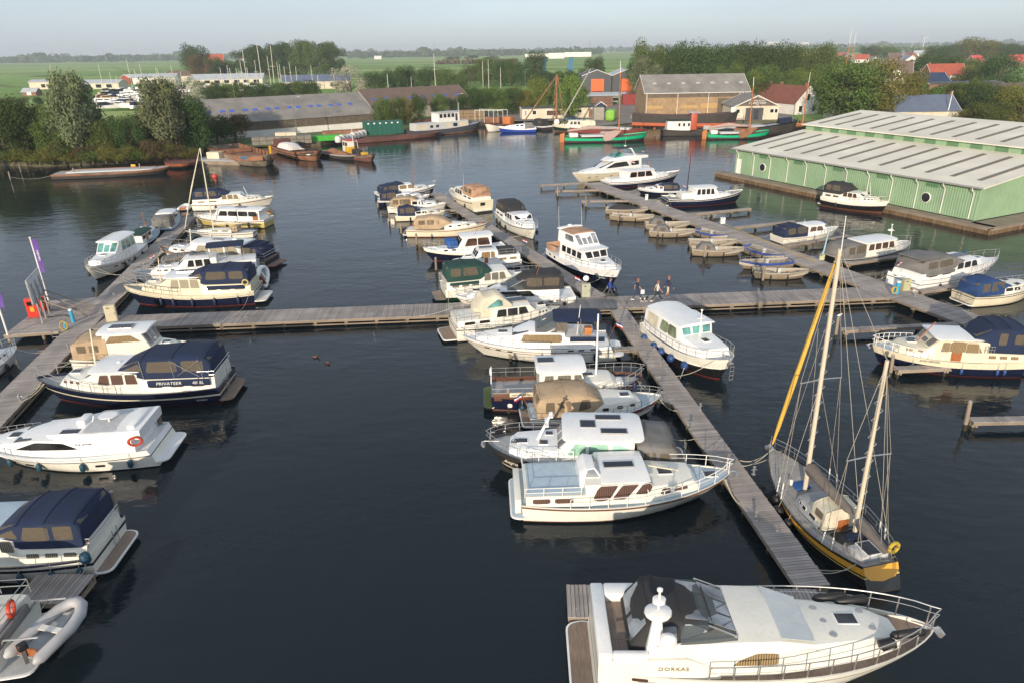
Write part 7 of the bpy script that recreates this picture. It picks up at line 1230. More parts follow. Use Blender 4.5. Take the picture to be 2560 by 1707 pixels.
# ---------------------------------------------------------------- things on and beside the piers
def post(px,h,lb,r=.11,lean=0):
    p=P(*px,0); t=thing('mooring_post',lb,'post',(p.x,p.y,0),rnd.random(),'wooden mooring posts'); q=MB(); q.lathe([(r*1.05,-1.2),(r*1.05,.35)],9,mi=1); q.lathe([(r,.33),(r*.95,h-.05),(r*.8,h)],9); o=q.build('shaft',[TIMBER,WETPILE],t,45); q=MB(); q.lathe([(r*.84,h-.01),(r*.7,h+.03),(0,h+.05)],9); q.build('cap',GREYS,t,45); t.rotation_euler=(lean,lean*.6,0); return t
for px,h,lb in (((411,1098),1.5,'weathered mooring post off the stern of the lifebuoy cruiser'),((304,1318),1.9,'weathered mooring post behind the royal navy hood in the left bottom corner'),((1247,893),1.2,'weathered mooring post at the tip of the finger pier with the navy bimini cruiser'),((1272,1030),1.5,'weathered mooring post at the stern of the steel cruiser'),((2411,1074),1.7,'lone leaning mooring post in open water near the right edge'),((2088,848),1.6,'mooring post with a gull on top in front of the ketch mast'),((2224,943),1.5,'mooring post at the bow of the cream cruiser with the wooden door'),((1546,560),1.2,'mooring post beside the open sloop of the first pair'),((1394,497),1.5,'mooring post at the second finger pier of the sloop pier'),((1465,523),1.5,'mooring post off the third finger pier of the sloop pier'),((1644,595),1.2,'mooring post beside the hooded sloop of the second pair'),((1760,651),1.4,'mooring post beside the hooded sloop of the third pair'),((1906,711),1.6,'mooring post beside the nearest open sloop'),((946,526),1.1,'mooring post behind the farthest small cruisers'),((974,561),1.3,'mooring post behind the tan hooded small cruiser'),((1004,592),1.4,'mooring post behind the tiny cream cabin boat'),((1043,620),1.5,'mooring post behind the tan hooded cream sloop boat'),((1091,684),1.5,'mooring post behind the blue tarpaulin cruiser'),((28,455),1.6,'mooring post in open water at the far left edge, nearer one'),((54,436),1.6,'mooring post in open water at the far left edge, farther one'),((101,414),1.5,'leaning mooring post at the wooded bank'),((189,447),1.7,'mooring post in front of the long low barge, left'),((354,438),1.9,'mooring post in front of the long low barge, right'),((990,343),2.2,'pair post at the quay end left of the house barge')):
    post(px,h,lb,lean=rnd.uniform(-.05,.05))
g=thing('gull','white gull sitting on the mooring post beside the ketch mast','bird',P(2088,848,0)+Vector((0,0,1.66)),.4); q=MB(); q.tube([(-.22,0,.12),(-.1,0,.12),(.05,0,.14),(.14,0,.2),(.2,0,.22)],[.02,.07,.08,.05,.03],8); q.build('body',GEL,g,60); q=MB(); q.tube([(.0,.03,.0),(.0,.03,.1)],.012,4); q.tube([(.0,-.03,.0),(.0,-.03,.1)],.012,4); q.build('legs',GOLDL,g)
def duck(px,lb,rz):
    p=P(*px,0); t=thing('duck',lb,'bird',(p.x,p.y,0),rz,'ducks on the water'); q=MB(); q.tube([(-.2,0,.12),(-.1,0,.05),(.05,0,.05),(.14,0,.06)],[.03,.09,.1,.04],8); q.build('body',BROWNS,t,60); q=MB(); q.tube([(.12,0,.06),(.15,0,.17),(.2,0,.2),(.26,0,.19)],[.04,.035,.045,.015],7); q.build('head',TEALH,t,60)
duck((790,893),'small duck swimming in the middle basin, left one',.3); duck((819,908),'small duck swimming in the middle basin, right one',2.4); duck((1772,668),'small dark duck below the hooded sloop of the third pair',1)
p=P(537,444,0); t=thing('mooring_buoy','round orange red mooring buoy beside the small yacht mast','buoy',(p.x,p.y,0)); q=MB(); q.lathe([(0,-.3),(.4,-.2),(.48,.1),(.4,.42),(.1,.55),(.1,.62),(0,.63)],12); q.build('float',M('buoy_red',(.55,.05,.03),.5),t,50); q=MB(); q.tube([(-.1,0,.6),(-.1,0,.75),(.1,0,.75),(.1,0,.6)],.025,5); q.build('eye',STEEL,t)
DZ=.6
def cabinet(lb,px,size,mat,rz,top=None):
    p=P(*px,DZ); t=thing('power_cabinet',lb,'cabinet',(p.x,p.y,DZ),rz,'power cabinets on the piers'); q=MB(); q.box((0,0,size[2]/2),size); q.build('body',mat,t,None,.02); q=MB(); q.box((0,-size[1]/2-.012,size[2]*.5),(size[0]*.86,.02,size[2]*.88)); d_=q.build('door',mat,t); q=MB(); q.box((-.1,-size[1]/2-.03,size[2]*.86),(.22,.02,.06)); q.build('vent',BLACK,d_); q=MB(); q.box((size[0]*.36,-size[1]/2-.03,size[2]*.5),(.03,.02,.12)); q.build('handle',BLACK,d_); return t
BEIGE=M('beige_cabinet',(.55,.5,.36),.5,var=.05)
cabinet('tall beige power cabinet where the left pier meets the cross pier',(282,802),(.75,.4,1.25),BEIGE,R(20)); cabinet('beige power cabinet with a small satellite dish at the upper pier corner',(1464,742),(.7,.4,1.1),M('sage_cabinet',(.42,.44,.34),.5,var=.05),R(5)); cabinet('yellow grey power cabinet at the right end of the cross pier',(2262,726),(.6,.4,.95),M('olive_cabinet',(.45,.45,.28),.5),R(4)); cabinet('small yellow grey power cabinet beside the pale blue post on the sloop pier',(2054,650),(.45,.3,.5),MATS['olive_cabinet'],R(-20)); cabinet('small white service box on the sloop pier near the black masted yacht',(1616,500),(.35,.3,.7),WHITEP,0); cabinet('small white service box on the sloop pier opposite the blue edged boat',(1806,560),(.5,.4,.7),WHITEP,0)
p=P(1464,742,DZ); t=thing('satellite_dish','small round white satellite dish on the upper pier corner cabinet','dish',(p.x,p.y,DZ+1.1)); q=MB(); q.tube([(0,0,0),(0,0,.25)],.03); q.build('stand',STEEL,t); q=MB(); q.lathe([(0,0),(.15,.01),(.22,.06),(.24,.08),(.15,.04)],12,(0,-.05,.42),ax='Y'); q.build('reflector',GEL,t,50)
def wpost(lb,px,mat,h=1.1,r=.13):
    p=P(*px,DZ); t=thing('water_post',lb,'post',(p.x,p.y,DZ)); q=MB(); q.lathe([(r,0),(r,h-.15)],12); q.build('column',mat,t,40); q=MB(); q.lathe([(r+.005,h-.15),(r,h-.03),(0,h)],12); q.build('cap',WHITEP,t,40); q=MB(); q.tube([(r,0,h*.7),(r+.1,0,h*.7),(r+.1,0,h*.6)],.02); q.build('tap',STEEL,t)
CYAN=M('cyan_post',(.04,.34,.55),.5,var=.05); wpost('cyan blue water post on the fuel platform',(184,806),CYAN); wpost('cyan blue water post at the right end of the cross pier',(2241,735),CYAN,1.1,.16)
p=P(2055,640,DZ); t=thing('lamp_arm','pale blue slanted post on the sloop pier beside the ketch mast','post',(p.x,p.y,DZ)); q=MB(); q.tube([(0,0,0),(.1,0,.5),(.25,0,2.4)],[.1,.08,.05],8); q.build('arm',M('pale_blue_paint',(.3,.5,.6),.5),t,60); q=MB(); q.lathe([(.16,0),(.16,.06)],10); q.build('foot',STEEL,t)
def hose(lb,px,mat,R0=.26):
    p=P(*px,DZ); t=thing('hose_reel',lb,'hose reel',(p.x,p.y,DZ)); q=MB(); q.lathe([(.1,0),(.1,.62),(.17,.66),(0,.72)],10); q.build('stand',CYAN,t,40); 
    for k in range(3):
        q=MB(); q.tube([((R0-.02*k)*math.cos(a)*1.0,-.14-.03*k,.36+(R0+.04)*math.sin(a)) for a in [i*math.pi/8 for i in range(17)]],.035,5); q.build('hose_coil',mat,t,60)
YH=M('yellow_hose',(.62,.38,.02),.5); hose('yellow hose coiled on a cyan stand on the fuel platform',(166,824),YH,.3); hose('yellow hose hanging beside the cyan post at the right end of the cross pier',(2231,735),YH,.22)
def pump(lb,px,h,w):
    p=P(*px,DZ); t=thing('fuel_pump',lb,'fuel pump',(p.x,p.y,DZ),R(20)); RP=M('pump_red',(.6,.03,.02),.4,var=.05); q=MB(); q.box((0,0,h/2),(w,.5,h)); q.build('body',RP,t,None,.05); q=MB(); q.box((0,-.26,h*.75),(w*.6,.03,h*.2)); q.build('display',GLASS,t); q=MB(); q.box((.02,-.265,h*.45),(w*.35,.03,h*.25)); q.build('label_plate',YELB,t); q=MB(); q.tube([(w/2+.05,0,h*.7),(w/2+.2,-.1,h*.4),(w/2+.1,-.3,.05),(w/2+.9,-.7,.04),(w/2+1.6,-.5,.04),(w/2+2.2,-1.2,.04)],.03,5); q.build('fuel_hose',BLACK,t,60); q=MB(); q.box((w/2+.04,0,h*.72),(.08,.12,.25)); q.build('nozzle',BLACK,t)
pump('large red fuel pump below the advertising board',(88,792),1.5,.75); pump('small red fuel pump behind the advertising board legs',(114,775),1.1,.45)
def flagpole(lb,px,h,w=.38,fl=2.7):
    p=P(*px,DZ); t=thing('flagpole',lb,'flagpole',(p.x,p.y,DZ),0,'flagpoles on the fuel platform'); q=MB(); q.tube([(0,0,0),(0,0,h)],[.07,.05],8); q.build('pole',WHITEP,t,60); q=MB(); rows=[]
    for i in range(9): z=h-.05-fl*i/8; k=.06*math.sin(i*1.4); rows.append([(.05,0,z),(.05+w*.5,k,z-.03),(.05+w*(.9+.1*math.sin(i)),k*1.8+.05,z-.08)])
    q.loft(rows,closed=False,caps=False); f_=q.build('banner',M('violet_banner',(.12,.06,.3),.8,var=.15),t,60); text('HAVEN',.26,LOGO,t,Matrix(((0,-1,0,.32),(0,0,-1,-.05),(1,0,0,h-1.4),(0,0,0,1))))
    q=MB(); q.lathe([(0,0),(.08,.02),(.08,.1),(0,.12)],8,(0,0,h)); q.build('finial',WHITEP,t)
flagpole('white flagpole with a violet banner behind the advertising board',(121,751),5.2); flagpole('white flagpole with a violet banner at the left edge',(20,838),4.9)
def billboard():
    a=P(100,820,DZ); e=P(132,775,DZ); d=(e-a).xy; Ln=2.9; p=a.lerp(e,.5); rz=math.atan2(d.y,d.x); t=thing('advertising_board','large advertising board seen from behind on slanted legs, fuel platform','board',(p.x,p.y,DZ),rz)
    q=MB(); q.box((0,.1,2.6),(3.4,.07,1.9)); q.build('panel',M('board_back',(.52,.55,.6),.5,var=.05),t)
    for z in(1.66,3.54): q=MB(); q.box((0,.1,z),(3.5,.1,.06)); q.build('rim',STEEL,t)
    for x in(-1.72,1.72): q=MB(); q.box((x,.1,2.6),(.06,.1,1.9)); q.build('rim',STEEL,t)
    for x in(-1.1,0,1.1):
        q=MB(); q.bar((x,.02,0),(x,.02,3.1),.09,.09); q.build('leg',STEEL,t); q=MB(); q.bar((x,.0,2.0),(x+.3,-3.0,.03),.07,.07); q.build('brace',TIMBER,t); q=MB(); q.bar((x,.0,1.5),(x+.5,.02,2.6),.05,.05); q.build('strut',STEEL,t)
billboard()
# bollards and cleats along the piers (parts of no pier: bolted things that can be told apart)
def bollard(px,lb,dz=DZ):
    p=P(*px,dz); t=thing('bollard',lb,'bollard',(p.x,p.y,dz),rnd.random(),'steel bollards on the piers'); q=MB(); q.lathe([(.1,0),(.1,.02),(.055,.04),(.055,.36),(.075,.37),(.075,.42),(0,.43)],9); q.build('post',STEEL,t,40); q=MB(); q.tube([(-.13,0,.26),(.13,0,.26)],.022,6); q.build('cross_bar',STEEL,t)
for x,y,lb in((1585,830,'bollard at the top of the centre pier'),(1627,880,'bollard on the centre pier behind the finger ramp'),(1652,915,'bollard on the centre pier beside the navy steel bow'),(1750,1025,'bollard on the right edge of the centre pier opposite the red striped bow'),(1884,1185,'bollard near the white cruiser anchor on the centre pier'),(1888,1300,'bollard on the centre pier beside the ketch bow fenders'),(1725,1072,'bollard beside the grey hood stern on the centre pier'),(617,802,'bollard in the middle of the left half of the cross pier'),(931,795,'bollard on the cross pier at the cream stern'),(1895,735,'bollard on the far edge of the right half of the cross pier'),(2287,742,'bollard on the corner of the sloop pier'),(255,790,'bollard beside the tall beige power cabinet'),(287,745,'bollard at the bow of the cream and navy yacht'),(52,1000,'bollard on the left pier beside the navy hooded yacht bow'),(433,590,'bollard on the left pier beside the small sailing yacht'),(172,872,'bollard on the left pier beside the tan hood'),(194,774,'bollard at a foot of the advertising board brace')): bollard((x,y),lb)
def rope(lb,a,b_,sag=.35,r=.02,mat=ROPE,n=8):
    a=Vector(a);b_=Vector(b_); t=thing('mooring_line',lb,'rope',a); q=MB(); q.tube([(lerp(0,(b_-a).x,i/n),lerp(0,(b_-a).y,i/n),lerp(0,(b_-a).z,i/n)-sag*4*(i/n)*(1-i/n)) for i in range(n+1)],r,5); q.build('strand',mat,t,60); e=MB(); e.lathe([(r*2,-.02),(r*2.6,0),(r*2,.03)],8,(0,0,0)); e.build('eye',mat,t)
rope('pale mooring line sagging from the ketch bow to the centre pier',P(1931,1122,1.45),P(1850,1150,.7),.3); rope('mooring line from the navy hooded yacht bow to the left pier',P(110,960,1.35),P(52,1004,.75),.15); rope('mooring line across the cross pier to the cream stern',P(1130,770,1.1),P(1052,790,.65),.1); rope('mooring line from the red striped bow to the centre pier',P(1652,1000,1.0),P(1694,1026,.7),.2); rope('mooring line from the long white cruiser bow to the centre pier',P(1815,1200,1.3),P(1850,1260,.7),.2); rope('mooring line from the white tender yacht to the centre pier',P(1710,920,1.0),P(1700,945,.7),.05); rope('white line from the trawler yacht bow to the pier corner',P(1530,690,1.2),P(1505,735,.7),.2); rope('blue line from the lifebuoy cruiser to its mooring post',P(378,1055,1.3),P(411,1060,1.1),.04,.015,CYAN); rope('line from the long low barge to the left open water post',P(136,437,.8),P(28,444,1.0),.5); rope('yellow power cable along the sloop pier',P(1810,560,.66),P(2040,655,.66),.0,.025,YH)
# ---------------------------------------------------------------- people
def skin_body(joints,edges,name):
    me=bpy.data.meshes.new(name); me.from_pydata([j[0] for j in joints],edges,[]); o=bpy.data.objects.new(name,me); COL.objects.link(o)
    md=o.modifiers.new('s','SKIN'); md.use_smooth_shade=True
    for i,j in enumerate(joints): me.skin_vertices[0].data[i].radius=(j[1],j[1] if len(j)<3 else j[2])
    me.skin_vertices[0].data[0].use_root=True
    sb=o.modifiers.new('u','SUBSURF'); sb.levels=1; sb.render_levels=1
    dg=bpy.context.evaluated_depsgraph_get(); nm=bpy.data.meshes.new_from_object(o.evaluated_get(dg)); bpy.data.objects.remove(o); return nm
def person(lb,px,rz,h,top,legs,shoes,hair,stride=.25,short_sleeve=True,shorts=False,long_hair=False,bag=None,arm=.25):
    p=P(*px,DZ); t=thing('person',lb,'person',(p.x,p.y,DZ+.004),rz); k=h/1.75; s=stride
    J=[((0,0,.95),.125,.15),((0,0,1.12),.11,.14),((0,0,1.3),.115,.16),((.01,0,1.42),.1,.15),((.02,0,1.5),.052),((.035,0,1.57),.065),((.045,0,1.66),.088,.08),((.04,0,1.73),.06)]
    E=[(0,1),(1,2),(2,3),(3,4),(4,5),(5,6),(6,7)]
    def limb(pts,root):
        i0=root
        for q in pts: J.append(q); E.append((i0,len(J)-1)); i0=len(J)-1
        return i0
    for sd,f in((1,1),(-1,-1)):
        st=s*f
        limb([((0,sd*.09,.86),.085),((st*.55+.03,sd*.1,.5),.062),((st*.5-.02+st*.1,sd*.1,.42),.055),((st*1.25-(.05 if f<0 else 0),sd*.1,.09 if f>0 else .13),.042),((st*1.25+.13-(.05 if f<0 else 0),sd*.11,.045 if f>0 else .05),.04)],0)
        a=-arm*f
        w=limb([((.0,sd*.19,1.4),.06),((a*.5-.02,sd*.23,1.14),.042),((a*1.0+.06,sd*.24,.92),.032),((a*1.1+.08,sd*.24,.86),.03,.016)],3)
        for q,(dx,dz,l) in enumerate(((.03,-.015,.05),(.015,-.02,.075),(0,-.02,.08),(-.015,-.02,.075),(-.03,-.018,.06))):
            x0=a*1.1+.08; limb([((x0+dx,sd*.245,.84+(.02 if q==0 else 0)),.009),((x0+dx*1.3+.012,sd*.24,.84-l+(.03 if q==0 else 0)),.007)],w)
    J=[tuple([tuple(c*k for c in j[0])]+[r*k for r in j[1:]]) for j in J]
    me=skin_body(J,E,'body')
    for m_ in (SKIN,top,legs,shoes): me.materials.append(m_)
    mi=[]
    for pl in me.polygons:
        c=pl.center/k
        if c.z>1.49 and abs(c.y)<.13: i=0
        elif c.z<.085: i=3
        elif abs(c.y)>.185 and c.z<1.36: i=0 if (c.z<(1.18 if short_sleeve else .9)) else 1
        elif c.z>.93: i=1
        else: i=0 if shorts and c.z<.52 else 2
        mi.append(i)
    me.polygons.foreach_set('material_index',mi); obj('body',me,t)
    q=MB(); rr=[]
    for z,r in((1.62,.082),(1.68,.1),(1.74,.092),(1.78,.05),(1.79,.01)): rr.append([(.03-(.02 if z<1.7 else 0)+r*1.08*math.cos(a)*(.8 if math.cos(a)>0 and z<1.72 else 1),r*.95*math.sin(a),z) for a in [i*math.pi/6 for i in range(12)]])
    if long_hair: rr=[[(-.06+.05*math.cos(a),.075*math.sin(a),1.48) for a in [i*math.pi/6 for i in range(12)]]]+rr
    q.loft([[tuple(c*k for c in v) for v in r] for r in rr]); q.build('hair',hair,t,60)
    q=MB(); q.tube([(.125*k,0,1.66*k),(.15*k,0,1.635*k),(.125*k,0,1.625*k)],[.012,.016,.012],5); q.build('nose',SKIN,t)
    for sd in(1,-1):
        q=MB(); q.box((.12*k,sd*.033*k,1.675*k),(.015,.02,.012)); q.build('eye',BLACK,t); q=MB(); q.lathe([(.0,-.008),(.025,-.005),(.025,.005),(0,.008)],7,(.045*k,sd*.086*k,1.655*k),ax='Y'); q.build('ear',SKIN,t)
        st=s*sd; x=(st*1.25-(.05 if sd<0 else 0))*k; z=.0 if sd>0 else .012; q=MB(); rr=[]
        for dx,w,hh in((-.09,.035,.07),(-.05,.045,.09),(.04,.045,.085),(.12,.048,.06),(.17,.03,.04)): rr.append([(x+dx,sd*.105*k-w,z),(x+dx,sd*.105*k-w*.8,z+hh),(x+dx,sd*.105*k+w*.8,z+hh),(x+dx,sd*.105*k+w,z)])
        q.loft(rr); q.build('shoe',shoes,t,50)
    q=MB(); q.box((.128*k,0,1.6*k),(.01,.04,.008)); q.build('mouth',M('lip',(.3,.1,.09),.6,var=0),t)
    if bag: q=MB(); q.box(((arm*1.1+.1)*k,-.27*k,.72*k),(.3,.1,.34)); q.build('bag',bag,t,None,.03)
    return t
JB=M('blue_jacket',(.02,.06,.32),.8,var=.1); NVT=M('navy_top',(.02,.025,.06),.85,var=.1); WHT=M('white_top',(.66,.6,.55),.85,var=.08); JEAN=M('blue_jeans',(.03,.045,.09),.9,var=.1); DKP=M('dark_trousers',(.015,.035,.032),.9,var=.1); KHAK=M('cream_shorts',(.6,.52,.4),.85,var=.08); SHW=M('white_shoes',(.65,.63,.6),.7); SHD=M('olive_shoes',(.12,.16,.05),.7); HRB=M('brown_hair',(.09,.045,.025),.6,var=.1); HRR=M('ginger_hair',(.25,.1,.05),.6,var=.1); CHK=M('checked_shirt',(.035,.03,.07),.85,var=.4,scale=30); GRT=M('grey_trousers',(.06,.075,.08),.9,var=.1)
person('person in a blue jacket and grey trousers stepping down from the upper pier',(1524,748),R(-8),1.75,JB,GRT,SHD,HRB,.3,False)
person('person in navy top and jeans carrying a white bag on the cross pier',(1592,749),R(0),1.72,NVT,JEAN,SHW,HRR,.28,True,False,True,bag=GEL)
person('person in a white top and dark trousers striding along the cross pier',(1642,753),R(0),1.66,WHT,DKP,SHW,HRR,.36,True,False,True)
person('person in a dark checked shirt and pale shorts walking ahead on the cross pier',(1668,746),R(4),1.84,CHK,KHAK,SHW,HRR,.12,False,True)
def dog():
    p=P(1610,757,DZ); t=thing('dog','small black and white dog walking beside the people on the cross pier','dog',(p.x,p.y,DZ+.004),R(6)); k=.62
    J=[((-.25,0,.5),.12,.1),((0,0,.5),.13,.115),((.25,0,.52),.15,.115),((.38,0,.66),.075),((.46,0,.76),.085),((.56,0,.74),.05),((.64,0,.72),.035)]; E=[(i,i+1) for i in range(6)]
    def limb(pts,r0):
        i0=r0
        for q in pts: J.append(q); E.append((i0,len(J)-1)); i0=len(J)-1
    for sd,dx in((1,.1),(-1,-.1)):
        limb([((.26,sd*.09,.36),.055),((.26+dx,sd*.09,.2),.032),((.25+dx*1.6,sd*.09,.05),.025),((.3+dx*1.6,sd*.09,.03),.03)],2)
        limb([((-.22,sd*.09,.38),.075),((-.17-dx*.6,sd*.09,.28),.045),((-.32-dx,sd*.09,.17),.028),((-.3-dx*1.3,sd*.09,.05),.024),((-.25-dx*1.3,sd*.09,.03),.028)],0)
    limb([((-.36,0,.58),.03),((-.48,0,.7),.022),((-.55,0,.8),.012)],0)
    me=skin_body([tuple([tuple(c*k for c in j[0])]+[r*k for r in j[1:]]) for j in J],E,'body')
    me.materials.append(FLK); me.materials.append(GEL); me.polygons.foreach_set('material_index',[1 if (pl.center.z<.3*k or (-.08*k<pl.center.x<.1*k) or pl.center.x>.54*k) else 0 for pl in me.polygons]); obj('body',me,t)
    for sd in(1,-1): q=MB(); q.tube([(.43*k,sd*.06*k,.82*k),(.42*k,sd*.1*k,.84*k),(.43*k,sd*.12*k,.74*k)],[.03*k,.03*k,.012*k],6); q.build('ear',FLK,t,60); q=MB(); q.box((.545*k,sd*.035*k,.785*k),(.012,.012,.012)); q.build('eye',BLACK,t)
    q=MB(); q.box((.67*k,0,.73*k),(.025,.025,.02)); q.build('nose',BLACK,t)
dog()
# ---------------------------------------------------------------- trees
def leaf_mat(name,c0,c1,tint=.16):
    m=bpy.data.materials.new(name); m.use_nodes=True; n=m.node_tree.nodes; l=m.node_tree.links; n.remove(n['Principled BSDF']); MATS[name]=m
    g=n.new('ShaderNodeNewGeometry'); oi=n.new('ShaderNodeObjectInfo'); mx=n.new('ShaderNodeMix'); mx.data_type='RGBA'; mx.inputs[6].default_value=tuple(c0)+(1,); mx.inputs[7].default_value=tuple(c1)+(1,); l.new(g.outputs['Random Per Island'],mx.inputs[0])
    r=n.new('ShaderNodeMapRange'); r.inputs[3].default_value=1-tint; r.inputs[4].default_value=1+tint; l.new(oi.outputs['Random'],r.inputs[0])
    hs=n.new('ShaderNodeHueSaturation'); l.new(mx.outputs[2],hs.inputs['Color']); l.new(r.outputs[0],hs.inputs['Value'])
    h=n.new('ShaderNodeMapRange'); h.inputs[3].default_value=.475; h.inputs[4].default_value=.515; l.new(oi.outputs['Random'],h.inputs[0]); l.new(h.outputs[0],hs.inputs['Hue'])
    d=n.new('ShaderNodeBsdfDiffuse'); t=n.new('ShaderNodeBsdfTranslucent'); x=n.new('ShaderNodeMixShader'); x.inputs[0].default_value=.25
    l.new(hs.outputs[0],d.inputs[0]); l.new(hs.outputs[0],t.inputs[0]); l.new(d.outputs[0],x.inputs[1]); l.new(t.outputs[0],x.inputs[2]); l.new(x.outputs[0],n['Material Output'].inputs[0]); return m
LF={'dark':leaf_mat('dark_foliage',(0.042,0.077,0.025),(0.092,0.146,0.046)),'mid':leaf_mat('mid_foliage',(0.068,0.116,0.031),(0.153,0.208,0.061)),'willow':leaf_mat('willow_foliage',(0.116,0.153,0.077),(0.245,0.283,0.153)),'olive':leaf_mat('olive_foliage',(0.107,0.131,0.031),(0.245,0.230,0.068)),'silver':leaf_mat('silver_foliage',(0.245,0.254,0.169),(0.644,0.614,0.506)),'light':leaf_mat('light_foliage',(0.107,0.184,0.039),(0.230,0.307,0.077)),'red':leaf_mat('reddish_foliage',(0.077,0.068,0.031),(0.184,0.131,0.068))}
BARK=M('bark',(.11,.085,.06),.95,var=.3,scale=3)
def crown_mesh(seed,kind,shape,n,leaf):
    r=random.Random(seed); b=MB(); lobes=[]; W_,Hh=1.0,1.0
    nl={'round':26,'tall':22,'bush':14,'willow':24,'airy':14}[shape]
    for i in range(nl):
        t=r.random()
        if shape=='tall': z=lerp(.16,.92,t); rad=.34*math.sin(math.pi*min(1,.25+.75*(1-t)))+.06
        elif shape=='willow': z=lerp(.2,.9,t); rad=.42*math.sqrt(max(.02,1-((z-.45)/.52)**2))
        elif shape=='bush': z=lerp(.25,.7,t); rad=.42*(1-t*.5)
        elif shape=='airy': z=lerp(.3,.9,t); rad=.42*math.sqrt(max(.02,1-((z-.6)/.42)**2))
        else: z=lerp(.16,.88,t); rad=.4*math.sqrt(max(.02,1-((z-.5)/.46)**2))
        a=r.uniform(0,2*math.pi); q=rad*math.sqrt(r.uniform(.2,1)); s=r.uniform(.13,.21)*(1.2 if shape in('bush','round') else 1)
        lobes.append((Vector((q*math.cos(a),q*math.sin(a),z)),s,r.uniform(.75,1.05)))
    for i in range(n):
        c,s,zz=lobes[i%nl]; v=Vector((r.gauss(0,1),r.gauss(0,1),r.gauss(0,1))).normalized(); d=s*(r.uniform(.55,1.08) if shape!='airy' else r.uniform(.3,1.15)); p=c+Vector((v.x*d,v.y*d,v.z*d*zz))
        if shape=='willow': p.z-=.06*r.random()
        nn=(v+Vector((r.gauss(0,.5),r.gauss(0,.5),r.gauss(0,.5)))).normalized(); u=nn.orthogonal().normalized(); u=Matrix.Rotation(r.uniform(0,6.28),3,nn)@u; w=nn.cross(u); k=leaf*r.uniform(.6,1.35); asp=1.9 if shape=='willow' else 1.15
        b.add([p-u*k*asp*.5,p+w*k*.42+nn*k*.1,p+u*k*asp*.5,p-w*k*.42+nn*k*.08],[(0,1,2,3)])
    me=bpy.data.meshes.new('crown'); me.from_pydata(b.v,[],b.f); me.materials.append(LF[kind]); return me,lobes
def trunk_mesh(seed,lobes,r0=.03):
    b=MB(); r=random.Random(seed); b.tube([(0,0,-.02),(.004,.0,.12),(-.006,.006,.3),(.004,0,.6),(0,0,.8)],[r0*1.3,r0,r0*.85,r0*.5,r0*.15],7)
    for c,s,_ in lobes[::2]:
        z=min(c.z-.04,r.uniform(.15,.5)); b.tube([(0,0,z),(c.x*.5,c.y*.5,lerp(z,c.z,.6)),(c.x,c.y,c.z)],[r0*.45,r0*.3,r0*.08],5)
    return b.mesh('trunk',BARK,60)
TP={}
def proto(kind,shape,i=0):
    k=(kind,shape,i)
    if k not in TP:
        n={'round':8500,'tall':8500,'bush':4500,'willow':10000,'airy':3500}[shape]; me,lb=crown_mesh(hash((kind,shape,i))%9999 if False else sum(map(ord,kind+shape))*7+i,kind,shape,n,{'willow':.024,'airy':.028,'bush':.032}.get(shape,.027)); TP[k]=(me,trunk_mesh(i,lb))
    return TP[k]
def tree(lb,kind,shape,x,yb,yt,wpx,i=0,name='tree',group=None,dist=None):
    p=P(x,yb,GZ) if dist is None else PD(x,yb,dist); 
    if dist is not None: p.z=GZ
    p=Vector((p.x,p.y,GZ)); D=(p-CO).length
    # height from the top pixel
    lo,hi=1,60
    for _ in range(24):
        m_=(lo+hi)/2; v=Vector((p.x,p.y,GZ+m_))-CO; yy=IH/2-IF*v.dot(CU)/v.dot(_fw)
        if yy>yt: lo=m_
        else: hi=m_
    h=m_; w=wpx/IF*D*.86; me,tm=proto(kind,shape,i)
    t=thing(name,lb,'tree' if shape!='bush' else 'bush',p,(x*37+yb)%6.28,group); t.scale=(w,w,h)
    obj('crown',me,t); obj('trunk',tm,t); return t
rt=random.Random(5)
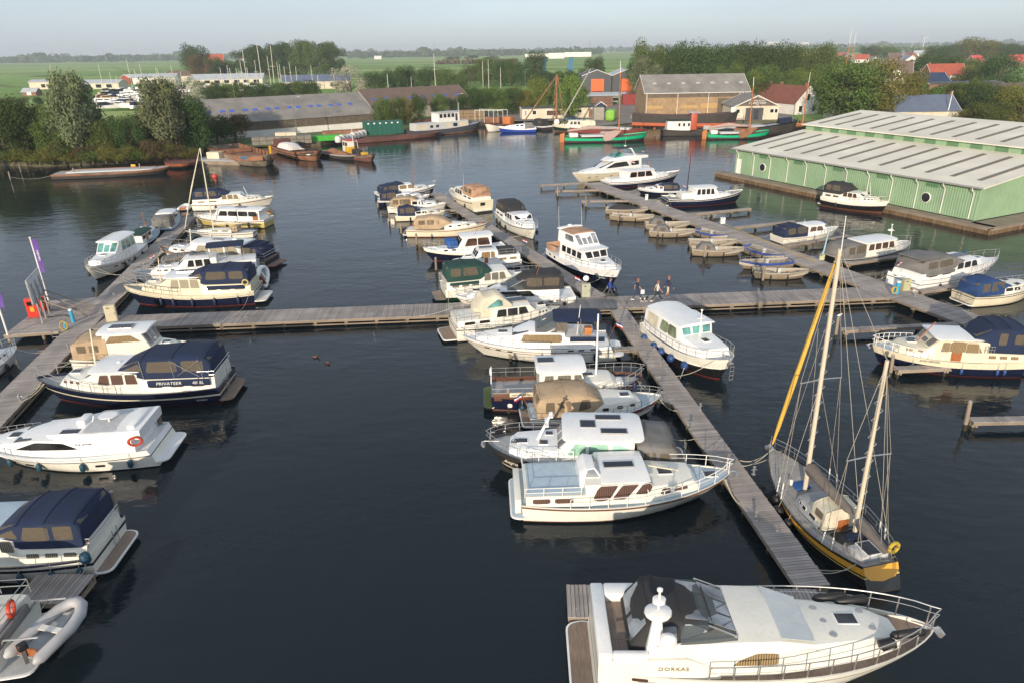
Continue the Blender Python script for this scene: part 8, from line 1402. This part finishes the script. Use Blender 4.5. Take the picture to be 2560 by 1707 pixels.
S=[ # kind, shape, x, base y, top y, width, label
('willow','willow',212,398,176,125,'tall grey green willow on the wooded bank, left of the two big ones'),('willow','willow',428,388,192,140,'tall grey green willow on the wooded bank behind the dark red barge'),
('mid','round',20,402,240,120,'tree at the left edge of the wooded bank'),('dark','round',110,396,255,110,'dark round tree left of the tall left willow'),('dark','round',310,390,285,100,'dark tree between the two tall willows'),('mid','round',275,398,305,90,'low green tree at the foot of the left willow'),('dark','round',500,372,240,90,'dark tree right of the second willow'),('red','bush',590,356,268,110,'reddish dark bush at the end of the grey barn'),('dark','bush',545,362,272,110,'dark green bush left of the reddish bush'),('dark','round',350,392,310,80,'small dark tree left of the second willow'),
('dark','round',55,400,238,105,'tall dark tree near the left edge of the wooded bank'),('mid','round',150,402,262,85,'green tree just left of the left willow trunk'),('dark','round',335,398,286,85,'dark round tree between the willows, nearer the right one'),('dark','round',488,382,232,100,'tall dark tree just right of the second willow'),('mid','willow',-5,400,226,95,'drooping tree cut by the left edge'),('mid','willow',2302,282,206,80,'drooping green tree behind the slate blue roof'),('dark','round',2445,284,204,90,'dark tree right of the slate blue roof'),('olive','round',2525,287,212,100,'olive tree beside the dark hall at the right'),('silver','airy',880,256,164,100,'pale silvery bare looking tree beside the cream workshop'),('silver','airy',470,290,190,110,'pale thin tree in front of the stored boats'),('silver','airy',420,296,215,80,'thin pale tree left of the stored boats gap'),
('mid','round',2110,308,142,185,'large olive green tree left of the village, left half'),('olive','round',2180,304,146,145,'large olive green tree left of the village, right half'),('olive','willow',2265,292,178,95,'tall drooping birch behind the boathouse roof'),('mid','willow',2375,280,206,100,'birch in front of the flat brown house'),('mid','willow',2432,272,190,60,'slim birch right of the flat brown house'),('dark','round',2490,224,132,105,'dark round tree among the village roofs'),('olive','round',2435,216,155,80,'yellow green tree beside the dark round village tree'),('dark','round',2310,204,134,85,'dark green tree left of the red roofed cottage'),('dark','round',2355,200,138,80,'dark green tree behind the red roofed cottage'),('mid','round',2400,196,140,80,'green tree behind the red roofed cottage, right one'),('olive','round',2545,312,215,110,'olive tree at the right edge above the boathouse roof'),('mid','round',2470,316,250,100,'green tree behind the boathouse roof near the right edge'),('olive','bush',2420,312,262,90,'olive bush behind the boathouse roof'),
('willow','willow',1612,246,140,95,'grey green willow above the yellow brick shed'),('silver','round',1715,226,143,120,'pale silver poplar above the grey shed roof'),('silver','round',1680,232,165,60,'small pale poplar above the grey shed roof'),
('light','round',1425,296,186,105,'light green tree behind the derrick, right of its mast'),('light','round',1345,280,192,80,'light green tree left of the derrick'),('dark','round',1485,205,140,60,'dark tree left of the orange doored warehouse'),('dark','round',1340,205,124,70,'dark crown rising above the lift bridge beam'),
('dark','round',497,196,108,75,'tall dark tree left of the farmhouse, upper crown'),('red','round',500,205,135,60,'brownish dark tree beside the farmhouse'),('dark','round',565,200,148,70,'dark tree right of the farmhouse roof'),('dark','round',540,198,140,60,'dark tree behind the farmhouse roof')]
for k,s,x,yb,yt,w,lb in S: tree(lb,k,s,x,yb,yt,w,int(x)%2)
ORD='first second third fourth fifth sixth seventh eighth ninth tenth eleventh twelfth thirteenth fourteenth fifteenth sixteenth seventeenth eighteenth nineteenth twentieth'.split()
def row(gname,label,kinds,shape,pts,jit=6,name='tree'):
    pts=sorted(pts)
    for j,(x,yb,yt,w) in enumerate(pts): tree(label+', %s from the left'%ORD[j] if j<20 else label+', near the right end',rt.choice(kinds),shape,x+rt.uniform(-jit,jit),yb,yt+rt.uniform(-5,5),w*rt.uniform(.9,1.15),rt.randrange(2),name,gname)
row('shrubs along the wooded bank','olive green waterside shrub along the wooded bank',('olive','mid','olive','red'),'bush',[(x,409-(x>300)*(x-300)*.08,rt.uniform(345,372),75) for x in range(-20,485,26)],8,'shrub')
row('dark trees behind the wooded bank','dark green tree in the dense belt behind the wooded bank',('dark','mid','dark'),'round',[(x,388-(x>250)*(x-250)*.05,rt.uniform(262,305) if not 245<x<370 else rt.uniform(295,318),92) for x in range(-30,480,29)])
row('bushes on the near meadow','low bush on the meadow edge behind the wooded bank',('mid','dark'),'bush',[(x,300,rt.uniform(272,285),50) for x in range(480,560,20)]+[(x,262,240,40) for x in range(20,240,40)],6,'shrub')
row('poplars beyond the marina hall','tall dark poplar in the big clump beyond the marina hall',('dark','dark','mid'),'tall',[(x,196,lerp(122,104,min(1,(x-620)/60)) if x<700 else 106-abs(x-790)*.02,80) for x in range(630,860,23)],5)
row('trees behind the barn ridge','dark green tree in the row behind the barn ridge',('dark','dark','mid'),'round',[(x,258-(x-520)*.03,rt.uniform(198,212),66) for x in range(520,800,29)])
row('trees behind the second barn','dark green tree behind the second barn roof',('dark','dark','mid'),'round',[(940,240,178,70),(985,236,168,75),(1022,232,160,60),(1080,232,168,75),(1115,236,170,70),(1150,235,190,60)])
row('trees along the quay','green tree along the quay left of the cream cabin',('mid','dark','olive'),'round',[(958,318,252,55),(985,316,240,60),(1018,312,238,60),(1048,308,235,55),(1105,300,228,60),(1140,296,240,55),(1175,292,228,70),(1210,290,225,70),(1245,287,230,70),(1280,285,222,70),(1310,283,228,60),(1180,268,215,70),(1230,262,215,70),(1290,262,218,70),(1330,270,225,60),(1380,268,205,70),(1445,262,205,70)])
row('trees along the canal','dark green tree along the canal near the lift bridge',('dark','mid'),'round',[(x,215,rt.uniform(148,168) if not 1310<x<1470 else rt.uniform(172,182),62) for x in range(1180,1480,26)])
row('trees behind the shipyard','tall green tree in the back row behind the shipyard',('mid','dark','dark'),'round',[(x,236-(x-1600)*.01,rt.choice((98,108,118,132,146))+rt.uniform(-4,4),rt.uniform(70,125)) for x in range(1590,2060,30)])
row('trees behind the shipyard','green tree in the middle row behind the shipyard',('mid','dark','mid','light'),'round',[(x,256,rt.uniform(150,190),85) for x in range(1815,2090,34)])
row('trees behind the shipyard','low green tree behind the white house',('mid','dark'),'round',[(x,274,rt.uniform(190,225),70) for x in range(1880,2080,36)])
row('trees around the village','green tree among the village houses',('mid','dark','olive'),'round',[(2330,165,118,60),(2365,160,112,60),(2440,158,96,90),(2400,158,112,60),(2470,156,105,60),(2500,158,108,50),(2535,156,112,60),(2170,150,118,40),(2200,148,112,50),(2225,150,116,45),(2060,160,122,60),(2030,165,128,60),(1985,170,126,60),(2100,170,140,50),(2140,185,150,50),(2340,232,195,50),(2290,260,220,60),(2520,250,220,50)])
row('bushes before the marina hall','round dark bush in front of the far marina hall',('dark','mid'),'round',[(505,228,206,30),(540,228,208,28),(600,230,206,32),(640,228,205,30),(700,228,207,30),(745,232,206,34),(860,240,205,40)],4,'shrub')
row('trees out on the polder','lone tree or hedge clump standing out on the polder',('dark','mid'),'bush',[(135,154,149,24),(155,154,147,32),(172,154,148,24),(290,153,146,16),(283,155,151,12),(330,156,151,24),(90,155,151,26),(880,145,128,30),(895,146,122,28),(870,148,134,30),(910,149,132,26),(1180,150,138,60),(1130,152,142,50),(1230,152,140,50),(1480,136,128,30),(1380,136,126,30)],2,'shrub')
# ---------------------------------------------------------------- far country
def treeline(label,y0,xa,xb,n,hm,seed,kind):
    r=random.Random(seed); b=MB()
    for i in range(n):
        x=r.uniform(xa,xb); p=P(x,y0(x)+r.uniform(-1.0,1.0),GZ); D=p.y; h=hm*r.uniform(.6,1.25)*(1.5 if r.random()<.08 else 1); w=h*r.uniform(.7,1.6)
        for k in range(16):
            v=Vector((r.gauss(0,1),r.gauss(0,1),r.gauss(0,1))).normalized(); c=p+Vector((v.x*w*.6,v.y*w*.6,h*.5+v.z*h*.42)); u=v.orthogonal().normalized(); q=v.cross(u); s=h*.3*r.uniform(.7,1.4)
            b.add([c-u*s,c+q*s,c+u*s,c-q*s],[(0,1,2,3)])
    me=bpy.data.meshes.new('treeline'); me.from_pydata(b.v,[],b.f); me.materials.append(LF[kind]); return tag(obj('treeline',me),label,kind='stuff')
hz=lambda x:125-(x-1280)*math.tan(ROLL)
treeline('distant tree belt under the horizon',lambda x:hz(x)+9,-200,2800,900,19,1,'dark')
treeline('nearer distant tree belt at the left horizon',lambda x:hz(x)+13.5,-120,720,260,18,2,'dark')
treeline('distant tree belt beyond the green fields in the middle',lambda x:hz(x)+14,880,1500,240,17,3,'dark')
treeline('reed and scrub belt behind the canal',lambda x:hz(x)+33,1090,1290,120,5,4,'red')
treeline('scrub belt at the right horizon',lambda x:hz(x)+20,1600,2700,380,10,5,'mid')
treeline('farthest hazy tree belt',lambda x:hz(x)+5.5,-200,2800,700,22,6,'dark')
def pylon(px,lb,h=48,dist=3200):
    p=PD(px,hz(px)+7,dist); t=thing('power_pylon',lb,'pylon',(p.x,p.y,GZ),rnd.random(),'power pylons on the horizon'); w=4.0; S_=M('pylon_steel',(.35,.36,.38),.6,var=0)
    for sx,sy in((1,1),(1,-1),(-1,1),(-1,-1)): q=MB(); q.bar((sx*w,sy*w,0),(sx*.6,sy*.6,h),.5); q.build('leg',S_,t)
    for z,a in((h*.62,9),(h*.76,11),(h*.9,8)): q=MB(); q.bar((-a,0,z),(a,0,z),.5); q.build('arm',S_,t)
    q=MB()
    for i in range(6): z0=h*i/7; z1=h*(i+1)/7; a0=w*(1-i/7*.85); a1=w*(1-(i+1)/7*.85); q.bar((-a0,-a0,z0),(a1,-a1,z1),.3); q.bar((a0,a0,z0),(-a1,a1,z1),.3)
    tag(q.build('lattice',S_,t),kind='stuff')
for px,lb,d in((137,'faint power pylon above the chalet',3600),(263,'power pylon above the left meadow',3200),(433,'faint power pylon left of the farmhouse trees',3900),(588,'faint power pylon right of the farmhouse',4000),(910,'faint power pylon right of the poplars',4200),(1086,'tall power pylon above the middle fields',2900),(1258,'power pylon above the canal trees',3300),(1473,'largest power pylon left of the shipyard trees',3000),(1426,'faint power pylon beside the largest one',4000),(1602,'power pylon above the willow',3300),(1932,'faint power pylon above the dense trees',3600),(2125,'tall power pylon right of the twin masts',2900),(2302,'power pylon above the village lake',2800)): pylon(px,lb,48,d)
p=PD(2308,hz(2308)+8,3000); t=thing('wind_turbine','faint white wind turbine on the right horizon','wind turbine',(p.x,p.y,GZ)); q=MB(); q.tube([(0,0,0),(0,0,40)],[1.4,.8],8); q.build('tower',GEL,t,60)
for k in range(3): a=R(90+120*k+12); q=MB(); q.bar((0,-1.5,40),(17*math.cos(a),-1.5,40+17*math.sin(a)),.4,1.0); q.build('blade',GEL,t)
q=MB(); q.box((0,-.5,40),(1.4,2.6,1.4)); q.build('nacelle',GEL,t)
p=PD(2086,112,1900); t=thing('distant_sail','tiny white sail of a yacht out on the far lake','sailing boat',(p.x,p.y,GZ)); q=MB(); q.ext([(-4,0,1.2),(5,0,1.2),(0,0,15)],(0,.2,0)); q.build('sail',GEL,t); q=MB(); q.loft([[(-5,-1,.2),(-5,1,.2),(-5,1,1.2),(-5,-1,1.2)],[(6,-.2,.2),(6,.2,.2),(6,.2,1.2),(6,-.2,1.2)]]); q.build('hull',GEL,t)
rf=random.Random(21)
for i,(x,y,w,h,m_,lb) in enumerate(((1930,118,30,14,WRENDER,'pale block of flats in the distant town, tallest'),(1885,120,40,7,WRENDER,'long pale hall in the distant town, left'),(1975,118,36,8,RENDER,'pale hall in the distant town, right'),(1908,119,26,9,RENDER,'small pale block in the distant town'),(2010,117,18,12,WRENDER,'pale tower block at the right of the distant town'))):
    p=P(x,y+4,GZ); t=thing('distant_building',lb,'building',(p.x,p.y,GZ)); s=p.y/IF
    q=MB(); q.box((0,0,h*s*.5),(w*s,12,h*s)); q.build('wall',m_,t); q=MB(); q.box((0,0,h*s+.4),(w*s+1,13,.8)); q.build('roof',ZINC,t)
    for k in range(4): q=MB(); q.box((w*s*(-.36+k*.24),-6.1,h*s*.55),(w*s*.12,.3,h*s*.4)); q.build('window',GLASS,t)
for x,y,rm,lb in((1168,133,RTILE,'far farmhouse with red roof in the middle fields'),(1455,126,RTILE,'far red roofed farm below the pylons'),(1400,127,BTILE,'far brown roofed farm left of the pylons'),(1500,125,RTILE,'far red roofed farm right of the pylons'),(1560,124,BTILE,'far brown farm behind the willow crown'),(945,146,WRENDER,'tiny white shed on the middle fields'),(612,148,RTILE,'tiny red shed behind the farmhouse trees')):
    p=P(x,y+3,GZ); house('far_farm',lb,(p.x,p.y,GZ),rf.uniform(-.3,.3),18,10,3,8,WRENDER,rm,cat='farm',group='far farms')
# street lamps near the canal
for x,y,h,lb in((1313,222,9,'curved street lamp left of the lift bridge'),(1462,222,9,'curved street lamp right of the lift bridge'),(1998,262,8,'street lamp in front of the olive tree'),(1145,300,7,'thin lamp post on the barn quay'),(744,345,9,'grey lamp post in front of the grey barn')):
    p=P(x,y,GZ); t=thing('street_lamp',lb,'street lamp',(p.x,p.y,GZ)); q=MB(); q.tube([(0,0,0),(0,0,h-.8),(.4,0,h-.1),(1.2,0,h)],[.1,.07,.06,.05],6); q.build('pole',STEEL,t,60); q=MB(); q.box((1.4,0,h),(.7,.25,.14)); q.build('lamp_head',GREYS,t)
# ---------------------------------------------------------------- mooring lines of the boats, parts of each boat
def moor(b):
    b.t.rotation_euler.z=b.rz; mw=Matrix.LocRotScale(b.t.location,b.t.rotation_euler,b.t.scale); inv=mw.inverted()
    for u in(.03,.95):
        for sd in(1,-1):
            lp=Vector((b.X(u,1),sd*b.hb(u,1)*.97,b.sheer(u))); wp=mw@lp; best=None
            for A,B,w,z in PIERS:
                d=B-A; k=max(.01,min(.99,(wp.xy-A).dot(d)/d.length_squared)); c=A+d*k; off=wp.xy-c
                if off.length<w/2+.1: continue
                e=c+off.normalized()*(w/2-.08); g=(wp.xy-e).length
                if best is None or g<best[0]: best=(g,e,z)
            if best and .15<best[0]<3.2:
                dn=(Vector((math.cos(b.rz),math.sin(b.rz))))*(.5 if u<.5 else -.5)
                ep=Vector((best[1].x,best[1].y,best[2]+.03)); q=MB(); sag=.12+.05*best[0]
                q.tube([inv@(wp.lerp(ep,i/6)-Vector((0,0,sag*4*(i/6)*(1-i/6)))) for i in range(7)],.018,4); q.build('mooring_line',ROPE,b.t,60)
for b in BOATS:
    if b.t.location.y<110: moor(b)
# ---------------------------------------------------------------- haze
hb=MB(); hb.box((0,FAR/2-200,31),(2*FAR+400,FAR+1400,66)); hm=bpy.data.materials.new('haze_air'); hm.use_nodes=True; n=hm.node_tree.nodes; n.remove(n['Principled BSDF']); v=n.new('ShaderNodeVolumePrincipled'); v.inputs['Color'].default_value=(.8,.9,1,1); v.inputs['Density'].default_value=.00019; v.inputs['Anisotropy'].default_value=0.0; hm.node_tree.links.new(v.outputs[0],n['Material Output'].inputs['Volume'])
tag(hb.build('haze',hm),'thin pale evening haze over the polder',kind='stuff')
